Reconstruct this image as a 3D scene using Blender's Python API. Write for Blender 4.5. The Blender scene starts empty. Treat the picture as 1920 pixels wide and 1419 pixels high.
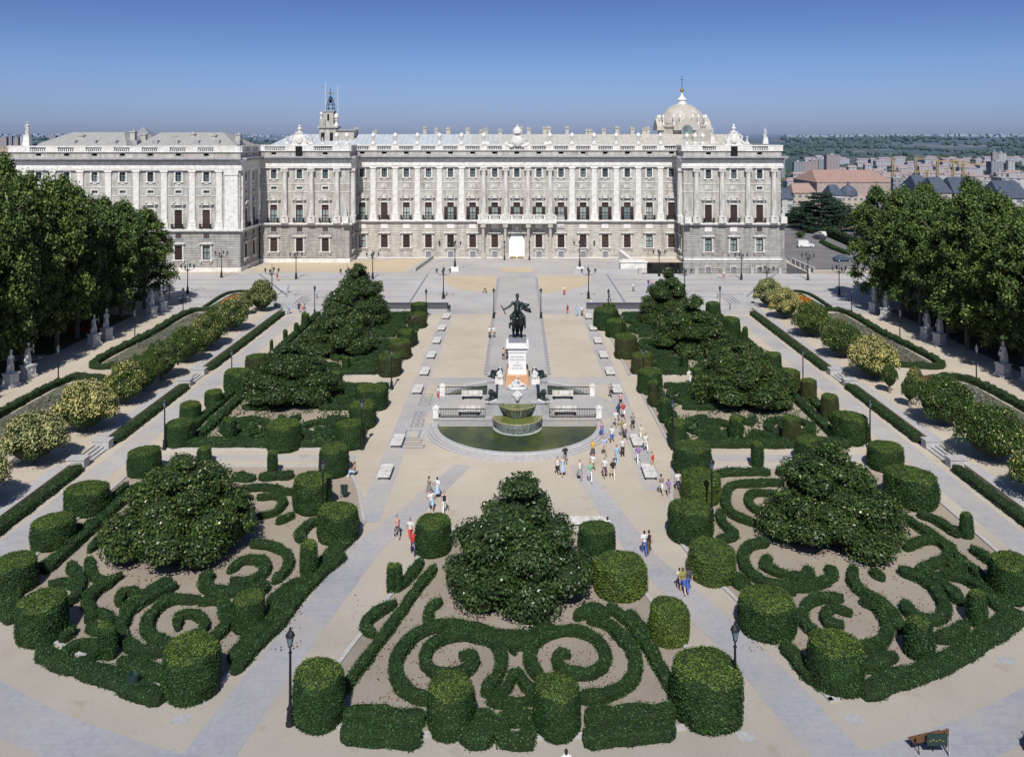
import bpy, math, random
import numpy as np
from mathutils import Matrix, Vector
R = np.random.default_rng(7)
random.seed(7)
SC = bpy.context.scene
COL = SC.collection
PI = math.pi
# ------------------------------------------------------------------ camera calibration
CAMH, FPX, VX, HY = 30.0, 1600.0, 970.0, 252.0
def W(x, y, z=0.0):
    """point of the place that the photograph shows at pixel (x, y), lying at height z"""
    Y = FPX * (CAMH - z) / (y - HY)
    return ((x - VX) * Y / FPX, Y)
def zA(x, y, z=0.55): return W(x / 2.637, 820 + y / 2.637, z)
def zB(x, y, z=0.55): return W(500 + x / 2.561, 860 + y / 2.561, z)
def zC(x, y, z=0.55): return W(1180 + x / 2.493, 820 + y / 2.493, z)

# ------------------------------------------------------------------ materials
def _nt(name):
    m = bpy.data.materials.new(name); m.use_nodes = True
    nt = m.node_tree; b = nt.nodes['Principled BSDF']
    return m, nt, b
def ramp(nt, fac, stops):
    r = nt.nodes.new('ShaderNodeValToRGB')
    el = r.color_ramp.elements
    while len(el) < len(stops): el.new(0.5)
    for e, (p, c) in zip(el, stops): e.position = p; e.color = (*c, 1)
    nt.links.new(fac, r.inputs[0]); return r.outputs[0]
def noise(nt, scale, detail=4, coord=None, vec_scale=None, rough=0.6):
    n = nt.nodes.new('ShaderNodeTexNoise'); n.inputs['Scale'].default_value = scale
    n.inputs['Detail'].default_value = detail; n.inputs['Roughness'].default_value = rough
    if coord is None:
        tc = nt.nodes.new('ShaderNodeTexCoord'); coord = tc.outputs['Object']
    if vec_scale:
        mp = nt.nodes.new('ShaderNodeMapping'); mp.inputs['Scale'].default_value = vec_scale
        nt.links.new(coord, mp.inputs[0]); coord = mp.outputs[0]
    nt.links.new(coord, n.inputs['Vector']); return n.outputs['Fac']
def mixc(nt, fac, a, b, mode='MIX'):
    m = nt.nodes.new('ShaderNodeMix'); m.data_type = 'RGBA'; m.blend_type = mode
    for s, v in ((m.inputs[0], fac), (m.inputs[6], a), (m.inputs[7], b)):
        if isinstance(v, (int, float)): s.default_value = v
        elif isinstance(v, tuple): s.default_value = (*v, 1)
        else: nt.links.new(v, s)
    return m.outputs[2]
def math_(nt, op, a, b=None):
    m = nt.nodes.new('ShaderNodeMath'); m.operation = op
    for i, v in enumerate((a, b)):
        if v is None: continue
        if isinstance(v, (int, float)): m.inputs[i].default_value = v
        else: nt.links.new(v, m.inputs[i])
    return m.outputs[0]
def bump(nt, b, h, strength, dist=0.05):
    n = nt.nodes.new('ShaderNodeBump'); n.inputs['Strength'].default_value = strength
    n.inputs['Distance'].default_value = dist
    nt.links.new(h, n.inputs['Height']); nt.links.new(n.outputs[0], b.inputs['Normal'])
def xyz(nt):
    tc = nt.nodes.new('ShaderNodeTexCoord'); s = nt.nodes.new('ShaderNodeSeparateXYZ')
    nt.links.new(tc.outputs['Object'], s.inputs[0]); return s.outputs, tc.outputs['Object']

def pm(name, c1, c2=None, scale=4.0, rough=0.85, metal=0.0, bmp=0.0, stain=None, vs=None, spec=0.3):
    m, nt, b = _nt(name)
    c2 = c2 or tuple(v * 0.75 for v in c1)
    f = noise(nt, scale, 6, vec_scale=vs)
    col = ramp(nt, f, [(0.3, c2), (0.7, c1)])
    if stain:
        f2 = noise(nt, stain[0], 5, vec_scale=stain[2] if len(stain) > 2 else None)
        k = ramp(nt, f2, [(0.42, (1, 1, 1)), (0.72, stain[1])])
        col = mixc(nt, 1.0, col, k, 'MULTIPLY')
    nt.links.new(col, b.inputs['Base Color'])
    b.inputs['Roughness'].default_value = rough; b.inputs['Metallic'].default_value = metal
    b.inputs['Specular IOR Level'].default_value = spec
    if bmp: bump(nt, b, f, bmp)
    return m
def leafm(name, stops, trans=0.0, rough=0.55, brown=False):
    """leaf cards: every leaf (mesh island) takes its own green"""
    m, nt, b = _nt(name)
    g = nt.nodes.new('ShaderNodeNewGeometry')
    c = ramp(nt, g.outputs['Random Per Island'], stops)
    f = noise(nt, 0.8, 4)
    k = ramp(nt, f, [(0.32, (0.58, 0.60, 0.66)), (0.68, (1.28, 1.22, 1.05))])
    c = mixc(nt, 1.0, c, k, 'MULTIPLY')
    oi = nt.nodes.new('ShaderNodeObjectInfo')
    k2 = ramp(nt, oi.outputs['Random'], [(0.0, (0.86, 0.9, 0.95)), (1.0, (1.14, 1.08, 0.9))])
    c = mixc(nt, 1.0, c, k2, 'MULTIPLY')
    if brown:
        f3 = noise(nt, 0.9, 4, rough=.7); k3 = ramp(nt, f3, [(0.60, (0, 0, 0)), (0.70, (.6, .6, .6))])
        c = mixc(nt, k3, c, (0.085, 0.072, 0.03))
    nt.links.new(c, b.inputs['Base Color'])
    b.inputs['Roughness'].default_value = rough
    b.inputs['Specular IOR Level'].default_value = 0.25
    return m
def rusticated(name, c1, c2, groove=0.5, course=0.5):
    """coursed ashlar: dark joints every course, staggered vertical joints, stains"""
    m, nt, b = _nt(name)
    o, co = xyz(nt)
    f = noise(nt, 1.2, 6, co); col = ramp(nt, f, [(0.3, c2), (0.7, c1)])
    z = math_(nt, 'FRACT', math_(nt, 'MULTIPLY', math_(nt, 'ADD', o[2], 10.0), 1.0 / course))
    g = math_(nt, 'LESS_THAN', z, 0.2)
    g = math_(nt, 'MULTIPLY', g, groove)
    col = mixc(nt, g, col, (0.06, 0.055, 0.05))
    f3 = noise(nt, 0.8, 5, co, (0.5, 0.5, 2.5))
    k3 = ramp(nt, f3, [(0.35, (0.8, 0.8, 0.82)), (0.65, (1.1, 1.08, 1.03))])
    col = mixc(nt, 1.0, col, k3, 'MULTIPLY')
    f2 = noise(nt, 0.6, 5, co, (1.6, 1.6, 0.25)); k = ramp(nt, f2, [(0.45, (1, 1, 1)), (0.75, (0.62, 0.6, 0.58))])
    col = mixc(nt, 1.0, col, k, 'MULTIPLY')
    nt.links.new(col, b.inputs['Base Color']); b.inputs['Roughness'].default_value = 0.9
    b.inputs['Specular IOR Level'].default_value = 0.15
    bump(nt, b, math_(nt, 'SUBTRACT', 1.0, g), 0.6, 0.08)
    return m
def paving(name, c1, c2, sx, sy, mortar=(0.2, 0.2, 0.22), msize=0.02, big=0.08):
    m, nt, b = _nt(name)
    tc = nt.nodes.new('ShaderNodeTexCoord')
    br = nt.nodes.new('ShaderNodeTexBrick'); nt.links.new(tc.outputs['Object'], br.inputs['Vector'])
    br.inputs['Scale'].default_value = 1.0; br.inputs['Brick Width'].default_value = sx
    br.inputs['Row Height'].default_value = sy; br.inputs['Mortar Size'].default_value = msize
    br.inputs['Color1'].default_value = (*c1, 1); br.inputs['Color2'].default_value = (*c2, 1)
    br.inputs['Mortar'].default_value = (*mortar, 1)
    f = noise(nt, big, 6, tc.outputs['Object']); k = ramp(nt, f, [(0.3, (0.8, 0.8, 0.82)), (0.7, (1.12, 1.12, 1.1))])
    col = mixc(nt, 1.0, br.outputs['Color'], k, 'MULTIPLY')
    f2 = noise(nt, 3.0, 6, tc.outputs['Object']); k2 = ramp(nt, f2, [(0.3, (0.88, 0.88, 0.88)), (0.7, (1.08, 1.08, 1.08))])
    col = mixc(nt, 1.0, col, k2, 'MULTIPLY')
    f4 = noise(nt, 0.5, 8, tc.outputs['Object'], rough=0.75); k4 = ramp(nt, f4, [(0.6, (1, 1, 1)), (0.76, (0.72, 0.71, 0.7))])
    col = mixc(nt, 1.0, col, k4, 'MULTIPLY')
    f5 = noise(nt, 0.22, 8, tc.outputs['Object'], rough=0.7); k5 = ramp(nt, f5, [(0.42, (0, 0, 0)), (0.66, (.75, .75, .75))])
    col = mixc(nt, k5, col, (0.46, 0.405, 0.33))
    gy_ = nt.nodes.new('ShaderNodeSeparateXYZ'); nt.links.new(tc.outputs['Object'], gy_.inputs[0]); kn = ramp(nt, math_(nt, 'MULTIPLY', gy_.outputs[1], 0.01), [(0.38, (.70, .74, .84)), (0.78, (1, 1, 1))]); col = mixc(nt, 1.0, col, kn, 'MULTIPLY')  # exposure fall-off painted into the slabs: darker and bluer towards the camera
    nt.links.new(col, b.inputs['Base Color']); b.inputs['Roughness'].default_value = 0.85
    b.inputs['Specular IOR Level'].default_value = 0.2
    return m
def sandy(name, c1, c2, c3):
    m, nt, b = _nt(name)
    o, co = xyz(nt)
    f = noise(nt, 0.09, 8, co, rough=0.65); col = ramp(nt, f, [(0.28, c2), (0.5, c1), (0.75, c3)])
    f2 = noise(nt, 6.0, 8, co, rough=0.8); k = ramp(nt, f2, [(0.3, (0.9, 0.9, 0.9)), (0.7, (1.07, 1.07, 1.07))])
    col = mixc(nt, 1.0, col, k, 'MULTIPLY')
    f3 = noise(nt, 0.45, 9, co, rough=0.7); k = ramp(nt, f3, [(0.58, (1, 1, 1)), (0.72, (0.8, 0.76, 0.72))])
    col = mixc(nt, 1.0, col, k, 'MULTIPLY')
    kn = ramp(nt, math_(nt, 'MULTIPLY', o[1], 0.01), [(0.38, (.68, .72, .80)), (0.80, (1, 1, 1))]); col = mixc(nt, 1.0, col, kn, 'MULTIPLY')  # nearer ground dimmed and cooled in its colour, imitating exposure fall-off
    nt.links.new(col, b.inputs['Base Color']); b.inputs['Roughness'].default_value = 0.95
    b.inputs['Specular IOR Level'].default_value = 0.1
    bump(nt, b, f2, 0.25, 0.02)
    return m
def cloth_mat(name, rough=0.8):
    """colour comes from the object's own colour, so that garments can share meshes"""
    m, nt, b = _nt(name)
    oi = nt.nodes.new('ShaderNodeObjectInfo')
    f = noise(nt, 30, 3); k = ramp(nt, f, [(0.3, (0.8, 0.8, 0.8)), (0.7, (1.1, 1.1, 1.1))])
    nt.links.new(mixc(nt, 1.0, oi.outputs['Color'], k, 'MULTIPLY'), b.inputs['Base Color'])
    b.inputs['Roughness'].default_value = rough; return m
def vary(m, lo, hi):
    """each object takes its own brightness"""
    nt = m.node_tree; b = nt.nodes['Principled BSDF']; l = b.inputs['Base Color'].links[0].from_socket
    oi = nt.nodes.new('ShaderNodeObjectInfo'); k = ramp(nt, oi.outputs['Random'], [(0, lo), (1, hi)])
    nt.links.new(mixc(nt, 1.0, l, k, 'MULTIPLY'), b.inputs['Base Color'])
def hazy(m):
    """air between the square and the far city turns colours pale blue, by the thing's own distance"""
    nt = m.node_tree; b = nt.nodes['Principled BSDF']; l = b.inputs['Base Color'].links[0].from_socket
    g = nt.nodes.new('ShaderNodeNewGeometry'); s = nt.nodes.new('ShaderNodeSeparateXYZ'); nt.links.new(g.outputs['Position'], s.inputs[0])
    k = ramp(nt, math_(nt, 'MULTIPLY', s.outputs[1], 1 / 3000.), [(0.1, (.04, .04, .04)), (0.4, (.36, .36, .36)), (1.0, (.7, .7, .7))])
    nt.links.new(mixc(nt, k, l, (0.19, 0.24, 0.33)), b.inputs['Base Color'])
def stripe_mat(name, c1, c2, per):
    m, nt, b = _nt(name)
    o, co = xyz(nt)
    z = math_(nt, 'FRACT', math_(nt, 'MULTIPLY', o[2], 1 / per))
    nt.links.new(mixc(nt, math_(nt, 'LESS_THAN', z, 0.5), c1, c2), b.inputs['Base Color'])
    return m
M = {}
M['stone_white'] = pm('white_limestone', (0.70, 0.68, 0.635), (0.54, 0.52, 0.485), 1.5, stain=(0.9, (0.55, 0.53, 0.5), (2.2, 2.2, 0.3)), bmp=0.1)
M['stone_bright'] = pm('clean_white_stone', (0.79, 0.775, 0.735), (0.64, 0.625, 0.59), 2.0, stain=(1.2, (0.74, 0.72, 0.68)))
M['stone_wall'] = pm('warm_grey_granite_wall', (0.53, 0.505, 0.46), (0.39, 0.37, 0.335), 1.1, stain=(0.7, (0.6, 0.58, 0.55), (1.8, 1.8, 0.35)), bmp=0.1)
M['rust'] = rusticated('rusticated_granite', (0.60, 0.57, 0.515), (0.47, 0.445, 0.40))
M['rust_dark'] = rusticated('rusticated_granite_grey', (0.47, 0.455, 0.43), (0.33, 0.32, 0.305), 0.65)
M['stone_grey'] = pm('grey_granite', (0.42, 0.42, 0.42), (0.32, 0.32, 0.33), 3.0, stain=(0.8, (0.7, 0.7, 0.7)))
M['stone_dark'] = pm('dark_granite', (0.10, 0.10, 0.12), (0.07, 0.07, 0.08), 3.0)
M['shutter'] = pm('dark_brown_shutter', (0.075, 0.048, 0.04), (0.045, 0.03, 0.026), 3.0, 0.6, vs=(1, 1, 8))
M['slatted'] = pm('grey_brown_blind', (0.15, 0.12, 0.105), (0.09, 0.07, 0.065), 5.0, 0.7, vs=(6, 1, 0.3))
M['black_hole'] = pm('dark_interior', (0.012, 0.012, 0.014), (0.008, 0.008, 0.01))
M['iron'] = pm('black_cast_iron', (0.025, 0.026, 0.03), (0.014, 0.015, 0.018), 8, 0.45, 0.3)
M['frame_white'] = pm('pale_window_joinery', (0.5, 0.49, 0.45), None, 8, 0.6)
def glass():
    m, nt, b = _nt('window_glass')
    f = noise(nt, 0.9, 3); c = ramp(nt, f, [(0.35, (0.05, 0.075, 0.085)), (0.65, (0.20, 0.26, 0.27))])
    nt.links.new(c, b.inputs['Base Color']); b.inputs['Roughness'].default_value = 0.12
    b.inputs['Specular IOR Level'].default_value = 0.7; return m
M['glass'] = glass()
M['curtain'] = pm('glass_with_pale_curtain', (0.36, 0.42, 0.42), (0.16, 0.22, 0.23), 1.6, 0.2, spec=0.6)
vary(M['glass'], (.5, .5, .5), (1.6, 1.5, 1.4)); vary(M['curtain'], (.6, .65, .65), (1.4, 1.3, 1.2)); vary(M['shutter'], (.55, .55, .55), (1.15, 1.05, 1.0)); vary(M['slatted'], (.7, .7, .7), (1.3, 1.2, 1.1))
M['roof_blue'] = pm('weathered_lead_roof', (0.46, 0.53, 0.58), (0.40, 0.45, 0.47), 0.25, 0.6, bmp=0.0, stain=(0.4, (0.8, 0.8, 0.75)))
def roofm():
    m, nt, b = _nt('seamed_metal_roof')
    o, co = xyz(nt)
    f = noise(nt, 0.12, 3, co, (1, 0.2, 1))
    xs = math_(nt, 'ADD', math_(nt, 'MULTIPLY', o[0], 0.02), 0.63)
    t = math_(nt, 'ADD', xs, math_(nt, 'MULTIPLY', math_(nt, 'SUBTRACT', f, 0.5), 0.8))
    col = ramp(nt, t, [(0.3, (0.44, 0.475, 0.50)), (0.42, (0.47, 0.49, 0.49)), (0.5, (0.44, 0.44, 0.41)), (1.0, (0.48, 0.45, 0.39))])
    fx = math_(nt, 'LESS_THAN', math_(nt, 'FRACT', math_(nt, 'MULTIPLY', o[0], 0.8)), 0.12)
    col = mixc(nt, math_(nt, 'MULTIPLY', fx, 0.35), col, (0.22, 0.22, 0.22))
    f2 = noise(nt, 0.9, 6, co); k = ramp(nt, f2, [(0.3, (0.8, 0.8, 0.8)), (0.7, (1.1, 1.1, 1.1))])
    col = mixc(nt, 1.0, col, k, 'MULTIPLY')
    nt.links.new(col, b.inputs['Base Color']); b.inputs['Roughness'].default_value = 0.6
    return m
M['roof'] = roofm()
M['roof_tan'] = pm('beige_zinc_roof', (0.37, 0.36, 0.34), (0.27, 0.265, 0.255), 0.8, 0.6, vs=(3, 0.6, 1))
M['dome'] = pm('dome_stone', (0.52, 0.49, 0.43), (0.42, 0.395, 0.345), 0.9, stain=(0.5, (0.75, 0.73, 0.7), (1.5, 1.5, 0.3)))
M['gold'] = pm('gilded_metal', (0.55, 0.42, 0.16), (0.4, 0.3, 0.1), 5, 0.35, 0.8)
M['bronze'] = pm('green_black_bronze', (0.055, 0.075, 0.075), (0.02, 0.028, 0.03), 5, 0.42, 0.5)
M['statue'] = pm('weathered_white_statue_stone', (0.62, 0.61, 0.58), (0.42, 0.42, 0.42), 3.5, bmp=0.3)
M['terracotta'] = pm('orange_ochre_stone', (0.60, 0.34, 0.18), (0.50, 0.27, 0.14), 2)
M['inscription'] = pm('inscription_grey', (0.30, 0.29, 0.28), None, 5)
M['shaft'] = pm('clean_white_marble', (0.76, 0.75, 0.73), (0.68, 0.67, 0.65), 1.5)
M['falls'] = pm('thin_falling_water', (0.55, 0.58, 0.55), (0.25, 0.29, 0.27), 3.0, 0.2, spec=0.6)
M['canvas'] = pm('white_canvas', (0.80, 0.80, 0.79), (0.76, 0.76, 0.75), 0.5, 0.9)
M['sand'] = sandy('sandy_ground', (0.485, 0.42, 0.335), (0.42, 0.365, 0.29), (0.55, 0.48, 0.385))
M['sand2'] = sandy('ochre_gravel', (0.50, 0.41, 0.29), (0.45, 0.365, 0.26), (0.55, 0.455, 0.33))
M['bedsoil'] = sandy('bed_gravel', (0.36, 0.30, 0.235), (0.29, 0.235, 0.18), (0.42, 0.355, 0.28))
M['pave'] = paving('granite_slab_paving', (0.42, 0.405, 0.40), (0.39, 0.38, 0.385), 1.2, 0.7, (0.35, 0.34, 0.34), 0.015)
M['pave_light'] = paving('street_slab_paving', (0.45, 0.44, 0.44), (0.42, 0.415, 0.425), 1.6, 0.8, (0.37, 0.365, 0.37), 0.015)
M['pave_dark'] = pm('dark_paving_band', (0.25, 0.25, 0.28), (0.20, 0.2, 0.23), 2)
M['asphalt'] = pm('asphalt', (0.21, 0.20, 0.20), (0.15, 0.145, 0.15), 0.15, stain=(0.35, (0.8, 0.78, 0.76)))
M['kerb'] = pm('kerb_granite', (0.46, 0.45, 0.44), (0.34, 0.33, 0.33), 3)
M['lawn'] = pm('lawn_grass', (0.075, 0.115, 0.03), (0.04, 0.07, 0.018), 0.5, bmp=0.5, stain=(3.0, (0.7, 0.7, 0.6)))
M['soil'] = pm('planting_soil', (0.15, 0.14, 0.10), (0.07, 0.085, 0.045), 1.2, bmp=0.4)
M['bark'] = pm('mottled_bark', (0.22, 0.19, 0.15), (0.10, 0.085, 0.07), 3.5, bmp=0.5)
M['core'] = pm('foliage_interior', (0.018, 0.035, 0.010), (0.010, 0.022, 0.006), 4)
M['leaf_hedge'] = leafm('box_hedge_leaves', [(0.0, (0.012, 0.040, 0.013)), (0.5, (0.026, 0.074, 0.021)), (1.0, (0.055, 0.12, 0.034))])
M['leaf_top'] = leafm('pale_clipped_leaves', [(0.0, (0.045, 0.088, 0.018)), (0.5, (0.08, 0.138, 0.026)), (1.0, (0.13, 0.185, 0.045))])  # lighter, yellower green than the sides; covers topiary tops and the bright ones
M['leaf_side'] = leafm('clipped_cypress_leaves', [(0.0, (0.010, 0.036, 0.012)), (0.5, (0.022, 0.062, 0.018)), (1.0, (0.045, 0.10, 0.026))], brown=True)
M['leaf_brown'] = leafm('browned_clipped_leaves', [(0.0, (0.03, 0.042, 0.016)), (0.5, (0.055, 0.065, 0.024)), (1.0, (0.10, 0.095, 0.04))])
M['leaf_mag'] = leafm('magnolia_leaves', [(0.0, (0.014, 0.034, 0.010)), (0.5, (0.034, 0.070, 0.018)), (0.85, (0.07, 0.115, 0.03)), (1.0, (0.13, 0.15, 0.06))], rough=0.38)
M['leaf_plane'] = leafm('plane_tree_leaves', [(0.0, (0.028, 0.058, 0.016)), (0.5, (0.070, 0.125, 0.032)), (1.0, (0.16, 0.22, 0.06))])
M['leaf_lig'] = leafm('glossy_privet_leaves', [(0.0, (0.02, 0.045, 0.012)), (0.5, (0.04, 0.08, 0.018)), (1.0, (0.09, 0.14, 0.03))], rough=0.4)
M['leaf_cedar'] = leafm('cedar_needles', [(0.0, (0.012, 0.030, 0.022)), (0.6, (0.028, 0.058, 0.040)), (1.0, (0.055, 0.09, 0.055))])
M['blossom_cream'] = leafm('cream_blossom', [(0.0, (0.28, 0.27, 0.10)), (0.5, (0.42, 0.39, 0.17)), (1.0, (0.56, 0.52, 0.28))])
M['blossom_white'] = leafm('white_blossom', [(0.0, (0.62, 0.6, 0.5)), (1.0, (0.8, 0.78, 0.7))])
M['litter'] = leafm('dry_fallen_leaves', [(0.0, (0.10, 0.05, 0.03)), (0.5, (0.18, 0.10, 0.06)), (1.0, (0.28, 0.18, 0.11))])
M['lavender'] = leafm('grey_lavender', [(0.0, (0.08, 0.09, 0.07)), (0.5, (0.15, 0.15, 0.15)), (1.0, (0.22, 0.20, 0.25))])
M['flower_orange'] = leafm('orange_bedding_flowers', [(0.0, (0.5, 0.12, 0.02)), (1.0, (0.62, 0.25, 0.04))])
M['flower_red'] = leafm('red_bedding_flowers', [(0.0, (0.4, 0.015, 0.02)), (1.0, (0.6, 0.04, 0.03))])
M['skin'] = cloth_mat('skin', 0.55)
M['cloth'] = cloth_mat('cloth', 0.85)
M['stripe_blue'] = stripe_mat('blue_striped_knit', (0.6, 0.62, 0.66), (0.12, 0.2, 0.45), 0.13)
M['stripe_dark'] = stripe_mat('dark_striped_knit', (0.5, 0.45, 0.4), (0.02, 0.02, 0.025), 0.16)
M['wood'] = pm('varnished_slats', (0.17, 0.08, 0.04), (0.10, 0.05, 0.025), 4, 0.6, vs=(1, 8, 8))
M['carpaint'] = cloth_mat('car_paint', 0.3)
M['tyre'] = pm('rubber', (0.02, 0.02, 0.02))
M['lampglass'] = pm('grey_lantern_glass', (0.16, 0.20, 0.24), (0.08, 0.11, 0.14), 6, 0.15, spec=0.8)
M['binmat'] = pm('dark_green_bin', (0.02, 0.045, 0.04), None, 5, 0.5)
def waterm():
    m, nt, b = _nt('green_pool_water')
    o, co = xyz(nt)
    f = noise(nt, 0.25, 4, co, (1.0, 0.7, 1)); 
    c = ramp(nt, f, [(0.35, (0.012, 0.032, 0.022)), (0.5, (0.045, 0.065, 0.016)), (0.65, (0.11, 0.12, 0.03))])
    nt.links.new(c, b.inputs['Base Color']); b.inputs['Roughness'].default_value = 0.15
    b.inputs['Specular IOR Level'].default_value = 0.3
    f2 = noise(nt, 2.6, 6, co, (1, 1.8, 1), .7); bump(nt, b, f2, 0.9, 0.10)
    return m
M['water'] = waterm()
M['waterfall'] = pm('streaked_falling_water', (0.27, 0.32, 0.28), (0.012, 0.022, 0.02), 3.0, 0.25, vs=(4.5, 4.5, 0.12), spec=0.6)
M['moss'] = pm('mossy_bowl_stone', (0.36, 0.30, 0.16), (0.17, 0.17, 0.06), 2.5, 0.5)
M['mosswater'] = pm('shallow_mossy_water', (0.17, 0.18, 0.05), (0.09, 0.12, 0.03), 2, 0.15)

# ------------------------------------------------------------------ scene graph
def link(o, parent=None):
    COL.objects.link(o)
    if parent is not None: o.parent = parent
    return o
def tag(o, label=None, cat=None, group=None, kind=None):
    if label: o['label'] = label
    if cat: o['category'] = cat
    if group: o['group'] = group
    if kind: o['kind'] = kind
    return o
def empty(name, label, cat, loc=(0, 0, 0), rz=0.0, group=None, scale=None):
    o = bpy.data.objects.new(name, None); o.empty_display_size = 0.3
    link(o); o.location = loc; o.rotation_euler = (0, 0, rz)
    if scale: o.scale = scale if isinstance(scale, tuple) else (scale,) * 3
    return tag(o, label, cat, group)
def obj(name, me, mats=None, parent=None, loc=(0, 0, 0), rz=0.0, scale=None):
    o = bpy.data.objects.new(name, me)
    if mats is not None and len(me.materials) == 0:
        for mm in (mats if isinstance(mats, (list, tuple)) else [mats]): me.materials.append(mm)
    o.location = loc; o.rotation_euler = (0, 0, rz)
    if scale: o.scale = scale if isinstance(scale, tuple) else (scale,) * 3
    return link(o, parent)
def copy_tree(o, parent=None):
    c = o.copy(); COL.objects.link(c); c.parent = parent
    for ch in list(o.children): copy_tree(ch, c)
    return c
def struct(name, me, m): return tag(obj(name, me, m), kind='structure')

def mesh_np(name, parts, smooth=False):
    """parts: (V (n,3), F (m,k), material index)"""
    VV, LL, LS, LT, MI, SM = [], [], [], [], [], []
    off = 0; lo = 0
    for p in parts:
        V, F = np.asarray(p[0], dtype=np.float32).reshape(-1, 3), np.asarray(p[1], dtype=np.int32)
        if len(F) == 0: continue
        mi = p[2] if len(p) > 2 else 0
        sm = p[3] if len(p) > 3 else smooth
        k = F.shape[1]
        VV.append(V); LL.append((F + off).ravel())
        LS.append(lo + np.arange(len(F), dtype=np.int32) * k); LT.append(np.full(len(F), k, np.int32))
        MI.append(np.full(len(F), mi, np.int32)); SM.append(np.full(len(F), sm, bool))
        off += len(V); lo += F.size
    me = bpy.data.meshes.new(name)
    V = np.concatenate(VV); L = np.concatenate(LL).astype(np.int32); S = np.concatenate(LS); T = np.concatenate(LT)
    me.vertices.add(len(V)); me.vertices.foreach_set('co', V.ravel())
    me.loops.add(len(L)); me.loops.foreach_set('vertex_index', L)
    me.polygons.add(len(S)); me.polygons.foreach_set('loop_start', S)
    try: me.polygons.foreach_set('loop_total', T)
    except Exception: pass
    me.polygons.foreach_set('material_index', np.concatenate(MI))
    me.polygons.foreach_set('use_smooth', np.concatenate(SM))
    me.update(calc_edges=True); me.validate()
    return me

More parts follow.
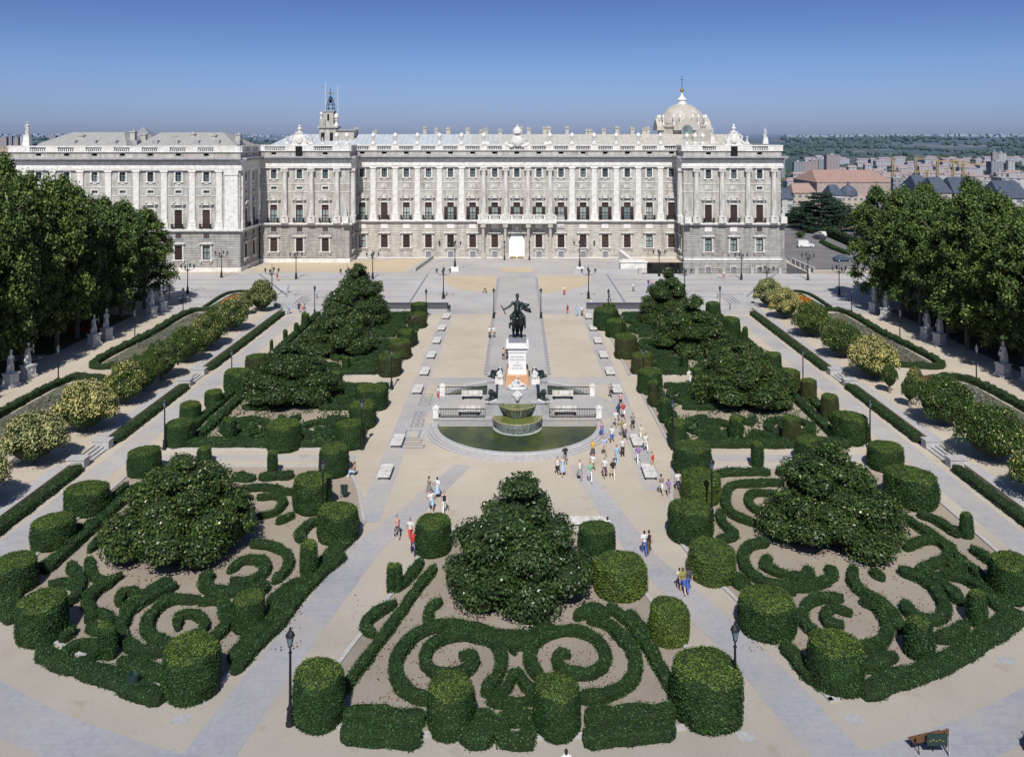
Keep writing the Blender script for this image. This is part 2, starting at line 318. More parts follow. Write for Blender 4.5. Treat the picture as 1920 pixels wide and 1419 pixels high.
class MB:
    """collects boxes, tubes, lathes and prisms for one mesh"""
    def __init__(s, mat=None): s.v = []; s.f = []; s.T = mat or Matrix.Identity(4)
    def add(s, vs, fs):
        o = len(s.v)
        for v in vs: s.v.append(tuple(s.T @ Vector(v)))
        for f in fs: s.f.append([i + o for i in f])
        return s
    def box(s, x0, x1, y0, y1, z0, z1, tx=0.0, ty=0.0):
        """tx, ty: inset of the top"""
        vs = [(x0, y0, z0), (x1, y0, z0), (x1, y1, z0), (x0, y1, z0), (x0 + tx, y0 + ty, z1), (x1 - tx, y0 + ty, z1), (x1 - tx, y1 - ty, z1), (x0 + tx, y1 - ty, z1)]
        return s.add(vs, [(0, 3, 2, 1), (4, 5, 6, 7), (0, 1, 5, 4), (1, 2, 6, 5), (2, 3, 7, 6), (3, 0, 4, 7)])
    def bx(s, cx, cy, cz, sx, sy, sz): return s.box(cx - sx / 2, cx + sx / 2, cy - sy / 2, cy + sy / 2, cz, cz + sz)
    def lathe(s, cx, cy, prof, n=12, a0=0.0, a1=2 * PI, cap=True):
        """prof: (radius, z) from bottom to top"""
        full = abs(a1 - a0 - 2 * PI) < 1e-6; m = n if full else n + 1
        vs = []; fs = []
        for r, z in prof:
            for i in range(m):
                a = a0 + (a1 - a0) * i / n; vs.append((cx + r * math.cos(a), cy + r * math.sin(a), z))
        for j in range(len(prof) - 1):
            for i in range(n):
                k = (i + 1) % m; fs.append((j * m + i, j * m + k, (j + 1) * m + k, (j + 1) * m + i))
        if cap:
            fs.append(tuple(range(m - 1, -1, -1))); fs.append(tuple((len(prof) - 1) * m + i for i in range(m)))
        return s.add(vs, fs)
    def tube(s, pts, rad, n=6):
        if not isinstance(rad, (list, tuple)): rad = [rad] * len(pts)
        P = [Vector(p) for p in pts]; vs = []; fs = []
        for i, p in enumerate(P):
            d = (P[min(i + 1, len(P) - 1)] - P[max(i - 1, 0)]); d = d.normalized() if d.length > 1e-6 else Vector((0, 0, 1))
            a = Vector((0, 0, 1)) if abs(d.z) < 0.9 else Vector((1, 0, 0))
            u = d.cross(a).normalized(); w = d.cross(u)
            for k in range(n):
                t = 2 * PI * k / n; vs.append(tuple(p + (u * math.cos(t) + w * math.sin(t)) * rad[i]))
        for i in range(len(P) - 1):
            for k in range(n):
                q = (k + 1) % n; fs.append((i * n + k, i * n + q, (i + 1) * n + q, (i + 1) * n + k))
        fs.append(tuple(range(n))); fs.append(tuple(range(len(P) * n - 1, (len(P) - 1) * n - 1, -1)))
        return s.add(vs, fs)
    def ball(s, c, r, n=8, m=5):
        rx, ry, rz = r if isinstance(r, tuple) else (r, r, r)
        vs = [(c[0], c[1], c[2] - rz)]; fs = []
        for j in range(1, m):
            t = -PI / 2 + PI * j / m
            for i in range(n):
                a = 2 * PI * i / n; vs.append((c[0] + rx * math.cos(t) * math.cos(a), c[1] + ry * math.cos(t) * math.sin(a), c[2] + rz * math.sin(t)))
        vs.append((c[0], c[1], c[2] + rz)); L = len(vs) - 1
        for i in range(n):
            k = (i + 1) % n; fs.append((0, 1 + k, 1 + i)); fs.append((L, L - n + i, L - n + k))
            for j in range(m - 2): fs.append((1 + j * n + i, 1 + j * n + k, 1 + (j + 1) * n + k, 1 + (j + 1) * n + i))
        return s.add(vs, fs)
    def prism(s, poly, z0, z1):
        """flat polygon (x, y) raised from z0 to z1, counter-clockwise"""
        n = len(poly)
        vs = [(x, y, z0) for x, y in poly] + [(x, y, z1) for x, y in poly]
        fs = [tuple(range(n - 1, -1, -1)), tuple(range(n, 2 * n))] + [(i, (i + 1) % n, n + (i + 1) % n, n + i) for i in range(n)]
        return s.add(vs, fs)
    def prism_y(s, poly, y0, y1):
        """polygon (x, z) extruded along y"""
        n = len(poly)
        vs = [(x, y0, z) for x, z in poly] + [(x, y1, z) for x, z in poly]
        fs = [tuple(range(n)), tuple(range(2 * n - 1, n - 1, -1))] + [(i, n + i, n + (i + 1) % n, (i + 1) % n) for i in range(n)]
        return s.add(vs, fs)
    def quad(s, a, b, c, d): return s.add([a, b, c, d], [(0, 1, 2, 3)])
    def mesh(s, name, smooth=False):
        me = bpy.data.meshes.new(name); me.from_pydata(s.v, [], s.f)
        if smooth: me.polygons.foreach_set('use_smooth', [True] * len(me.polygons))
        me.update(); return me
    def build(s, name, m, parent=None, smooth=False, loc=(0, 0, 0), rz=0.0): return obj(name, s.mesh(name, smooth), m, parent, loc, rz)

def remesh(mb, name, voxel, smooth_it=2):
    """fuse overlapping tubes and balls into one continuous surface"""
    me = mb.mesh(name); o = bpy.data.objects.new(name, me); COL.objects.link(o)
    md = o.modifiers.new('r', 'REMESH'); md.mode = 'VOXEL'; md.voxel_size = voxel; md.use_smooth_shade = True
    if smooth_it:
        sm = o.modifiers.new('s', 'SMOOTH'); sm.iterations = smooth_it; sm.factor = 0.5
    dg = bpy.context.evaluated_depsgraph_get(); ev = o.evaluated_get(dg)
    out = bpy.data.meshes.new_from_object(ev); bpy.data.objects.remove(o); bpy.data.meshes.remove(me)
    out.name = name; out.polygons.foreach_set('use_smooth', [True] * len(out.polygons)); return out

def leaves(P, N, size, jitter=0.7, aspect=0.6, rng=R):
    """one small quad per point, facing roughly along N"""
    n = len(P)
    N = N + rng.normal(0, jitter, (n, 3)); N /= np.linalg.norm(N, axis=1, keepdims=True) + 1e-9
    A = rng.normal(0, 1, (n, 3)); U = np.cross(N, A); U /= np.linalg.norm(U, axis=1, keepdims=True) + 1e-9
    Vv = np.cross(N, U); s = (size * rng.uniform(0.6, 1.35, n))[:, None] * 0.5
    U = U * s; Vv = Vv * s * aspect
    Q = np.stack([P - U - Vv * 0.5, P + U * 0.1 - Vv, P + U + Vv * 0.4, P - U * 0.2 + Vv], 1).reshape(-1, 3)
    F = np.arange(n * 4, dtype=np.int32).reshape(-1, 4)
    return Q, F

# ------------------------------------------------------------------ camera, sky, sun
cam = bpy.data.cameras.new('camera'); co_ = bpy.data.objects.new('camera', cam); COL.objects.link(co_)
co_.location = (0, 0, CAMH); co_.rotation_euler = (PI / 2, 0, 0)
cam.sensor_width = 36.0; cam.lens = FPX / 1920 * 36
cam.shift_x = -(VX - 960) / 1920; cam.shift_y = -(709.5 - HY) / 1920
cam.clip_start = 1.0; cam.clip_end = 60000
SC.camera = co_
SUN = Vector((0.05, 1.0, -1.12)).normalized()
sl = bpy.data.lights.new('sun', 'SUN'); sl.energy = 4.9; sl.angle = math.radians(0.5); sl.color = (1.0, 0.97, 0.92)
so = bpy.data.objects.new('sun', sl); COL.objects.link(so); so.rotation_euler = SUN.to_track_quat('-Z', 'Y').to_euler()
so.location = (0, -50, 120)
w = bpy.data.worlds.new('World'); SC.world = w; w.use_nodes = True
nt = w.node_tree; bg = nt.nodes['Background']
sky = nt.nodes.new('ShaderNodeTexSky'); sky.sky_type = 'NISHITA'; sky.sun_disc = False
sky.sun_elevation = math.asin(-SUN.z); sky.sun_rotation = PI + math.atan2(0.05, 1.0)
sky.air_density = 1.0; sky.dust_density = 0.6; sky.ozone_density = 2.0
tc = nt.nodes.new('ShaderNodeTexCoord'); sp = nt.nodes.new('ShaderNodeSeparateXYZ')
nt.links.new(tc.outputs['Generated'], sp.inputs[0])
tint = ramp(nt, sp.outputs[2], [(0.0, (0.68, 0.85, 1.58)), (0.016, (0.66, 0.84, 1.58)), (0.042, (0.64, 0.83, 1.50)), (0.079, (0.61, 0.79, 1.36)), (0.12, (0.52, 0.66, 1.18)), (0.16, (0.47, 0.58, 1.06)), (0.4, (0.7, 0.85, 1.15)), (1.0, (.9, .95, 1.05))])
nt.links.new(mixc(nt, 1.0, sky.outputs[0], tint, 'MULTIPLY'), bg.inputs[0])
bg.inputs[1].default_value = 0.068
SC.view_settings.view_transform = 'Standard'; SC.view_settings.look = 'None'; SC.view_settings.exposure = 0
ORD = ['first', 'second', 'third', 'fourth', 'fifth', 'sixth', 'seventh', 'eighth', 'ninth', 'tenth', 'eleventh', 'twelfth', 'thirteenth', 'fourteenth', 'fifteenth', 'sixteenth', 'seventeenth']
# ================================================================== PALACE
pal = empty('royal_palace', 'long white and grey stone palace with pilasters, balustrade and dome across the background', 'palace')
def sub(mesh, mats, parent, **k): return obj(mesh.name, mesh, mats, parent, **k)
def wall_holes(mb, u0, u1, z0, z1, holes, depth=0.5, y=0.0):
    us = sorted({u0, u1, *[h[0] for h in holes], *[h[1] for h in holes]})
    zs = sorted({z0, z1, *[h[2] for h in holes], *[h[3] for h in holes]})
    us = [u for u in us if u0 <= u <= u1]; zs = [z for z in zs if z0 <= z <= z1]
    for i in range(len(us) - 1):
        for j in range(len(zs) - 1):
            cu, cz = (us[i] + us[i + 1]) / 2, (zs[j] + zs[j + 1]) / 2
            if any(h[0] < cu < h[1] and h[2] < cz < h[3] for h in holes): continue
            mb.quad((us[i], y, zs[j]), (us[i + 1], y, zs[j]), (us[i + 1], y, zs[j + 1]), (us[i], y, zs[j + 1]))
    for a, b, c, d in holes:
        mb.quad((a, y, c), (b, y, c), (b, y + depth, c), (a, y + depth, c)); mb.quad((a, y, d), (a, y + depth, d), (b, y + depth, d), (b, y, d))
        mb.quad((a, y, c), (a, y + depth, c), (a, y + depth, d), (a, y, d)); mb.quad((b, y, c), (b, y, d), (b, y + depth, d), (b, y + depth, c))
        mb.quad((a - .02, y + depth, c - .02), (b + .02, y + depth, c - .02), (b + .02, y + depth, d + .02), (a - .02, y + depth, d + .02))
def surround(w, h, t=0.28, d=0.12, sill=True, ears=False):
    m = MB()
    m.box(-w / 2 - t, -w / 2, -d, 0.05, 0, h); m.box(w / 2, w / 2 + t, -d, 0.05, 0, h)
    m.box(-w / 2 - t - (.1 if ears else 0), w / 2 + t + (.1 if ears else 0), -d - .01, 0.05, h, h + t)
    if sill: m.box(-w / 2 - t - .1, w / 2 + t + .1, -d - .12, 0.05, -0.22, 0)
    return m
def pane_mesh(w, h, nx, nz, name='pane'):
    m = MB(); m.quad((-w / 2, .34, 0), (w / 2, .34, 0), (w / 2, .34, h), (-w / 2, .34, h)); return m.mesh(name)
def bars_mesh(w, h, nx, nz, name='glazing_bars', t=.09):
    m = MB()
    for i in range(nx + 1):
        x = -w / 2 + w * i / nx; x = min(max(x, -w / 2 + t / 2), w / 2 - t / 2); m.box(x - t / 2, x + t / 2, .27, .33, 0, h)
    for j in range(nz + 1):
        z = min(max(h * j / nz, t / 2), h - t / 2); m.box(-w / 2, w / 2, .262, .325, z - t / 2, z + t / 2)
    return m.mesh(name)
ms = {}
AW, AH = 1.3, 2.05
m = surround(AW, AH, .3, .14, True, True); m.prism_y([(-.7, -.22), (.7, -.22), (.35, -.5), (0, -.6), (-.35, -.5)][::-1], -.14, .05); ms['attic'] = m.mesh('attic_window')
ms['attic_pane'] = pane_mesh(AW, AH, 2, 2); ms['attic_bars'] = bars_mesh(AW, AH, 2, 2)
m = surround(1.35, .75, .2, .1, True); ms['mezz'] = m.mesh('mezzanine_window')
ms['mezz_pane'] = pane_mesh(1.35, .75, 2, 1); ms['mezz_bars'] = bars_mesh(1.35, .75, 2, 1, t=.08)
m = MB(); m.box(-.8, .8, -.1, .05, 0, .85, .05, 0); m.box(-.55, .55, -.16, -.09, .2, .65); m.box(-1.1, 1.1, -.06, .04, .88, .98); ms['mezz_panel'] = m.mesh('blank_panel')
BW, BH = 1.62, 4.35
m = surround(BW, BH - .3, .32, .16, False, True); ms['balcony'] = m.mesh('balcony_window')
m = MB()
m.box(-1.5, 1.5, -.55, .05, 0, .2); m.prism_y([(-1.6, .2), (-.55, .75), (-.35, .62), (-1.2, .2)], -.62, .05); m.prism_y([(1.2, .2), (.35, .62), (.55, .75), (1.6, .2)], -.62, .05)
m.prism_y([(-.6, .2), (.6, .2), (.5, .8), (.2, 1.05), (-.2, 1.05), (-.5, .8)], -.45, .05)
m.box(-1.1, -.8, -.3, .05, -.5, 0); m.box(.8, 1.1, -.3, .05, -.5, 0)
ms['ped'] = m.mesh('pediment')
m = MB()
for i in range(15): x = -1.4 + .2 * i; m.box(x - .025, x + .025, -.82, -.77, 0.1, 1.0)
m.box(-1.45, 1.45, -.84, -.75, .95, 1.03); m.box(-1.45, 1.45, -.84, -.75, .05, .12)
m.box(-1.45, -1.40, -.75, 0, .95, 1.02); m.box(1.40, 1.45, -.75, 0, .95, 1.02)
for x in (-1.2, 1.2, -1.0, 1.0): m.box(x - .09, x + .09, -.86, -.74, .1, .95)
ms['rail'] = m.mesh('balcony_railing')
m = MB(); m.box(-BW / 2, BW / 2, .2, .33, 0, BH)
for j in range(3): m.box(-BW / 2 + .12, -.07, .15, .21, .2 + j * 1.4, 1.45 + j * 1.4); m.box(.07, BW / 2 - .12, .15, .21, .2 + j * 1.4, 1.45 + j * 1.4)
ms['shut_closed'] = m.mesh('shutter')
m = MB(); m.box(-BW / 2, BW / 2, .2, .33, 3.05, BH); ms['transom'] = m.mesh('transom_shutter')
for s in (-1, 1):
    m = MB(); a, b = sorted((s * BW / 2, s * (BW / 2 + .72))); m.box(a, b, -.26, -.19, .05, 3.05)
    for j in range(2): m.box(a + .1, b - .1, -.29, -.25, .2 + j * 1.45, 1.5 + j * 1.45)
    ms['shut_open%d' % s] = m.mesh('shutter')
ms['bal_pane'] = pane_mesh(BW, BH, 2, 3); ms['bal_bars'] = bars_mesh(BW, 3.05, 2, 2, t=.14)
m = surround(1.35, 1.05, .18, .06, True); ms['small'] = m.mesh('entresol_window')
m = MB(); m.box(-.7, .7, .1, .3, 0, 1.05)
for j in range(5): m.box(-.62, .62, .06, .12, .1 + j * .19, .2 + j * .19)
ms['small_blind'] = m.mesh('blind')
m = MB(); m.box(-.85, .85, -.05, .04, 0, 1.1); ms['small_panel'] = m.mesh('blank_panel')
GW, GH = 1.62, 3.1
m = surround(GW, GH, .34, .12, False); m.box(-1.5, 1.5, -.5, .05, GH + .34, GH + .5); m.box(-1.35, 1.35, -.42, .05, GH + .5, GH + .66, .1, 0)
m.box(-1.45, 1.45, -.42, .05, -.25, 0); m.box(-1.3, -1.0, -.34, .05, -.6, -.25); m.box(1.0, 1.3, -.34, .05, -.6, -.25); m.box(-.9, .9, -.1, .05, -.75, -.25)
ms['ground'] = m.mesh('ground_floor_window')
m = MB(); m.box(-GW / 2, GW / 2, .15, .33, 0, GH)
for i in range(6): x = -GW / 2 + .12 + i * .27; m.box(x - .03, x + .03, .06, .15, .05, GH - .05)
for j in range(4): m.box(-GW / 2, GW / 2, .05, .09, .4 + j * .75, .46 + j * .75)
ms['g_shut'] = m.mesh('shutter')
ms['g_pane'] = pane_mesh(GW, GH, 2, 2); ms['g_bars'] = bars_mesh(GW, GH, 2, 2, t=.14)
m = surround(1.25, 1.4, .2, .08, False); ms['base'] = m.mesh('basement_window')
m = MB(); m.box(-.63, .63, .1, .3, 0, 1.4)
for i in range(5): x = -.5 + .25 * i; m.box(x - .03, x + .03, .04, .1, 0, 1.4)
ms['grille'] = m.mesh('grille')
m = MB()
m.box(-.85, .85, -.42, .05, 9.3, 10.75); m.box(-.78, .78, -.48, .05, 10.75, 10.95); m.box(-.62, .62, -.34, .05, 10.95, 21.1)
m.box(-.66, .66, -.38, .05, 21.1, 21.25); m.box(-.62, .62, -.36, .05, 21.25, 21.75); m.box(-.82, .82, -.52, .05, 21.75, 22.08)
ms['pilaster'] = m.mesh('pilaster')
m = MB()
m.box(-.9, .9, -1.25, .05, 9.3, 10.7)
m.lathe(0, -.62, [(.8, 10.7), (.8, 10.85), (.66, 11.0), (.63, 11.2), (.62, 15), (.54, 21.0), (.6, 21.15), (.62, 21.35)], 14)
m.box(-.78, .78, -1.3, .05, 21.7, 22.05)
for s in (-1, 1): m.add(*(lambda q: ([(x + s * .62, y, z + 21.5) for x, y, z in q[0]], q[1]))(([(.26 * math.cos(t * PI / 4), yy, .26 * math.sin(t * PI / 4)) for yy in (-1.22, -.05) for t in range(8)], [(i, 8 + i, 8 + (i + 1) % 8, (i + 1) % 8) for i in range(8)] + [tuple(range(8)), tuple(range(15, 7, -1))])))
m.box(-.6, .6, -1.15, .05, 21.35, 21.7)
ms['column'] = m.mesh('column')

def place(key, mt, T, u, z, parent=pal, name=None):
    o = obj(name or ms[key].name, ms[key], mt, parent)
    o.matrix_local = T @ Matrix.Translation((u, 0, z)); return o
def childm(key, mt, parent, name=None): return obj(name or ms[key].name, ms[key], mt, parent)
def facade(T, u0, u1, bays, pil, cols=(), zb=0.0, rust='rust', open_=(), glassb=(), mezz=None, small=None, base=None, gopen=(), cap=None, wallm='stone_wall', rail_u=None, door=None, trees=None, broad=(), urn=(), dark=False):
    lo, up = [], []
    for k, u in enumerate(bays):
        up += [(u - AW / 2, u + AW / 2, 19.65, 19.65 + AH), (u - BW / 2, u + BW / 2, 9.45, 9.45 + BH)]
        if door == k: lo.append((u - 1.95, u + 1.95, zb, 5.9))
        else: lo.append((u - GW / 2, u + GW / 2, 2.6, 2.6 + GH))
        if mezz and mezz[k]: up.append((u - .675, u + .675, 17.0, 17.75))
        if small and small[k]: lo.append((u - .675, u + .675, 7.2, 8.25))
        if base and base[k] is not None: lo.append((u - .625, u + .625, base[k], base[k] + 1.4))
    m = MB(T); wall_holes(m, u0, u1, zb, 8.72, lo); m.build('rusticated_wall', M[rust], pal)
    m = MB(T); wall_holes(m, u0, u1, 9.25, 22.1, up); m.build('upper_wall', M[wallm], pal)
    # plinth, string course, sill bands, entablature
    m = MB(T)
    dr = [(bays[door] - 1.95, bays[door] + 1.95)] if door is not None else []
    seg = [(u0 - .06, u1 + .06)] if not dr else [(u0 - .06, dr[0][0]), (dr[0][1], u1 + .06)]
    hb = 0.65
    for a, b in seg:
        if base is None: MB(T).box(a, b, -.16, .02, zb, zb + .9).build('plinth', M['stone_bright'], pal)
        else: MB(T).box(a, b, -.14, .02, .02, .19).build('plinth', M['stone_bright'], pal)
    if base is not None and zb < 0: MB(T).box(u0 - .3, u1 + .3, -.3, .02, .5, 1.05).build('plinth_ledge', M['stone_bright'], pal)
    m.box(u0 - .25, u1 + .25, -.5, .02, 8.72, 8.95); m.box(u0 - .35, u1 + .35, -.68, .02, 8.95, 9.3)
    if not dark:
        for z_ in (18.35, 16.45): MB(T).box(u0, u1, -.1, .02, z_, z_ + .14).build('sill_band', M['stone_bright'], pal)
    m.build('string_course', M['stone_bright'], pal)
    m = MB(T)
    m.box(u0 - .4, u1 + .4, -.5, .02, 22.08, 22.4); m.box(u0 - .45, u1 + .45, -.56, .02, 22.4, 22.75)
    m.box(u0 - .38, u1 + .38, -.46, .02, 22.75, 23.85)
    m.box(u0 - .6, u1 + .6, -.75, .02, 23.85, 24.05); n = int((u1 - u0) / .6)
    for i in range(n): x = u0 + (i + .5) * (u1 - u0) / n; m.box(x - .14, x + .14, -.98, -.4, 24.05, 24.25)
    m.build('entablature', M['stone_bright'], pal)
    m = MB(T); m.box(u0 - .5, u1 + .5, -1.35, .02, 24.25, 24.5); m.box(u0 - .6, u1 + .6, -1.6, .02, 24.5, 24.85)
    m.build('cornice', M['stone_grey'], pal)
    # parapet with vents
    ph = [(u - .58, u + .58, 25.25, 25.75) for u in bays]
    m = MB(T); wall_holes(m, u0 - .1, u1 + .1, 24.85, 26.05, ph, .6, -.2); m.build('parapet', M['stone_wall'], pal)
    for u in bays:
        v = MB(T); v.box(u - .575, u + .575, .32, .38, 25.26, 25.74); v.build('parapet_vent', M['black_hole'], pal)
    # balustrade
    m = MB(T); m.box(u0 - .2, u1 + .2, -.5, .3, 26.05, 26.25); m.box(u0 - .2, u1 + .2, -.48, .28, 27.2, 27.45)
    ru = rail_u or [(u - 1.75, u + 1.75) for u in bays]
    edges = [u0 - .15] + [v for ab in ru for v in ab] + [u1 + .15]
    for i in range(0, len(edges), 2): m.box(edges[i], edges[i + 1], -.44, .24, 26.25, 27.2)
    for a, b in ru:
        n = int((b - a) / .4)
        for i in range(n):
            x = a + (i + .5) * (b - a) / n
            m.lathe(x, -.1, [(.09, 26.25), (.14, 26.5), (.06, 26.85), (.1, 27.2)], 5)
    m.build('balustrade', M['stone_bright'], pal)
    for u in pil: place('pilaster', M['stone_bright'], T, u, 0)
    for u in cols: place('column', M['stone_white'], T, u, 0)
    for u, wd in broad:
        m = MB(T); m.box(u - wd / 2 - .15, u + wd / 2 + .15, -.42, .02, 9.3, 10.75); m.box(u - wd / 2, u + wd / 2, -.34, .02, 10.75, 21.1)
        m.box(u - wd / 2 - .15, u + wd / 2 + .15, -.5, .02, 21.1, 22.08); m.build('corner_pier', M['stone_bright'], pal)
    for k, u in enumerate(bays):
        wn = place('attic', M['stone_bright'], T, u, 19.65); childm('attic_pane', M['glass'], wn); childm('attic_bars', M['frame_white'] if k % 3 else M['iron'], wn)
        if mezz and mezz[k]:
            wn = place('mezz', M['stone_bright'], T, u, 17.0); childm('mezz_pane', M['glass'], wn); childm('mezz_bars', M['frame_white'], wn)
        else: place('mezz_panel', M['stone_white'], T, u, 16.95)
        wn = place('balcony', M['stone_white'], T, u, 9.45)
        p = childm('ped', M['stone_grey'] if k % 2 else M['stone_white'], wn); p.location = (0, 0, BH + .75)
        if not (rail_u is None and door is not None and abs(k - door) <= 1): childm('rail', M['iron'], wn)
        if k in open_:
            childm('bal_pane', M['curtain'], wn); childm('bal_bars', M['iron'], wn); childm('transom', M['shutter'], wn)
            childm('shut_open-1', M['shutter'], wn); childm('shut_open1', M['shutter'], wn)
        elif k in glassb: childm('bal_pane', M['curtain'], wn); childm('bal_bars', M['shutter'], wn); childm('transom', M['shutter'], wn)
        else: childm('shut_closed', M['shutter'], wn)
        if small is not None:
            if small[k]: wn = place('small', M['stone_grey'], T, u, 7.2); childm('small_blind', M['slatted'], wn)
            else: place('small_panel', M['stone_bright'], T, u, 7.2)
        if door != k:
            wn = place('ground', M['stone_white'], T, u, 2.6)
            if k in gopen: childm('g_pane', M['curtain'] if k % 2 == 0 else M['glass'], wn); childm('g_bars', M['shutter'], wn)
            else: childm('g_shut', M['shutter'] if k % 2 else M['slatted'], wn)
            if base and base[k] is not None: wn = place('base', M['stone_white'], T, u, base[k]); childm('grille', M['pave_dark'] if base[k] > 0 else M['glass'], wn)
def TR(x, y, rz=0): return Matrix.Translation((x, y, 0)) @ Matrix.Rotation(rz, 4, 'Z')
YM, YP, YW = 206.9, 199.8, 186.4
SP = 5.353
xb = [k * SP - .13 for k in range(-7, 8)]
facade(TR(0, YM), -39.3, 38.9, xb, [x + SP / 2 for x in xb[:-1] if abs(x + SP / 2) > 8.5], [-.13 + s * SP for s in (-1.5, -.5, .5, 1.5)],
       zb=0.0, open_=range(4, 13), glassb=(3, 0, 13, 2), small=[0] * 15, base=[None] * 3 + [.2] * 4 + [None] + [.2] * 4 + [None, -2.4, -2.4], gopen=(0, 13), door=7)
m = MB(TR(0, YM)); wall_holes(m, 26, 38.9, -3.2, -.01, [(xb[13] - .625, xb[13] + .625, -2.4, -1.0), (xb[14] - .625, xb[14] + .625, -2.4, -1.0)]); m.build('area_wall', M['rust'], pal)
xr = [44.7, 50.65, 56.7]
facade(TR(0, YP), 38.9, 61.7, xr, [], [41.8, 47.8, 53.9, 59.9], zb=-3.2, rust='rust_dark', small=[0, 0, 1], mezz=[0, 0, 1], gopen=(0, 1, 2), base=[-2.4] * 3,
       rail_u=[(43.2, 46.4), (54.9, 58.6)])
m = MB(); m.box(61.7, 63.0, YP - .1, YP + 6, -3.2, .9); m.box(61.7, 62.5, YP - .1, YP + 6, .9, 8.7); m.box(61.7, 62.9, YP - .7, YP + 6, 8.72, 9.3)
m.build('corner_buttress', M['rust_dark'], pal)
xl = [-57, -51, -44.95]
facade(TR(0, YP), -60.2, -39.3, xl, [], [-54.3, -48.1, -42.1], zb=0.0, rust='rust_dark', small=[1, 1, 1], mezz=[1, 1, 1], glassb=(0, 1, 2), rail_u=[(-59, -54.2), (-47.6, -43.2)])
xw = [-67.9 - 6.1 * i for i in range(7)][::-1]
facade(TR(0, YW), -110.7, -60.5, xw, [x - 3.05 for x in xw] + [xw[-1] + 3.05 - .2], zb=0.0, rust='rust_dark', small=[1] * 7, mezz=[1] * 7, wallm='stone_wall', gopen=(6,), broad=((-62.4, 2.9),))
# side faces
facade(TR(-60.5, YW, PI / 2), .0, YP - YW, [3.6, 9.2], [1.2, 6.4, 12.2], zb=0.0, rust='rust_dark', small=[1, 1], mezz=[1, 1])
facade(TR(-39.3, YP, PI / 2), .0, YM - YP, [3.6], [6.2], [.9], zb=0.0, rust='rust_dark', small=[1], mezz=[1])
facade(TR(38.9, YM, -PI / 2), .0, YM - YP, [3.5], [.9], [6.2], zb=-3.2, rust='rust_dark', small=[1], mezz=[1], base=[-2.4])
facade(TR(61.7, YP, PI / 2), .0, 110, [4 + 6.1 * i for i in range(17)], [7 + 6.1 * i for i in range(17)], zb=-3.2, rust='rust_dark', small=[1] * 17, mezz=[1] * 17)
facade(TR(-110.7, 300, -PI / 2), .0, 300 - YW, [6 + 6.1 * i for i in range(17)], [3 + 6.1 * i for i in range(18)], zb=0, rust='rust_dark', small=[1] * 17, mezz=[1] * 17)
# projecting stone balcony over the entrance, on columns
m = MB(); y0 = YM - 2.6
m.box(-9.6, 9.4, y0, YM, 8.6, 9.45); m.box(-9.5, 9.3, y0 + .05, y0 + .35, 9.45, 9.62); m.box(-9.5, 9.3, y0 + .02, y0 + .38, 10.5, 10.72)
x = -9.4
while x < 9.2:
    m.box(x, x + .5, y0 + .08, y0 + .32, 9.62, 10.5)
    for j in range(6): m.lathe(x + .75 + j * .3, y0 + .2, [(.08, 9.62), (.13, 9.9), (.06, 10.2), (.09, 10.5)], 5)
    x += 2.62
m.build('stone_balcony', M['stone_bright'], pal)
for x in (-8.2, -2.9, 2.65, 7.95):
    m = MB(); m.box(x - .55, x + .55, YM - 2.3, YM - 1.2, 0, 1.3); m.lathe(x, YM - 1.75, [(.5, 1.3), (.42, 1.6), (.4, 3), (.34, 7.4), (.46, 7.7)], 12); m.box(x - .6, x + .6, YM - 2.4, YM, 7.7, 8.6)
    m.build('porch_column', M['rust'], pal)
g = MB(); g.prism_y([(-1.95, 0), (1.95, 0), (1.9, 4.2), (1.3, 5.6), (-1.3, 5.6), (-1.9, 4.2)], YM + .2, YM + .3)
gate = g.build('entrance_gate', M['canvas'], pal, loc=(-.13, 0, 0)); gate['label'] = 'tall white entrance gate covering'
for s in (-1, 1): g = MB(); g.bx(s * .95 - .13, YM - .3, .05, 1.5, .6, .35); g.build('gate_kerb', M['gold'], pal)
m = MB(); m.prism_y([(-2.9, 6.0), (2.7, 6.0), (2.5, 6.5), (1.2, 7.0), (.9, 8.2), (-1.1, 8.2), (-1.4, 7.0), (-2.7, 6.5)], YM - .5, YM)
for a in range(7): t = PI * (a + .5) / 7; m.tube([(-.1 + .5 * math.cos(t), YM - .6, 6.6 + .3 * math.sin(t)), (-.1 + 1.5 * math.cos(t), YM - .7, 6.6 + 1.2 * math.sin(t))], [.12, .05])
m.ball((-.1, YM - .8, 7.5), (.5, .3, .6)); m.build('door_ornament', M['stone_white'], pal)
# roofs
def hip(name, mt, x0, x1, y0, y1, z0, rx0, rx1, ry0, ry1, z1):
    m = MB(); m.add([(x0, y0, z0), (x1, y0, z0), (x1, y1, z0), (x0, y1, z0), (rx0, ry0, z1), (rx1, ry0, z1), (rx1, ry1, z1), (rx0, ry1, z1)],
                    [(0, 1, 5, 4), (1, 2, 6, 5), (2, 3, 7, 6), (3, 0, 4, 7), (4, 5, 6, 7), (0, 3, 2, 1)]); return m.build(name, M[mt], pal)
hip('roof', 'roof', -61, 58, 209.5, 230, 27.2, -57, 54, 217, 224, 30.0)
hip('roof', 'roof_tan', -109, -86.5, 189, 205, 27.0, -102, -90.3, 196, 199, 30.45)
hip('roof', 'roof_tan', -85.4, -61.8, 189, 205, 27.0, -81.8, -67.6, 196, 199, 30.4)
m = MB(); m.box(-60.2, -39.4, YP + .6, 300, 24.85, 26.6); m.box(39, 61.5, YP + .6, 300, 24.85, 26.6); m.box(-39.4, 39, YM + .5, 300, 24.86, 26.6); m.build('roof_terrace', M['roof_tan'], pal); m = MB(); m.box(-110.5, -60.7, YW + .6, 300, 24.85, 26.4); m.build('roof_terrace', M['roof_tan'], pal)
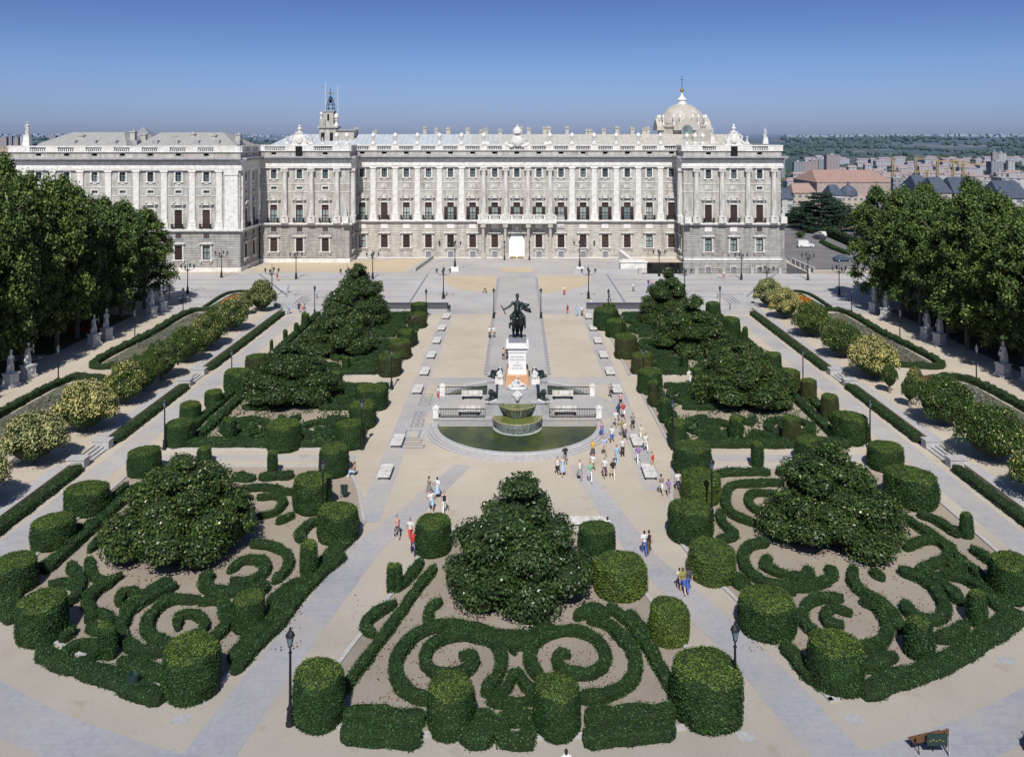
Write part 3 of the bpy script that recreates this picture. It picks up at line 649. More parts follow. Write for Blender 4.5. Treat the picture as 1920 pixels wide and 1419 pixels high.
m = MB(); m.add([(-93, 206, 30), (-89, 206, 30), (-89, 210, 30), (-93, 210, 30), (-91, 208, 31.8), (-96, 205, 28), (-86, 205, 28), (-86, 212, 28), (-96, 212, 28)],
      [(0, 1, 4), (1, 2, 4), (2, 3, 4), (3, 0, 4), (5, 6, 1, 0), (6, 7, 2, 1), (7, 8, 3, 2), (8, 5, 0, 3)]); m.build('roof', M['pave_dark'], pal)
def chimney(x, y, z0, h, w=.8, mt='dome', pots=2):
    m = MB(); m.bx(x, y, z0, w, w, h); m.bx(x, y, z0 + h, w + .3, w + .3, .22)
    for i in range(pots): m.lathe(x - .25 * (pots - 1) + i * .5, y, [(.18, z0 + h + .22), (.14, z0 + h + .7)], 6)
    return m.build('chimney', M[mt], pal)
for x, h in ((-85, .2), (-69, 0), (-78, -.2), (-99, 0), (-88, .8), (-63.5, .2), (-66.4, -.5), (-74, .3)): chimney(x, 194 + abs(h) * 2, 28.2, 1.4 + h, 1.1, 'dome', 1)
for x in (-41, -36.5, -20.7, -17.5, -12.6, -9.2, -8, -4.4, .8, 2.9, 7.0, 8.1, 12.7, 17.9, 18.7, 22, 25.4, 29.4, 32.3, 33.2, -23.5): chimney(x, 216.5 + (x * 7 % 3), 29.0, 1.5 + (abs(x) * 3.7 % 1.0), .75 + (abs(x) * 1.3 % .4))
for i in range(9): x = -100 + i * 4.6; (MB().box(x, x + 1.2, 190.6, 193, 27.6, 28.6)).build('dormer', M['stone_grey'], pal)
# urns on the balustrade piers
m = MB(); m.box(-.5, .5, -.5, .5, 0, .45); m.lathe(0, 0, [(.42, .45), (.3, .7), (.24, 1.2), (.45, 1.3), (.5, 1.45), (.22, 1.55), (.5, 1.85), (.58, 2.2), (.45, 2.6), (.15, 2.85), (.05, 3.0)], 10); urn = m.mesh('urn')
for x in [v + SP / 2 for v in xb[:-1] if abs(v + SP / 2) > 4] + [-39.9, -42.3]: obj('urn', urn, M['stone_bright'], pal, (x, YM - .1 if abs(x) < 39 else YP, 27.45))
for x in (41.6, 43.4, 39.7): obj('urn', urn, M['stone_bright'], pal, (x, YP, 27.45), scale=.95)
# carved figures and cartouches
def figure_mb(tall=2.7, arm=1, cloak=True):
    k = tall / 2.7; m = MB(Matrix.Scale(k, 4))
    m.tube([(-.16, 0, 0), (-.18, -.02, .7), (-.12, 0, 1.35)], [.13, .13, .18], 8); m.tube([(.2, -.12, 0), (.22, -.12, .65), (.12, 0, 1.35)], [.13, .13, .18], 8)
    m.tube([(0, 0, 1.25), (0, .02, 1.6), (0, 0, 1.95), (0, 0, 2.15)], [.25, .22, .27, .12], 8)
    m.ball((0, -.02, 2.42), (.15, .17, .21)); m.ball((0, -.01, 2.58), (.17, .17, .07)); m.tube([(0, 0, 2.1), (0, 0, 2.3)], .09)
    m.tube([(-.26, 0, 2.05), (-.42, 0, 1.7), (-.32, -.28, 1.45)], [.1, .09, .07]); m.ball((-.32, -.3, 1.43), .08)
    if arm: m.tube([(.26, 0, 2.05), (.48, -.1, 1.85), (.55, -.3, 2.15)], [.1, .08, .06]); m.tube([(.5, -.3, 1.2), (.56, -.32, 2.6)], .035)
    else: m.tube([(.26, 0, 2.05), (.42, .02, 1.7), (.34, -.2, 1.4)], [.1, .09, .07])
    if cloak: m.tube([(.0, .18, 2.05), (.05, .26, 1.3), (.1, .3, .5), (.1, .28, 0)], [.2, .28, .32, .34], 8); m.ball((-.3, .1, .4), (.25, .2, .5))
    return m
fig1 = remesh(figure_mb(2.7, 1), 'figure', .05); fig2 = remesh(figure_mb(2.7, 0), 'figure', .05)
ped = MB().box(-.45, .45, -.45, .45, 0, 1.2, .08, .08).mesh('figure')
def roof_stat(x, y, z, s=1.0, which=0, pedh=1.2):
    o = obj('roof_statue', [fig1, fig2][which], M['statue'], pal, (x, y, z + pedh), scale=s)
    p = MB(); p.box(-.75, .75, -.6, .6, -pedh, .02, .25, .15); p.build('pedestal', M['stone_bright'], o); return o
roof_stat(-107.6, YW + 1, 27.45, 1.1, 0, 2.4); roof_stat(58.2, YP + .5, 27.45, .85, 1, 1.9)
roof_stat(-53.9, YP, 27.45, .6, 0, .8); roof_stat(-48.2, YP, 27.45, .6, 1, .8); roof_stat(53.8, YP, 27.45, .6, 0, .8); roof_stat(-45.6, YP, 27.45, .5, 0, .6)
roof_stat(47, YP + 6, 27.45, .8, 0, 2.2); roof_stat(-7.3, YM, 27.45, .75, 0, .8); roof_stat(7.0, YM, 27.45, .75, 1, .8); roof_stat(-2.6, YM, 27.45, .7, 1, .6); roof_stat(2.4, YM, 27.45, .7, 0, .6)
for x, y in ((39.6, YP - 1.2), (62.0, YP - .9), (-40.0, YP - 1.0)):
    m = MB(); m.bx(x, y, 9.3, 1.4, 1.4, 1.5); m.build('pedestal', M['stone_bright'], pal)
    obj('facade_statue', fig1, M['statue'], pal, (x, y, 10.8))
def cartouche(x, y, s=1.0, vent=True):
    m = MB(Matrix.Translation((x, y, 27.3)) @ Matrix.Scale(s, 4))
    m.prism_y([(-2.6, 0), (2.6, 0), (1.9, .5), (1.6, 2.0), (1.2, 2.9), (0, 3.3), (-1.2, 2.9), (-1.6, 2.0), (-1.9, .5)], -.3, .4)
    m.ball((0, -.4, 1.6), (.9, .3, 1.1), 12, 8); m.box(-1.0, 1.0, -.4, .4, 3.2, 3.5)
    m.lathe(0, 0, [(.5, 3.5), (.3, 3.8), (.55, 4.3), (.35, 4.7)], 10); m.ball((0, 0, 5.0), (.3, .3, .38))
    for s2 in (-1, 1): m.tube([(s2 * 1.3, -.2, 2.9), (s2 * 2.0, -.2, 2.2), (s2 * 1.9, -.2, 1.2), (s2 * 2.7, -.2, .4)], [.2, .3, .25, .3], 8)
    m.build('cartouche', M['stone_bright'], pal)
cartouche(-51, YP, .92); cartouche(50.65, YP, .95)
for x in (-51, 50.65): m = MB(); m.box(x - .75, x + .75, YP - .75, YP - .22, 24.9, 27.2); m.build('parapet_vent', M['black_hole'], pal)
m = MB(Matrix.Translation((0, YM - .3, 27.0)))
m.ball((0, -.2, 1.5), (1.3, .5, 1.5), 12, 8); m.lathe(0, 0, [(.9, 3.0), (1.1, 3.3), (1.1, 3.9), (.7, 4.5), (.15, 4.9), (.12, 5.4)], 12)
for s in (-1, 1):
    for i in range(6): a = .35 + i * .38; m.tube([(s * .9 * math.cos(a), -.2, 1.6 + 1.2 * math.sin(a - .6)), (s * (1.7 + .35 * (i % 2)) * math.cos(a * .7), -.3, 1.4 + 2.2 * math.sin(a - .6))], [.3, .12])
    m.tube([(s * 1.2, 0, 0), (s * 2.4, 0, .4), (s * 2.2, 0, 1.6)], [.4, .35, .2], 8)
m.build('royal_arms', M['stone_bright'], pal)
# chapel dome
DX, DY = 43.6, 226.0
m = MB(); m.lathe(DX, DY, [(6.5, 26.5), (6.5, 31.6), (6.9, 31.9), (6.9, 32.3), (6.1, 32.6)], 8, PI / 8, 2 * PI + PI / 8); drum = m.build('dome_drum', M['dome'], pal)
m = MB(); m.prism_y([(-3.4, 31.0), (3.4, 31.0), (3.4, 32.0), (0, 34.3), (-3.4, 32.0)], -7.1, -3); m.T = Matrix.Identity(4)
gm = m.mesh('drum_gable')
for k in range(4): obj('drum_gable', gm, M['dome'], drum, (DX, DY, 0), rz=k * PI / 2)
m = MB(); m.prism_y([(1.5 * math.cos(t * PI / 10), 28.3 + (2.6 if True else 0) + 1.5 * math.sin(t * PI / 10)) for t in range(11)] + [(-1.5, 28.5), (1.5, 28.5)], DY - 7.16, DY - 7.1)
wn = m.build('drum_window', M['glass'], drum, loc=(DX, 0, 0))
prof = [(5.9 * math.cos(t), 32.4 + 5.6 * math.sin(t)) for t in [i * PI / 2 * .94 / 14 for i in range(15)]]
m = MB(); m.lathe(DX, DY, prof, 48); dm = m.build('dome', M['dome'], pal, smooth=True)
for k in range(8):
    a = k * PI / 4 + PI / 8
    m = MB(); m.tube([(DX + (r + .05) * math.cos(a), DY + (r + .05) * math.sin(a), z) for r, z in prof], .1, 5); m.build('dome_rib', M['dome'], dm)
m = MB(); m.lathe(DX, DY, [(1.5, 37.7), (1.5, 38.0), (1.1, 38.1), (1.0, 38.9), (1.3, 39.1), (.8, 39.6), (.5, 40.0), (.25, 40.6), (.15, 41.2)], 12); ln = m.build('dome_lantern', M['stone_bright'], pal)
m = MB(); m.ball((DX, DY, 41.6), .55, 12, 8); m.build('gilded_ball', M['gold'], ln)
m = MB(); m.tube([(DX, DY, 42.0), (DX, DY, 45.4)], .07); m.tube([(DX - .5, DY, 44.4), (DX + .5, DY, 44.4)], .06); m.build('cross', M['iron'], ln)
for k in range(8):
    for dd in (-.13, .13):
        a = (k + .5) * PI / 4 + dd; o = obj('pinnacle', urn, M['stone_white'], drum, (DX + 6.3 * math.cos(a), DY + 6.3 * math.sin(a), 32.4), scale=(.55, .55, .95))
m = MB(); m.prism_y([(-3, 27), (3, 27), (3, 29.6), (0, 31.6), (-3, 29.6)], 212, 216); m.build('roof_gable', M['dome'], pal, loc=(46.5, 0, 0))
for x in (41.6, 43.2): m = MB(); m.lathe(x + .8, 214, [(.9, 27), (.9, 29.2), (.6, 30)], 8); m.build('roof_turret', M['dome'], pal)
# bell turret with iron cage and masts
TX, TY = -46.8, 214.0
m = MB(); m.box(TX - 2.5, TX + 1.6, TY - 1.5, TY + 2.5, 26.5, 31.6); m.box(TX - 2.9, TX + 2.1, TY - 1.9, TY + 2.9, 31.6, 32.0); m.box(TX - 2.4, TX - 1.0, TY - 1.7, TY - .2, 32.0, 33.8)
m.box(TX - 1.6, TX + .9, TY - 1.2, TY + 1.5, 32.0, 35.6); m.box(TX - 1.8, TX + 1.1, TY - 1.4, TY + 1.7, 35.6, 35.8); tw = m.build('bell_turret', M['stone_wall'], pal)
m = MB(); 
for q_ in ((TX - 2.1, TX - 1.2, TY - 1.56, TY - 1.52, 28.4, 30.4), (TX + .1, TX + .9, TY - 1.56, TY - 1.52, 28.4, 30.4), (TX - .6, TX - .1, TY - 1.26, TY - 1.22, 33.4, 35)): MB().box(*q_).build('turret_opening', M['black_hole'], tw)
m = MB()
for a in range(6):
    t = a * PI / 3 + .2; m.tube([(TX + 1.1 * math.cos(t), TY + 1.1 * math.sin(t), 35.4), (TX + .9 * math.cos(t), TY + .9 * math.sin(t), 37.4), (TX + .3 * math.cos(t), TY + .3 * math.sin(t), 39.4)], .08, 4)
for z, r in ((36.4, 1.05), (37.4, .9), (38.6, .55)): m.lathe(TX, TY, [(r, z), (r, z + .1)], 8)
m.ball((TX, TY, 38.2), .4); m.tube([(TX, TY, 38.4), (TX, TY, 41.4)], .08); m.build('iron_bell_cage', M['iron'], tw)
m = MB(); m.ball((TX - .1, TY, 40.3), .3); m.box(TX - .8, TX + .8, TY - .05, TY + .05, 40.2, 40.4); m.build('weather_vane', M['gold'], tw)
for x, zt in ((TX - 1.35, 42.9), (TX + 1.75, 42.2)): m = MB(); m.tube([(x, TY + .3, 31), (x, TY + .3, zt)], .07, 5); m.build('mast', M['stone_bright'], tw)
o = obj('turret_urn', urn, M['stone_bright'], tw, (TX - 2.1, TY - 1.2, 33.8), scale=.6); o = obj('turret_urn', urn, M['stone_bright'], tw, (TX + 1.5, TY - .4, 32.0), scale=1.1)
m = MB(); m.box(TX + 1.6, TX + 6.0, TY - 1, TY + 3, 26.5, 30.9); m.box(TX + 1.4, TX + 6.3, TY - 1.4, TY + 3.2, 30.9, 31.1); m.build('roof_penthouse', M['dome'], pal)
for x, y, z in ((-5.2, 222, 32), (5.3, 222, 32.2), (31.4, 222, 33.8), (-86, 205, 33.5), (5.3 - 24.8, 222, 31.5)): m = MB(); m.tube([(x, y, 29), (x, y, z + .7)], .05, 4); m.build('antenna', M['stone_grey'], pal)
m = MB(); m.box(xb[5] - .3, xb[5] + .3, YM - .5, YM, 3.6, 4.6); m.box(xb[9] - .3, xb[9] + .3, YM - .5, YM, 3.6, 4.6); 
for x in (xb[5] + SP / 2, xb[8] + SP / 2 , xb[4]-SP/2, xb[10]+SP/2):
    m = MB(); m.tube([(x, YM, 3.3), (x, YM - .6, 3.4)], .05); m.lathe(x, YM - .6, [(.12, 3.5), (.25, 4.1), (.05, 4.4)], 6); m.build('wall_lantern', M['iron'], pal)
# ================================================================== GROUND AND STREETS
def sheet(name, polys, z, mt):
    m = MB()
    for p in polys:
        m.add([(x, y, z) for x, y in p], [tuple(range(len(p)))])
    me = m.mesh(name)
    for pl in me.polygons: pass
    o = struct(name, me, mt)
    # make every face look up
    import bmesh
    bm = bmesh.new(); bm.from_mesh(me)
    for f in bm.faces:
        f.normal_update()
        if f.normal.z < 0: f.normal_flip()
    bm.to_mesh(me); bm.free(); return o
gx = [-260, 26, 63, 260]; gy = [-60, 183.5, 199.9, 320]
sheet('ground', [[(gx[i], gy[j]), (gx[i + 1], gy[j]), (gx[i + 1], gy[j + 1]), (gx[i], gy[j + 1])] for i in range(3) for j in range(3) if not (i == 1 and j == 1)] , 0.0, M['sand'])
# the palace stands over its own footprint; open sunken area beside the street
m = MB(); m.quad((26, 183.5, -3.1), (63, 183.5, -3.1), (63, 207.2, -3.1), (26, 207.2, -3.1)); m.quad((26, 183.5, -3.1), (26, 183.5, 0), (63, 183.5, 0), (63, 183.5, -3.1)); m.quad((26, 183.5, -3.1), (26, 207, -3.1), (26, 207, 0), (26, 183.5, 0))
m.quad((63, 183.5, -3.1), (63, 183.5, 0), (63, 199.8, 0), (63, 199.8, -3.1))
struct('sunken_area', m.mesh('sunken_area'), M['stone_grey'])
# distant terrain
def tz(x, y):
    base = np.interp(y, [200, 330, 600, 2000, 3000, 4300, 6500, 9000, 20000, 40000], [-4, -16, -34, -34, -22, -4, -2, 6, 10, 14])
    h = 9 * math.sin(x / 900 + 1.3) * math.sin(y / 1300 + .5) + 5 * math.sin(x / 310 + y / 520) + 3 * math.sin(x / 130 - y / 210)
    return base + h * float(np.interp(y, [600, 2500, 5000, 9000, 20000], [0, .7, 1.2, .8, .6])) + 6 * math.exp(-((x - 1250) / 700) ** 2 - ((y - 4200) / 700) ** 2)
ys = [-200, 100, 200, 260, 330, 450, 600, 800, 1050, 1300] + list(np.geomspace(1550, 42000, 42))
xs_ = np.linspace(-1, 1, 90)
V = []
for y in ys:
    wd = max(600, y * .95)
    for t in xs_: V.append((t * wd, y, tz(t * wd, y)))
n = len(xs_); F = [(j * n + i, j * n + i + 1, (j + 1) * n + i + 1, (j + 1) * n + i) for j in range(len(ys) - 1) for i in range(n - 1)]
def terrm():
    m, nt, b = _nt('distant_countryside')
    o, co = xyz(nt)
    f = noise(nt, .0022, 10, co, rough=.7)
    col = ramp(nt, f, [(0.40, (0.025, 0.05, 0.035)), (0.54, (0.05, 0.08, 0.045)), (0.58, (0.17, 0.145, 0.10)), (0.68, (0.27, 0.23, 0.17))])
    f2 = noise(nt, .02, 8, co, rough=.8); k = ramp(nt, f2, [(0.35, (0.5, 0.5, 0.5)), (0.6, (1.2, 1.2, 1.2))])
    col = mixc(nt, 1.0, col, k, 'MULTIPLY')
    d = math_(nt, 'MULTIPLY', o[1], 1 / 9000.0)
    hz = ramp(nt, d, [(0.05, (0, 0, 0)), (0.3, (.4, .4, .4)), (0.8, (.8, .8, .8)), (1.0, (.92, .92, .92))])  # aerial haze, mixed into the ground's base colour by distance
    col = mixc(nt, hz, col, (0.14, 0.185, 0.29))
    nt.links.new(col, b.inputs['Base Color']); b.inputs['Roughness'].default_value = 1; b.inputs['Specular IOR Level'].default_value = 0
    return m
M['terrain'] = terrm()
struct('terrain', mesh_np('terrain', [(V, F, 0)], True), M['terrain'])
# street in front of the palace
sheet('street', [[(-125, 146), (125, 146), (125, 183.5), (-125, 183.5)]], 0.004, M['pave_light'])
sheet('forecourt', [[(-59, 183.5), (26, 183.5), (26, 206.8), (-59, 206.8)]], 0.004, M['pave'])
sheet('footway', [[(-125, 142.3), (125, 142.3), (125, 145.9), (-125, 145.9)]], 0.005, M['pave'])
ell = lambda s: [(s * 4.3, 181)] + [(s * (4.3 + 11.2 * math.sin(t)), 181 - 19.5 * math.cos(t)) for t in [i * PI / 2 / 16 for i in range(17)]]
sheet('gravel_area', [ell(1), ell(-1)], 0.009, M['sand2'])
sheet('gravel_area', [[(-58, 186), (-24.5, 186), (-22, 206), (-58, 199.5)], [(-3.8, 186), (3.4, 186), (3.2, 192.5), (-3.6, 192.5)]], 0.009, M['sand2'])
sheet('paving_band', [[(-3.9, 108), (3.9, 108), (3.9, 181), (-3.9, 181)]], 0.013, M['pave'])
lines = []
for y in (150.5, 157, 163, 170.5, 176): lines += [[(-100, y), (-20, y), (-20, y + .35), (-100, y + .35)], [(20, y), (100, y), (100, y + .35), (20, y + .35)]]
for s in (-1, 1): lines += [[(s * 36, 146), (s * 36.6, 146), (s * 55.6, 183), (s * 55, 183)], [(s * 19, 146), (s * 19.4, 146), (s * 19.4, 183), (s * 19, 183)]]
sheet('paving_joint', lines, 0.017, M['pave_dark'])
dash = []
for s in (-1, 1):
    y = 106.0
    while y < 178: dash.append([(s * 3.95 - .25, y), (s * 3.95 + .25, y), (s * 3.95 + .25, y + .55), (s * 3.95 - .25, y + .55)]); y += 1.35
sheet('white_paving_dash', dash, 0.02, M['kerb'])
dash = []
for s in (-1, 1):
    y = 106.6
    while y < 178: dash.append([(s * 3.95 - .25, y), (s * 3.95 + .25, y), (s * 3.95 + .25, y + .55), (s * 3.95 - .25, y + .55)]); y += 1.35
sheet('dark_paving_dash', dash, 0.022, M['pave_dark'])
# square: slab strips in the sand
def band(pts, wd, z, name='paving_strip', mt='pave'):
    m = []; P = [Vector((p[0], p[1], 0)) for p in pts]; L = []
    for i, p in enumerate(P):
        d = (P[min(i + 1, len(P) - 1)] - P[max(i - 1, 0)]).normalized(); nn = Vector((-d.y, d.x, 0)); w_ = wd[i] if isinstance(wd, (list, tuple)) else wd
        L.append((p + nn * w_ / 2, p - nn * w_ / 2))
    return sheet(name, [[tuple(L[i][0][:2]), tuple(L[i + 1][0][:2]), tuple(L[i + 1][1][:2]), tuple(L[i][1][:2])] for i in range(len(L) - 1)], z, M[mt])
band([(-11.6, 141), (-11.6, 66)], 1.9, .005); band([(11.6, 141), (11.6, 72)], 1.9, .0052)
band([(-11.6, 103.8), (11.6, 103.8)], 3.0, .0091, mt='pave')
band([W(868, 872), W(773, 958), W(687, 1028), W(560, 1190), W(440, 1350), W(330, 1500)], [1.6, 2.0, 2.3, 2.4, 2.6, 2.6], .006)
band([W(1082, 872), W(1208, 1045), W(1300, 1133), W(1381, 1205), W(1470, 1301), W(1600, 1450)], [1.6, 2.0, 2.4, 2.4, 2.6, 2.6], .006)
band([(-36.9, 48), (-36.9, 141)], 2.4, .0055); band([(36.9, 48), (36.9, 141)], 2.4, .0056)
band([(-34, 79.2), (-15, 79.2)], 1.5, .0061); band([(34, 79.2), (15, 79.2)], 1.5, .0061)
ring = lambda r0, r1, a0, a1, cy=88.0, n=40: [[(r * math.sin(a), cy - r * math.cos(a)) for r, a in ((r0, A[0]), (r1, A[0]), (r1, A[1]), (r0, A[1]))] for A in [(a0 + (a1 - a0) * i / n, a0 + (a1 - a0) * (i + 1) / n) for i in range(n)]]
sheet('fountain_surround', ring(9.2, 11.6, -PI, PI, 91), .0125, M['pave'])
sheet('curved_path', ring(54.4, 57.0, -.75, .75, 93.3, 48), .0045, M['pave'])
# mosaic panels beside the fountain
def mosaic(s):
    q = []
    def rect(x0, x1, y0, y1, t=.16):
        for a in ([x0, x1, y0, y0 + t], [x0, x1, y1 - t, y1], [x0, x0 + t, y0 + t, y1 - t], [x1 - t, x1, y0 + t, y1 - t]): q.append([(s * a[0], a[2]), (s * a[1], a[2]), (s * a[1], a[3]), (s * a[0], a[3])])
    for y in (87.4, 88.7, 90.0, 91.3, 94.5, 96, 97.5): rect(9.7, 11.0, y, y + 1.1)
    rect(8.9, 11.9, 81.6, 82.5); rect(9.3, 11.6, 82.9, 83.9); rect(9.7, 11.3, 84.3, 86.6)
    for y in (87.8, 89.1, 90.4, 91.7, 96.4): q.append([(s * 10.15, y), (s * 10.55, y), (s * 10.55, y + .35), (s * 10.15, y + .35)])
    return q
sheet('mosaic_panel', mosaic(-1) , .0165, M['pave_dark'])
sheet('drain_cover', [[(a, b), (a + .9, b), (a + .9, b + .7), (a, b + .7)] for a, b in (W(1590, 1357), W(1385, 1390), W(1880, 1245), W(318, 1357), W(560, 858), W(1137, 774), W(1800, 842))] , .012, M['stone_grey'])
# parking and road to the right of the palace
sheet('parking_ground', [[(64.2, 190), (110, 190), (104, 262), (82, 300), (66, 300)]], .006, M['asphalt'])
sheet('lawn', [[(64, 301), (84, 301), (84, 318), (64, 318)]], .006, M['lawn'])
# shaded groves
sheet('lawn', [[(-63.5, 60), (-130, 60), (-130, 142), (-63.5, 142)]], .008, M['lawn'])
sheet('grove_path', [[(-63.5, 113), (-130, 113), (-130, 116), (-63.5, 116)]], .012, M['sand'])
sheet('grove_ground', [[(63.5, 60), (130, 60), (130, 146), (63.5, 146)]], .008, M['soil'])
# terraces on both sides, raised on a stone kerb
for s in (-1, 1):
    a, b = sorted((s * 40.1, s * 54.4)); m = MB()
    m.box(a, b, 40, 101.5, 0, .45); m.box(a, b, 107.2, 146, 0, .45); m.box(a, b, 101.5, 107.2, 0, .445)
    struct('terrace', m.mesh('terrace'), M['sand'])
    a, b = sorted((s * 40.2, s * 41.2)); sheet('terrace_edge', [[(a, 83), (b, 83), (b, 101), (a, 101)], [(a, 107.5), (b, 107.5), (b, 146), (a, 146)], [(a, 40), (b, 40), (b, 76.5), (a, 76.5)]], .456, M['kerb'])
    a, b = sorted((s * 47.0, s * 53.6)); q = []
    sheet('planting_bed', [[(a, 60), (b, 60), (b, 101), (a, 101)], [(a, 109), (b, 109), (b, 141), (a, 141)]], .46, M['soil'])
    sheet('lawn', [[(a, 146.5), (b, 146.5), (b, 161), (a, 161)]], .024, M['lawn'])
    for y in (76.6, 101.4):
        m = MB(); t = s * 39.3
        for i in range(3): x0, x1 = sorted((t - s * .3 + s * i * .36, s * 40.25)); m.box(x0, x1, y + 1.0, y + 4.6, 0.006 if i == 0 else .15 * i + .003, .15 * (i + 1))
        st = m.build('stone_steps', M['kerb']); tag(st, ('%s stone steps up to the %s terrace, %s' % ('Low' , 'left' if s < 0 else 'right', 'nearer the camera' if y < 90 else 'farther, by the cross path')).lower(), 'steps')
        for q0 in (y, y + 4.6): 
            m = MB(); x0, x1 = sorted((s * 38.9, s * 40.5)); m.box(x0, x1, q0, q0 + 1.0, .002, .75); m.box(x0 - .06, x1 + .06, q0 - .06, q0 + 1.06, .75, .87); m.build('cheek_block', M['kerb'], st)
# parterre beds: gravel and kerb
arc = lambda x: 93.3 - math.sqrt(51.0 ** 2 - x * x)
arcp = lambda x0, x1, n=9: [(x0 + (x1 - x0) * i / n, arc(x0 + (x1 - x0) * i / n)) for i in range(n + 1)]
BEDS = {
 'near left': arcp(-34.4, -16.5) + [(-12.2, 62), (-11.7, 66), (-13.3, 72), (-15.2, 77.2), (-34.4, 77.2)],
 'near centre': arcp(-11.5, 11.5) + [(7.3, 60.6), (5.4, 64.8), (-5.4, 64.8), (-7.1, 60.4)],
 'near right': arcp(16.5, 34.6) + [(34.6, 77), (13.9, 77), (11.5, 64.9), (12.2, 60.5), (13.9, 55.2), (15.3, 50)],
 'far left front': [(-34, 81.2), (-15.3, 81.2), (-14.8, 101.6), (-34, 101.6)],
 'far right front': [(14.6, 82), (34, 82), (34, 101.6), (14.2, 101.6)],
 'far left rear': [(-34, 106), (-15, 106), (-15.2, 142), (-34, 142)],
 'far right rear': [(13.8, 106), (34, 106), (34, 142), (13.6, 142)]}
for nm, p in BEDS.items():
    area = sum(p[i][0] * p[(i + 1) % len(p)][1] - p[(i + 1) % len(p)][0] * p[i][1] for i in range(len(p)))
    if area < 0: p = p[::-1]
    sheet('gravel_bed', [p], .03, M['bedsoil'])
    m = MB(); n = len(p)
    for i in range(n):
        a, b = Vector(p[i]), Vector(p[(i + 1) % n]); d = (b - a).normalized(); q = Vector((-d.y, d.x)) * .26
        m.add([(a.x, a.y, .0), (b.x, b.y, .0), (b.x + q.x, b.y + q.y, .0), (a.x + q.x, a.y + q.y, .0), (a.x, a.y, .13), (b.x, b.y, .13), (b.x + q.x, b.y + q.y, .13), (a.x + q.x, a.y + q.y, .13)], [(4, 5, 6, 7), (0, 1, 5, 4), (2, 3, 7, 6)])
    struct('bed_kerb', m.mesh('bed_kerb'), M['kerb'])
# ================================================================== VEGETATION
def sample(V, F, dens, rng=R):
    """points and normals spread over quads by area"""
    V = np.asarray(V, float); F = np.asarray(F)
    a, b, c, d = V[F[:, 0]], V[F[:, 1]], V[F[:, 2]], V[F[:, 3]]
    Nn = np.cross(c - a, d - b); A = np.linalg.norm(Nn, axis=1) * .5; Nn = Nn / (2 * A[:, None] + 1e-9)
    k = rng.poisson(A * dens); idx = np.repeat(np.arange(len(F)), k)
    u, v = rng.random((2, len(idx), 1))
    P = (a[idx] * (1 - u) + b[idx] * u) * (1 - v) + (d[idx] * (1 - u) + c[idx] * u) * v
    return P, Nn[idx], idx
def vnoise(P, s, seed=0):
    return (np.sin(P[:, 0] * s + seed) * np.sin(P[:, 1] * s * 1.13 + seed * 2.1) + np.sin(P[:, 2] * s * 1.7 + seed + P[:, 0] * s * .6) * .5 + .5 * np.sin(P[:, 1] * s * 2.3 - P[:, 0] * s * 1.9 + seed))
NH = [0]
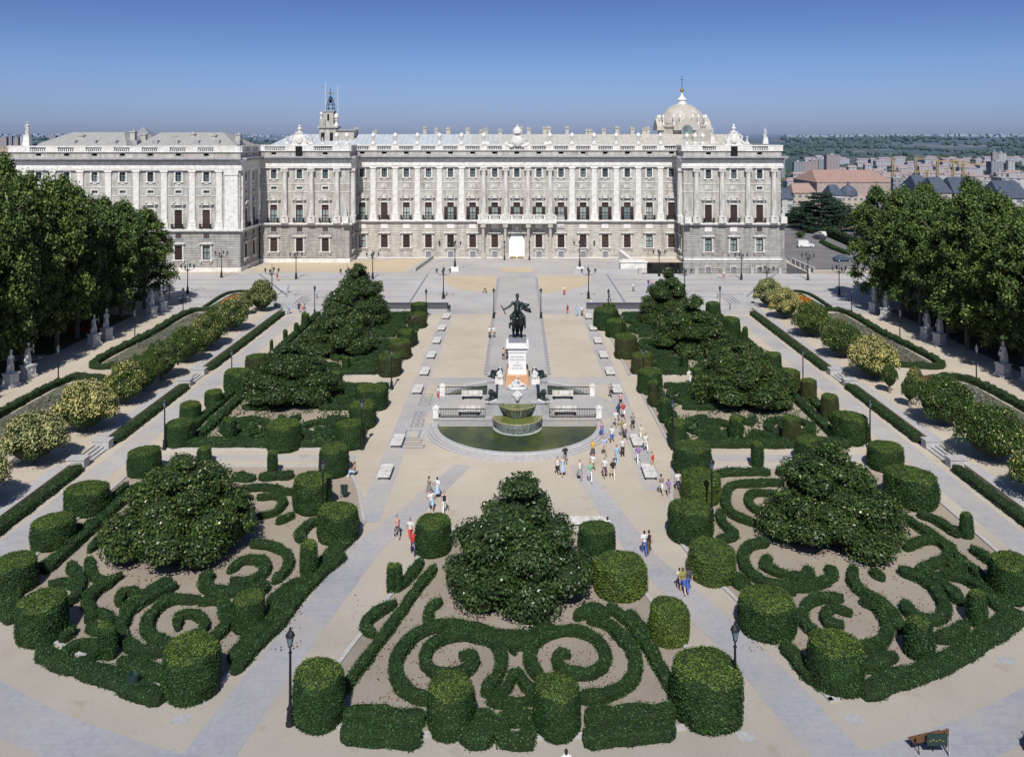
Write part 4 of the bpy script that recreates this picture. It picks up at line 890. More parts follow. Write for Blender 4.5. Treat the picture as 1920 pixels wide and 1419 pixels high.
def hedge(path, w, h, label, group=None, closed=False, dens=110, size=.11, z=0.03, mat='leaf_hedge', name='box_hedge', top='leaf_hedge', parent=None, sharp=False):
    NH[0] += 1; seed = NH[0] * 1.7
    P = [np.array(p[:2], float) for p in path]
    if closed: P.append(P[0])
    # Catmull-Rom style resampling
    out = []
    for i in range(len(P) - 1):
        p0 = P[i - 1] if i > 0 else (P[-2] if closed else P[0] * 2 - P[1]); p1, p2 = P[i], P[i + 1]
        p3 = P[i + 2] if i + 2 < len(P) else (P[1] if closed else P[-1] * 2 - P[-2])
        n = max(1, int(np.linalg.norm(p2 - p1) / .38))
        for k in range(n):
            t = k / n
            if sharp: out.append(p1 * (1 - t) + p2 * t); continue
            out.append(.5 * ((2 * p1) + (-p0 + p2) * t + (2 * p0 - 5 * p1 + 4 * p2 - p3) * t * t + (-p0 + 3 * p1 - 3 * p2 + p3) * t ** 3))
    out.append(P[-1]); Q = np.array(out); n = len(Q)
    T = np.gradient(Q, axis=0); T /= np.linalg.norm(T, axis=1, keepdims=True) + 1e-9
    Nn = np.stack([-T[:, 1], T[:, 0]], 1)
    prof = np.array([(-.48, 0), (-.52, .4), (-.51, .8), (-.44, .97), (0, 1.0), (.44, .97), (.51, .8), (.52, .4), (.48, 0)])
    m = len(prof); V = np.zeros((n, m, 3))
    for j, (a, b) in enumerate(prof):
        V[:, j, :2] = Q + Nn * (a * w); V[:, j, 2] = z + b * h
    if not closed:   # round the two ends off
        for e, s, k in ((0, -1, 1), (n - 1, 1, 1)):
            for j in range(m): V[e, j, :2] = Q[e] + (V[e, j, :2] - Q[e]) * .45; V[e, j, 2] = z + (V[e, j, 2] - z) * .9
    V = V.reshape(-1, 3); lump = vnoise(V, 1.6, seed)[:, None]
    C = np.repeat(Q, m, axis=0); dirv = V.copy(); dirv[:, :2] -= C; dirv[:, 2] -= h * .4
    V = V + dirv * (lump * .10 + vnoise(V, 4.1, seed)[:, None] * .06 + R.normal(0, .045, (len(V), 1)) - .06); V[:, 2] = np.maximum(V[:, 2], z - .01)
    F = [(i * m + j, (i + 1) * m + j, (i + 1) * m + j + 1, i * m + j + 1) for i in range(n - 1) for j in range(m - 1)]
    if not closed:
        for e in (0, n - 1):
            for j in range(m // 2): 
                if m - 2 - j > j + 1 or True: F.append((e * m + j, e * m + j + 1, e * m + m - 2 - j, e * m + m - 1 - j))
    F = np.array(F); Ps, Ns, ix = sample(V, F, dens)
    up = Ps[:, 2:3] - z > h * .5; Ns = np.where((Ns * (Ps - np.repeat([[0, 0, 0]], len(Ps), 0)))[:, 2:3] < 0, -Ns, Ns)
    ctr = Q[np.argmin(((Ps[:, None, :2] - Q[None, ::3]) ** 2).sum(2), axis=1) * 3 % n] if len(Ps) * n < 6e7 else Ps[:, :2]
    outw = np.concatenate([Ps[:, :2] - ctr, np.where(up, .9, .05)], 1)
    nn_ = outw / (np.linalg.norm(outw, axis=1, keepdims=True) + 1e-6)
    Ps = Ps + nn_ * (R.random((len(Ps), 1)) ** 2 * .16)
    LV, LF = leaves(Ps, outw, size, .75)
    me = mesh_np(name, [(V, F, 0), (LV, LF, 1)])
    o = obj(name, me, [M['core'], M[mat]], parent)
    if parent is None: tag(o, label, 'hedge', group)
    return o

def drum_mesh(h, r, n_leaf, seed, kind='drum', brown=False, stalks=1):
    rng = np.random.default_rng(seed); nseg = 26
    if kind == 'drum': prof = [(.90, 0), (.97, .08), (1.0, .3), (.985, .55), (.955, .78), (.93, .90), (.88, .955), (.72, .98), (.35, .995), (.02, 1.0)]
    elif kind == 'cone': prof = [(.95, 0), (1.0, .1), (.98, .4), (.88, .7), (.78, .86), (.62, .95), (.35, .99), (.02, 1.0)]
    else: prof = [(.85, 0), (.95, .1), (1.0, .4), (.97, .7), (.9, .9), (.72, .97), (.35, 1.0), (.02, 1.005)]
    V, F = [], []; st = [(0, 0, 1)] if stalks == 1 else [(-.42, 0, 1), (.42, .1, .94)]
    for sx, sy, sh in st:
        off = len(V); rr = r if stalks == 1 else r * .56
        for a, b in prof:
            for i in range(nseg):
                t = 2 * PI * i / nseg; q = 1 + .035 * math.sin(2 * t + seed) + .025 * math.sin(5 * t + b * 4 + seed) + .02 * math.sin(b * 17 + 3 * t)
                V.append((sx * r + a * rr * q * math.cos(t), sy * r + a * rr * q * math.sin(t), b * h * sh + (0.03 * h * math.sin(t + seed) * b * (a < .95))))
        for j in range(len(prof) - 1):
            for i in range(nseg): F.append((off + j * nseg + i, off + j * nseg + (i + 1) % nseg, off + (j + 1) * nseg + (i + 1) % nseg, off + (j + 1) * nseg + i))
    V = np.array(V); F = np.array(F)
    V = V * (1 + .012 * rng.normal(size=(len(V), 1)))
    area = 2 * PI * r * h + PI * r * r
    P, N, ix = sample(V, F, n_leaf / area, rng)
    P = P + N * (rng.random((len(P), 1)) ** 2 * .11)
    frac = P[:, 2] / h; lim = .90 + .05 * np.sin(np.arctan2(P[:, 1], P[:, 0]) * 4 + seed) + rng.normal(0, .015, len(P))
    top = frac > lim
    parts = [(V, F, 0)]
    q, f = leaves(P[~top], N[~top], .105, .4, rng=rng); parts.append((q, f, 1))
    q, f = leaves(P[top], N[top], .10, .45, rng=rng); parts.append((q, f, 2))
    return mesh_np('topiary', parts)
TOP = {}
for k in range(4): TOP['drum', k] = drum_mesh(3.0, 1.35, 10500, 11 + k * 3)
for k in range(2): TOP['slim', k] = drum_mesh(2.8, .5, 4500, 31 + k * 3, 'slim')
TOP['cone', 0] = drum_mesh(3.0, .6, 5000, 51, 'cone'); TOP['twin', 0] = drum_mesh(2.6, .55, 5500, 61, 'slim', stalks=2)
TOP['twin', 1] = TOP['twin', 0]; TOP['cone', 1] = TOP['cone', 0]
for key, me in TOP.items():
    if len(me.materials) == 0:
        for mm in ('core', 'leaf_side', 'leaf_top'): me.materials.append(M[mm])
BROWN = {}
def topiary(cx, top, base, wd, where, kind=None, look=''):
    Yf = 48000.0 / (base - 252); Yc = Yf * (1 + wd / 3200 * .9); r = wd / 2 * Yc / 1600
    X = (cx - 970) * Yc / 1600; h = 30 - (top - 252) * (Yc + r * .8) / 1600
    h = max(1.0, min(4.2, h))
    kind = kind or ('slim' if r < .75 else 'drum')
    k = int(abs(cx * 7 + top)) % (4 if kind == 'drum' else 2)
    me = TOP[kind, k]; r0 = {'drum': 1.35, 'slim': .5, 'cone': .6, 'twin': .55}[kind]; h0 = {'drum': 3.0, 'slim': 2.8, 'cone': 3.0, 'twin': 2.6}[kind]
    o = obj('topiary', me, None, None, (X, Yc, .02), rz=random.uniform(-.4, .4) if kind in ('twin',) else random.uniform(0, 6.28), scale=(r / r0, r / r0, h / h0))
    if 'brown' in look:
        for i in (1, 2): o.material_slots[i].link = 'OBJECT'
        o.material_slots[1].material = M['leaf_brown']; o.material_slots[2].material = M['leaf_top']
    if 'bright' in look:
        o.material_slots[1].link = 'OBJECT'; o.material_slots[1].material = M['leaf_top']
    shape = {'drum': 'drum-shaped', 'slim': 'slim pillar', 'cone': 'narrow tapering', 'twin': 'twin-stemmed slim'}[kind]
    if look: shape = look.replace('brown', 'browned').replace('bright', 'yellow-green') + ' ' + shape
    tag(o, shape + ' topiary ' + where, 'topiary', 'clipped topiaries in the parterres')
    return o
NL, NC, NR = 'of the near left parterre', 'of the near centre parterre', 'of the near right parterre'
FL, FR = 'of the far left parterre', 'of the far right parterre'
for a in [
 (271, 833, 898, 57, 'at the far left corner ' + NL), (164, 898, 972, 78, 'second from the far corner on the left edge ' + NL), (101, 958, 1036, 75, 'third from the far corner on the left edge ' + NL),
 (22, 1033, 1125, 84, 'cut by the picture edge at the left ' + NL), (79, 1101, 1216, 89, 'on the front edge ' + NL + ', nearest the left picture edge'), (359, 1184, 1324, 104, 'at the front right corner ' + NL),
 (466, 1103, 1192, 57, 'behind the corner one on the right edge ' + NL), (579, 1010, 1089, 30, 'midway along the right edge ' + NL), (201, 1161, 1243, 34, 'in the front edge ' + NL, 'twin'),
 (634, 939, 1025, 74, 'bulging over the right kerb ' + NL), (586, 882, 968, 72, 'behind the lamp post ' + NL), (626, 829, 899, 53, 'at the far right corner ' + NL),
 (511, 843, 893, 17, 'standing alone in the far edge ' + NL), (383, 835, 872, 23, 'behind the magnolia on the far edge ' + NL),
 (812, 961, 1048, 66, 'at the far left corner ' + NC), (1119, 973, 1045, 66, 'at the far right corner ' + NC), (1163, 1030, 1130, 98, 'beside the magnolia on the right ' + NC, None, 'bright broad'),
 (1255, 1117, 1216, 75, 'midway along the right edge ' + NC, None, 'bright'), (1325, 1213, 1377, 130, 'at the front right corner ' + NC, None, 'very large'), (598, 1231, 1377, 93, 'at the front left corner beside the lamp ' + NC),
 (845.5, 1256, 1391, 90, 'left of the two on the front hedge ' + NC), (1044, 1258, 1393, 88, 'right of the two on the front hedge ' + NC), (740, 1050, 1116, 28, 'on the left edge ' + NC, 'twin'),
 (1298, 822, 896, 68, 'at the far left corner ' + NR), (1314, 874, 950, 70, 'behind the lamp post ' + NR, None, 'bright ragged'), (1294, 932, 1025, 80, 'bulging over the left kerb ' + NR),
 (1335, 1008, 1101, 86, 'midway along the left edge ' + NR, None, 'bright-topped'), (1438, 1095, 1207, 104, 'beside the front lamp on the left edge ' + NR, None, 'broad'), (1567, 1175, 1311, 96, 'at the front left corner ' + NR),
 (1723.6, 1147, 1241, 52, 'left of two in the front edge ' + NR, 'cone'), (1832, 1099, 1179, 36, 'right of two in the front edge ' + NR, 'cone'), (1897, 1031, 1137, 80, 'at the right picture edge ' + NR),
 (1812, 956, 1012, 24, 'alone on the right edge ' + NR, 'cone'), (1707.5, 870, 960, 92, 'right of the magnolia ' + NR, None, 'broad'), (1660, 825, 888, 63, 'at the far right corner ' + NR),
 (1420, 826, 880, 21, 'standing alone in the far edge ' + NR), (1525, 815, 874, 64, 'behind the magnolia on the far edge ' + NR),
 (337.5, 781.6, 842, 52, 'at the front left corner ' + FL), (357, 750.6, 795, 39, 'behind the corner one on the left edge ' + FL), (400.5, 728.6, 765, 33, 'third along the left edge ' + FL), (447, 688.6, 740, 50, 'fourth along the left edge, against the magnolia ' + FL),
 (483, 661, 697, 42, 'fifth along the left edge ' + FL, None, 'brown'), (532, 784, 851, 61, 'in the middle of the front edge ' + FL, None, 'broad'), (431, 780, 832, 23, 'left in the front edge ' + FL),
 (656.5, 783, 846, 51, 'at the front right corner ' + FL), (679.7, 749, 806, 49, 'beside the nearest lamp on the right edge ' + FL), (697, 716.7, 773, 57, 'third along the right edge ' + FL, None, 'broad'),
 (631, 695, 724, 20, 'left of the cross path ' + FL), (648.7, 667, 698, 13, 'behind the cross path ' + FL), (730.5, 660, 708, 44, 'by the second lamp on the right edge ' + FL, None, 'brown'),
 (749.5, 633.6, 676, 42, 'fifth along the right edge ' + FL, None, 'brown'), (763.6, 616, 651, 37, 'sixth along the right edge ' + FL), (782.6, 584, 617, 35, 'last but one on the right edge ' + FL, None, 'brown'), (786, 565, 595, 31.5, 'at the far right corner ' + FL),
 (572.6, 586, 614, 14, 'tallest thin one on the left edge ' + FL), (555.4, 605, 630, 8, 'second thin one on the left edge ' + FL), (535, 617.6, 637, 8, 'third thin one on the left edge ' + FL), (509, 637, 662, 6, 'nearest thin one on the left edge ' + FL),
 (1136, 574.5, 621, 45, 'near the far left corner ' + FR, None, 'broad'), (1154.4, 596, 635, 37, 'second from the far end of the left edge ' + FR), (1174, 624, 675, 42, 'third from the left edge\'s end ' + FR, None, 'brown'),
 (1204, 658, 705, 40, 'by the second lamp on the left edge ' + FR, None, 'brown'), (1218.5, 688.6, 742, 44, 'left of the cross path ' + FR), (1225.6, 711, 764, 20, 'in front of the cross path ' + FR, None, 'brown'),
 (1248, 745, 795, 20, 'beside the nearest lamp ' + FR), (1270, 784, 843, 33, 'at the front left corner ' + FR), (1283.4, 660, 697, 13, 'amid the far hedges ' + FR), (1307, 689, 720, 16, 'right of the cross path ' + FR),
 (1380.6, 779, 830, 24, 'in the middle of the front edge ' + FR), (1483.7, 776.5, 834, 32, 'right of the middle in the front edge ' + FR, 'drum', 'brown'), (1594, 768, 837, 63, 'at the front right corner ' + FR, None, 'broad'),
 (1555.7, 737, 789, 31, 'behind the corner one on the right edge ' + FR, 'drum', 'brown'), (1516, 707, 755, 30, 'third along the right edge ' + FR, 'drum', 'brown'), (1483, 689, 739, 34, 'fourth along the right edge ' + FR, None, 'brown'),
 (1447.6, 658, 702, 33, 'fifth along the right edge ' + FR), (1397, 612.5, 640, 10, 'thin one on the right edge ' + FR), (1371.5, 593, 637, 31, 'second from the far right corner ' + FR), (1337, 565, 595, 26, 'at the far right corner ' + FR), (1142, 567, 588, 22, 'at the far left corner ' + FR)]:
    topiary(*a)

# ---- low box hedges: traced scrolls of the three near parterres
G = 'low box hedges of the parterres'
def hz(fn, pts, w, h, label, closed=False, **k): return hedge([fn(*p) for p in pts], w * (.74 if w < 1.15 else .85), h * .92, label, G, closed, **k)
C = 'near centre parterre'
hz(zB, [(1030, 800), (870, 775), (750, 805), (665, 870), (620, 960), (640, 1055), (710, 1110), (790, 1135)], .95, .62, 'outer left arc of scroll hedge in the ' + C, dens=170, size=.10)
hz(zB, [(1040, 1100), (1100, 1030), (1130, 950), (1105, 870), (1030, 825), (930, 822), (830, 850), (765, 905), (770, 975), (840, 1015), (935, 1005), (995, 955), (965, 915), (925, 925)], .85, .6, 'spiral hedge curling inside the left scroll of the ' + C, dens=170, size=.10)
hz(zB, [(1540, 745), (1640, 775), (1720, 850), (1770, 940), (1760, 1030), (1690, 1090), (1590, 1120), (1500, 1120)], .95, .62, 'outer right arc of scroll hedge in the ' + C, dens=170, size=.10)
hz(zB, [(1330, 1040), (1270, 965), (1275, 880), (1350, 820), (1450, 800), (1560, 830), (1625, 905), (1610, 975), (1530, 1010), (1440, 995), (1395, 950), (1410, 905), (1455, 915)], .85, .6, 'spiral hedge curling inside the right scroll of the ' + C, dens=170, size=.10)
hz(zB, [(940, 800), (1060, 835), (1180, 850), (1290, 835), (1370, 790)], 1.5, .65, 'broad hedge joining both scrolls below the magnolia of the ' + C, dens=170, size=.10)
hz(zB, [(1195, 1000), (1150, 1080), (1075, 1130), (1200, 1145), (1300, 1115), (1240, 1060)], .7, .55, 'small triangular hedge between the scrolls of the ' + C, True, dens=170, size=.10)
hz(zB, [(1195, 905), (1160, 870)], .5, .5, 'short stub of hedge between the two spirals of the ' + C, dens=170, size=.10)
for r, (a, b) in enumerate((((370, 1215), (760, 1225)), ((360, 1290), (740, 1320)))): hz(zB, [a, ((a[0] + b[0]) / 2, (a[1] + b[1]) / 2 + 5), b], 1.16, .75, ['back', 'front'][r] + ' row of edging hedge left of the front topiary pair of the ' + C, dens=170, size=.10)
hz(zB, [(1025, 1205), (1022, 1280), (1020, 1350)], 2.3, .75, 'square block of hedge right of the left front topiary of the ' + C, sharp=True, dens=170, size=.10)
hz(zB, [(1130, 1225), (1250, 1225), (1255, 1335), (1130, 1335), (1130, 1225)], .85, .75, 'square ring of hedge between the two front topiaries of the ' + C, False, sharp=True, dens=170, size=.10)
for r, (a, b) in enumerate((((1530, 1235), (1960, 1195)), ((1520, 1320), (1960, 1280)))): hz(zB, [a, ((a[0] + b[0]) / 2, (a[1] + b[1]) / 2 - 2), b], 1.16, .75, ['back', 'front'][r] + ' row of edging hedge right of the front topiary pair of the ' + C, dens=170, size=.10)
hz(zB, [(810, 500), (720, 610), (630, 735), (530, 870), (430, 1000), (360, 1090)], .8, .6, 'long inner edging hedge on the left side of the ' + C, dens=160, size=.10)
hz(zB, [(745, 470), (700, 530), (650, 590)], .8, .6, 'short outer edging hedge behind the twin pillar of the ' + C, dens=160, size=.10)
hz(zB, [(620, 670), (560, 700), (500, 740), (470, 790), (520, 820)], .8, .6, 'hooked outer edging hedge left of the ' + C, dens=160, size=.10)
hz(zB, [(1640, 690), (1740, 760), (1820, 870), (1900, 1000), (1960, 1100)], .95, .6, 'long edging hedge on the right side of the ' + C, dens=160, size=.10)
hz(zB, [(1740, 720), (1830, 830)], .9, .6, 'short outer hedge beside the bright topiary of the ' + C, dens=160, size=.10)
hz(zB, [(770, 760), (790, 690), (840, 660)], .8, .55, 'stub of hedge left under the magnolia of the ' + C, dens=160, size=.10)
hz(zB, [(1480, 740), (1560, 700), (1640, 740)], 1.0, .6, 'hedge under the right of the magnolia in the ' + C, dens=160, size=.10)
L = 'near left parterre'
HL = [([(1720, 470), (1640, 560), (1530, 680), (1400, 800), (1290, 910), (1160, 1080)], 1.3, .6, 'long edging hedge along the right kerb of the '),
 ([(1700, 560), (1600, 640), (1480, 760), (1400, 870), (1300, 970), (1150, 1130)], 1.0, .5, 'outer low hedge on the right kerb of the '),
 ([(1480, 680), (1400, 740), (1320, 790)], .8, .5, 'short slanting hedge near the pillar topiary of the '),
 ([(1040, 650), (1010, 700), (1060, 740), (1180, 740), (1290, 735), (1310, 700)], 1.1, .6, 'hooked hedge right below the magnolia of the '),
 ([(1130, 640), (1200, 590), (1290, 590), (1310, 640), (1230, 690), (1140, 690)], .9, .55, 'oval ring hedge right of the magnolia of the '),
 ([(1240, 510), (1340, 515), (1420, 560), (1420, 630), (1350, 690)], .85, .6, 'curved outer hedge right of the magnolia of the '),
 ([(870, 710), (760, 760), (650, 830), (600, 900), (610, 970), (680, 1030), (820, 1035)], .9, .6, 'outermost arc around the front spiral of the '),
 ([(990, 780), (860, 780), (760, 840), (725, 920), (780, 980), (900, 1000), (1040, 975), (1120, 900), (1090, 820)], .85, .6, 'round ring hedge of the front spiral of the '),
 ([(880, 920), (880, 860), (960, 850), (1010, 890), (990, 940), (930, 950)], .7, .5, 'small curl in the heart of the front spiral of the '),
 ([(980, 790), (1080, 780), (1130, 820)], .9, .5, 'hedge arm leaving the front spiral to the right in the '),
 ([(615, 400), (520, 460), (440, 540)], .8, .6, 'slanting hedge left of the magnolia of the '),
 ([(470, 500), (600, 510)], .9, .55, 'short hedge touching the magnolia on its left in the '),
 ([(440, 580), (450, 650), (520, 690), (600, 660)], .85, .6, 'cup-shaped hedge left of the magnolia of the '),
 ([(560, 690), (470, 740), (430, 800), (460, 840)], .9, .6, 'hedge curving down the left middle of the '),
 ([(590, 800), (600, 750), (660, 740), (680, 770), (600, 850)], .8, .6, 'small teardrop hedge below the magnolia of the '),
 ([(850, 690), (740, 740), (620, 830)], .8, .6, 'slanting hedge below the magnolia of the '),
 ([(690, 225), (600, 300), (500, 390), (400, 480), (300, 570), (220, 640)], .9, .65, 'long inner edging hedge on the left side of the '),
 ([(630, 215), (570, 270), (520, 320)], .8, .6, 'outer edging hedge between two topiaries on the left of the '),
 ([(470, 390), (410, 430), (380, 420)], .9, .6, 'hedge block between second and third left topiaries of the '),
 ([(290, 560), (210, 620), (170, 640)], .8, .6, 'outer edging hedge behind the cut-off topiary of the '),
 ([(350, 610), (390, 700), (370, 770), (330, 800)], .9, .65, 'upright lumpy hedge in the left of the '),
 ([(240, 710), (320, 700), (400, 720)], .9, .6, 'hedge arm reaching to the left topiary of the '),
 ([(420, 880), (500, 850), (540, 880), (500, 930), (430, 920)], .9, .6, 'rounded block of hedge left of the front spiral of the '),
 ([(370, 920), (300, 980)], .9, .6, 'short slanting hedge beside the front left topiary of the '),
 ([(300, 1050), (400, 1000), (480, 1020), (440, 1080), (350, 1100)], .8, .6, 'lozenge hedge ring in the front of the '),
 ([(200, 1030), (330, 1100), (460, 1140), (600, 1190), (800, 1270)], 1.2, .65, 'long front edging hedge of the '),
 ([(590, 1080), (700, 1110), (810, 1160)], 1.2, .6, 'second front hedge row left of the corner topiary of the '),
 ([(1150, 180), (1260, 185)], 1.2, .6, 'left block of the far edging hedge of the '), ([(1280, 180), (1450, 170)], 1.2, .6, 'right block of the far edging hedge of the '),
 ([(1180, 240), (1300, 230), (1450, 255)], .9, .55, 'second far hedge row of the '),
 ([(1270, 280), (1370, 275), (1400, 310), (1350, 355), (1270, 370)], .8, .55, 'small round hedge by the far right of the '),
 ([(1370, 400), (1450, 360)], .9, .5, 'short hedge left of the lamp of the '), ([(1560, 390), (1480, 460), (1500, 490)], 1.0, .6, 'bent hedge behind the lamp of the '),
 ([(680, 330), (670, 400)], .9, .5, 'short hedge at the upper left of the magnolia of the '), ([(80, 700), (40, 800), (60, 880)], 1.4, .6, 'edging hedge at the left front kerb of the ')]
for pts, w_, h_, lb in HL: hz(zA, pts, w_ * 1.03, h_, lb + L, pts[0] == pts[-1], dens=140, size=.105)
Rr = 'near right parterre'
HR = [([(400, 155), (560, 145), (660, 150)], 1.1, .6, 'far edging hedge left half of the '), ([(690, 150), (780, 140)], 1.2, .6, 'far edging hedge right half of the '),
 ([(720, 195), (600, 200), (480, 210), (450, 270), (480, 340), (620, 395)], .9, .6, 'large outer curl left of the magnolia of the '),
 ([(690, 245), (590, 245), (555, 275), (590, 320), (680, 335)], .85, .55, 'small inner curl left of the magnolia of the '),
 ([(420, 330), (440, 390), (490, 440), (410, 460)], .9, .6, 'boot-shaped hedge behind the left lamp of the '),
 ([(650, 470), (560, 490), (530, 550), (570, 620), (680, 670), (800, 680), (900, 660), (955, 620), (920, 590)], .95, .6, 'big open ring hedge below the magnolia of the '),
 ([(650, 540), (640, 580), (720, 620), (830, 630), (830, 590)], 1.0, .55, 'inner cup hedge under the magnolia of the '),
 ([(1000, 730), (890, 730), (815, 780), (820, 850), (900, 910), (1050, 960), (1180, 940), (1210, 860), (1160, 780), (1080, 740)], .9, .6, 'round ring hedge of the front spiral of the '),
 ([(1040, 800), (960, 775), (920, 800), (930, 845), (1000, 850)], .85, .5, 'small curl in the heart of the front spiral of the '),
 ([(1040, 590), (1060, 680), (1160, 740), (1230, 800), (1270, 880)], .85, .6, 'long S-shaped hedge right of the spiral of the '),
 ([(1130, 600), (1190, 640)], 1.0, .5, 'small round hedge beside the S-shaped one in the '),
 ([(1260, 600), (1380, 650), (1460, 730), (1470, 810), (1390, 830), (1310, 800), (1290, 750)], .95, .6, 'large hook-shaped hedge on the right of the '),
 ([(1290, 500), (1400, 460), (1500, 500), (1470, 560), (1340, 600)], .85, .6, 'arched hedge right of the magnolia of the '),
 ([(1390, 625), (1480, 680), (1550, 750)], 1.0, .65, 'left prong of the leaf-shaped hedge of the '), ([(1450, 610), (1560, 640), (1660, 700), (1590, 760)], 1.1, .65, 'right prong of the leaf-shaped hedge of the '),
 ([(1500, 600), (1560, 560), (1550, 620)], .8, .55, 'little pointed hedge on the right of the '),
 ([(1270, 350), (1350, 400), (1430, 450), (1530, 540), (1620, 610), (1690, 690)], .85, .6, 'inner edging hedge along the right side of the '),
 ([(1350, 340), (1430, 370), (1540, 440)], .9, .6, 'outer edging hedge beside the small cone of the '), ([(1600, 500), (1680, 550), (1730, 590)], .9, .6, 'outer edging hedge past the small cone of the '),
 ([(1690, 690), (1730, 760), (1790, 790)], 1.4, .6, 'hedge near the right picture edge of the '),
 ([(1090, 1175), (1230, 1120), (1400, 1060), (1560, 980), (1700, 890), (1820, 800)], 1.4, .65, 'long front edging hedge of the '),
 ([(1100, 1060), (1200, 1010), (1250, 1000)], 1.1, .6, 'second front hedge row right of the corner topiary of the '), ([(1430, 920), (1530, 890), (1570, 850)], 1.1, .6, 'second front hedge row between the cones of the '),
 ([(480, 620), (530, 670), (560, 690)], 1.3, .6, 'edging hedge between two left topiaries of the '), ([(720, 950), (790, 1020), (850, 1110)], 1.1, .6, 'edging hedge behind the front left corner topiary of the '),
 ([(780, 700), (700, 690)], 1.0, .5, 'short hedge left of the front spiral of the ')]
for pts, w_, h_, lb in HR: hz(zC, pts, w_ * 1.03, h_, lb + Rr, dens=140, size=.105)
# far parterres: edging rows and scrolls, laid out as mirror images
def rg(cx, cy, a, b, t0=0, t1=2 * PI, n=12): return [(cx + a * math.cos(t0 + (t1 - t0) * i / n), cy + b * math.sin(t0 + (t1 - t0) * i / n)) for i in range(n + 1)]
def spiral(cx, cy, r0, r1, t0, turns, n=22, sx=1): return [(cx + sx * (r0 + (r1 - r0) * i / n) * math.cos(t0 + turns * 2 * PI * i / n), cy + (r0 + (r1 - r0) * i / n) * math.sin(t0 + turns * 2 * PI * i / n)) for i in range(n + 1)]
for s, P_ in ((-1, 'far left parterre'), (1, 'far right parterre')):
    for y0, y1, part in ((82, 101.2, 'front half'), (106.6, 141.4, 'rear half')):
        e = f' of the {part} of the {P_}'; k = dict(dens=55, size=.16)
        hedge([(s * 15.9, y0), (s * 16, (y0 + y1) / 2), (s * 15.9, y1)], 1.5, .7, 'edging hedge along the central plaza' + e, G, **k)
        hedge([(s * 33, y0), (s * 33, (y0 + y1) / 2), (s * 33, y1)], .9, .65, 'outer edging hedge along the side path' + e, G, **k)
        hedge([(s * 31.3, y0 + 1.5), (s * 31.3, y1)], .8, .65, 'second edging hedge inside the side path' + e, G, **k)
        hedge([(s * 17.3, y0 + .1), (s * 25, y0), (s * 32, y0 + .1)], 1.3, .7, 'edging hedge along the near side' + e, G, **k)
        hedge([(s * 17.3, y1 - .5), (s * 25, y1 - .4), (s * 32, y1 - .5)], .9, .65, 'edging hedge along the palace side' + e, G, **k)
        cys = [(y0 + 4.6, 'nearest'), (y1 - 4.5, 'farthest')] if y1 - y0 < 25 else [(y0 + 5, 'nearest'), ((y0 + y1) / 2 - 4, 'second'), ((y0 + y1) / 2 + 6, 'third'), (y1 - 5, 'farthest')]
        for cy, nm in cys:
            for cx, side in ((19.9, 'inner'), (28.0, 'outer')):
                hedge(spiral(s * cx, cy, 2.9, .7, PI / 2 if side == 'inner' else -PI / 2, 1.6, 26, s if side == 'inner' else -s), .8, .6, f'{nm} spiral hedge on the {side} side{e}', G, **k)
            hedge([(s * 22.6, cy - 3.4), (s * 24, cy - 1.5), (s * 25.4, cy - 3.4)], .8, .55, f'{nm} small wedge of hedge between spirals{e}', G, **k)
            hedge([(s * 22.9, cy + 3.3), (s * 24, cy + 1.4), (s * 24.9, cy + 3.3)], .8, .55, f'{nm} small palace-side wedge of hedge{e}', G, **k)
            hedge([(s * 18, cy - 3.6), (s * 21.5, cy - 3.9)], .8, .55, f'{nm} short bar of hedge, plaza side,{e}', G, **k)
            hedge([(s * 26.3, cy - 3.9), (s * 30, cy - 3.6)], .8, .55, f'{nm} short bar of hedge, side-path side,{e}', G, **k)
# hedges along the terraces
G2 = 'low hedges along the side terraces'
for s, nm in ((-1, 'left'), (1, 'right')):
    for y0, y1, t in ((44, 76.2, 'in front of the nearer steps'), (82.8, 100.9, 'between the two flights of steps'), (108, 142, 'beyond the farther steps')):
        hedge([(s * 39.1, y0), (s * 39.1, (y0 + y1) / 2), (s * 39.1, y1)], 1.0, .62, f'long low hedge at the foot of the {nm} terrace {t}', G2, dens=70)
    for y0, y1, t in ((60, 101.6, 'nearer'), (108.8, 141.6, 'farther')):
        hedge([(s * 47.2, y1), (s * 53.9, y1), (s * 54, (y0 + y1) / 2), (s * 54, y0), (s * 47.6, y0)], 1.0, .75, f'trimmed hedge around the {t} planting bed of the {nm} terrace', G2, dens=60, z=.4)
    hedge([(s * 54, 146.6), (s * 54, 161), (s * 47, 161)], .5, .45, f'thin hedge around the flower carpet beyond the {nm} terrace', G2, dens=60)
    # stuff: lavender and orange flowers
    n = 7000; P = np.stack([s * R.uniform(48, 53, n), R.choice([0, 1], n) * 0 + R.uniform(62, 141, n), R.uniform(.5, .95, n)], 1); P = P[(P[:, 1] < 100.5) | (P[:, 1] > 110)]
    P = P[vnoise(P, .35, 3 * s) > -.25]
    q, f = leaves(P, np.tile([0, 0, 1.0], (len(P), 1)), .32, .9, .35); tag(obj('lavender', mesh_np('lavender', [(q, f, 0)]), M['lavender']), f'grey lavender filling the planting beds of the {nm} terrace', 'lavender', kind='stuff')
    n = 2200; t = R.uniform(0, 1, n); th = t * 4 * PI; rr = 1 + 5.0 * (1 - t)
    P = np.stack([s * 50.5 + .45 * rr * np.cos(th) + R.normal(0, .18, n), 154 + rr * np.sin(th) + R.normal(0, .25, n), np.full(n, .1)], 1)
    q, f = leaves(P, np.tile([0, 0, 1.0], (n, 1)), .25, .4, .8); tag(obj('orange_flowers', mesh_np('orange_flowers', [(q, f, 0)]), M['flower_orange']), f'orange flower scroll in the lawn beyond the {nm} terrace', 'flowers', kind='stuff')
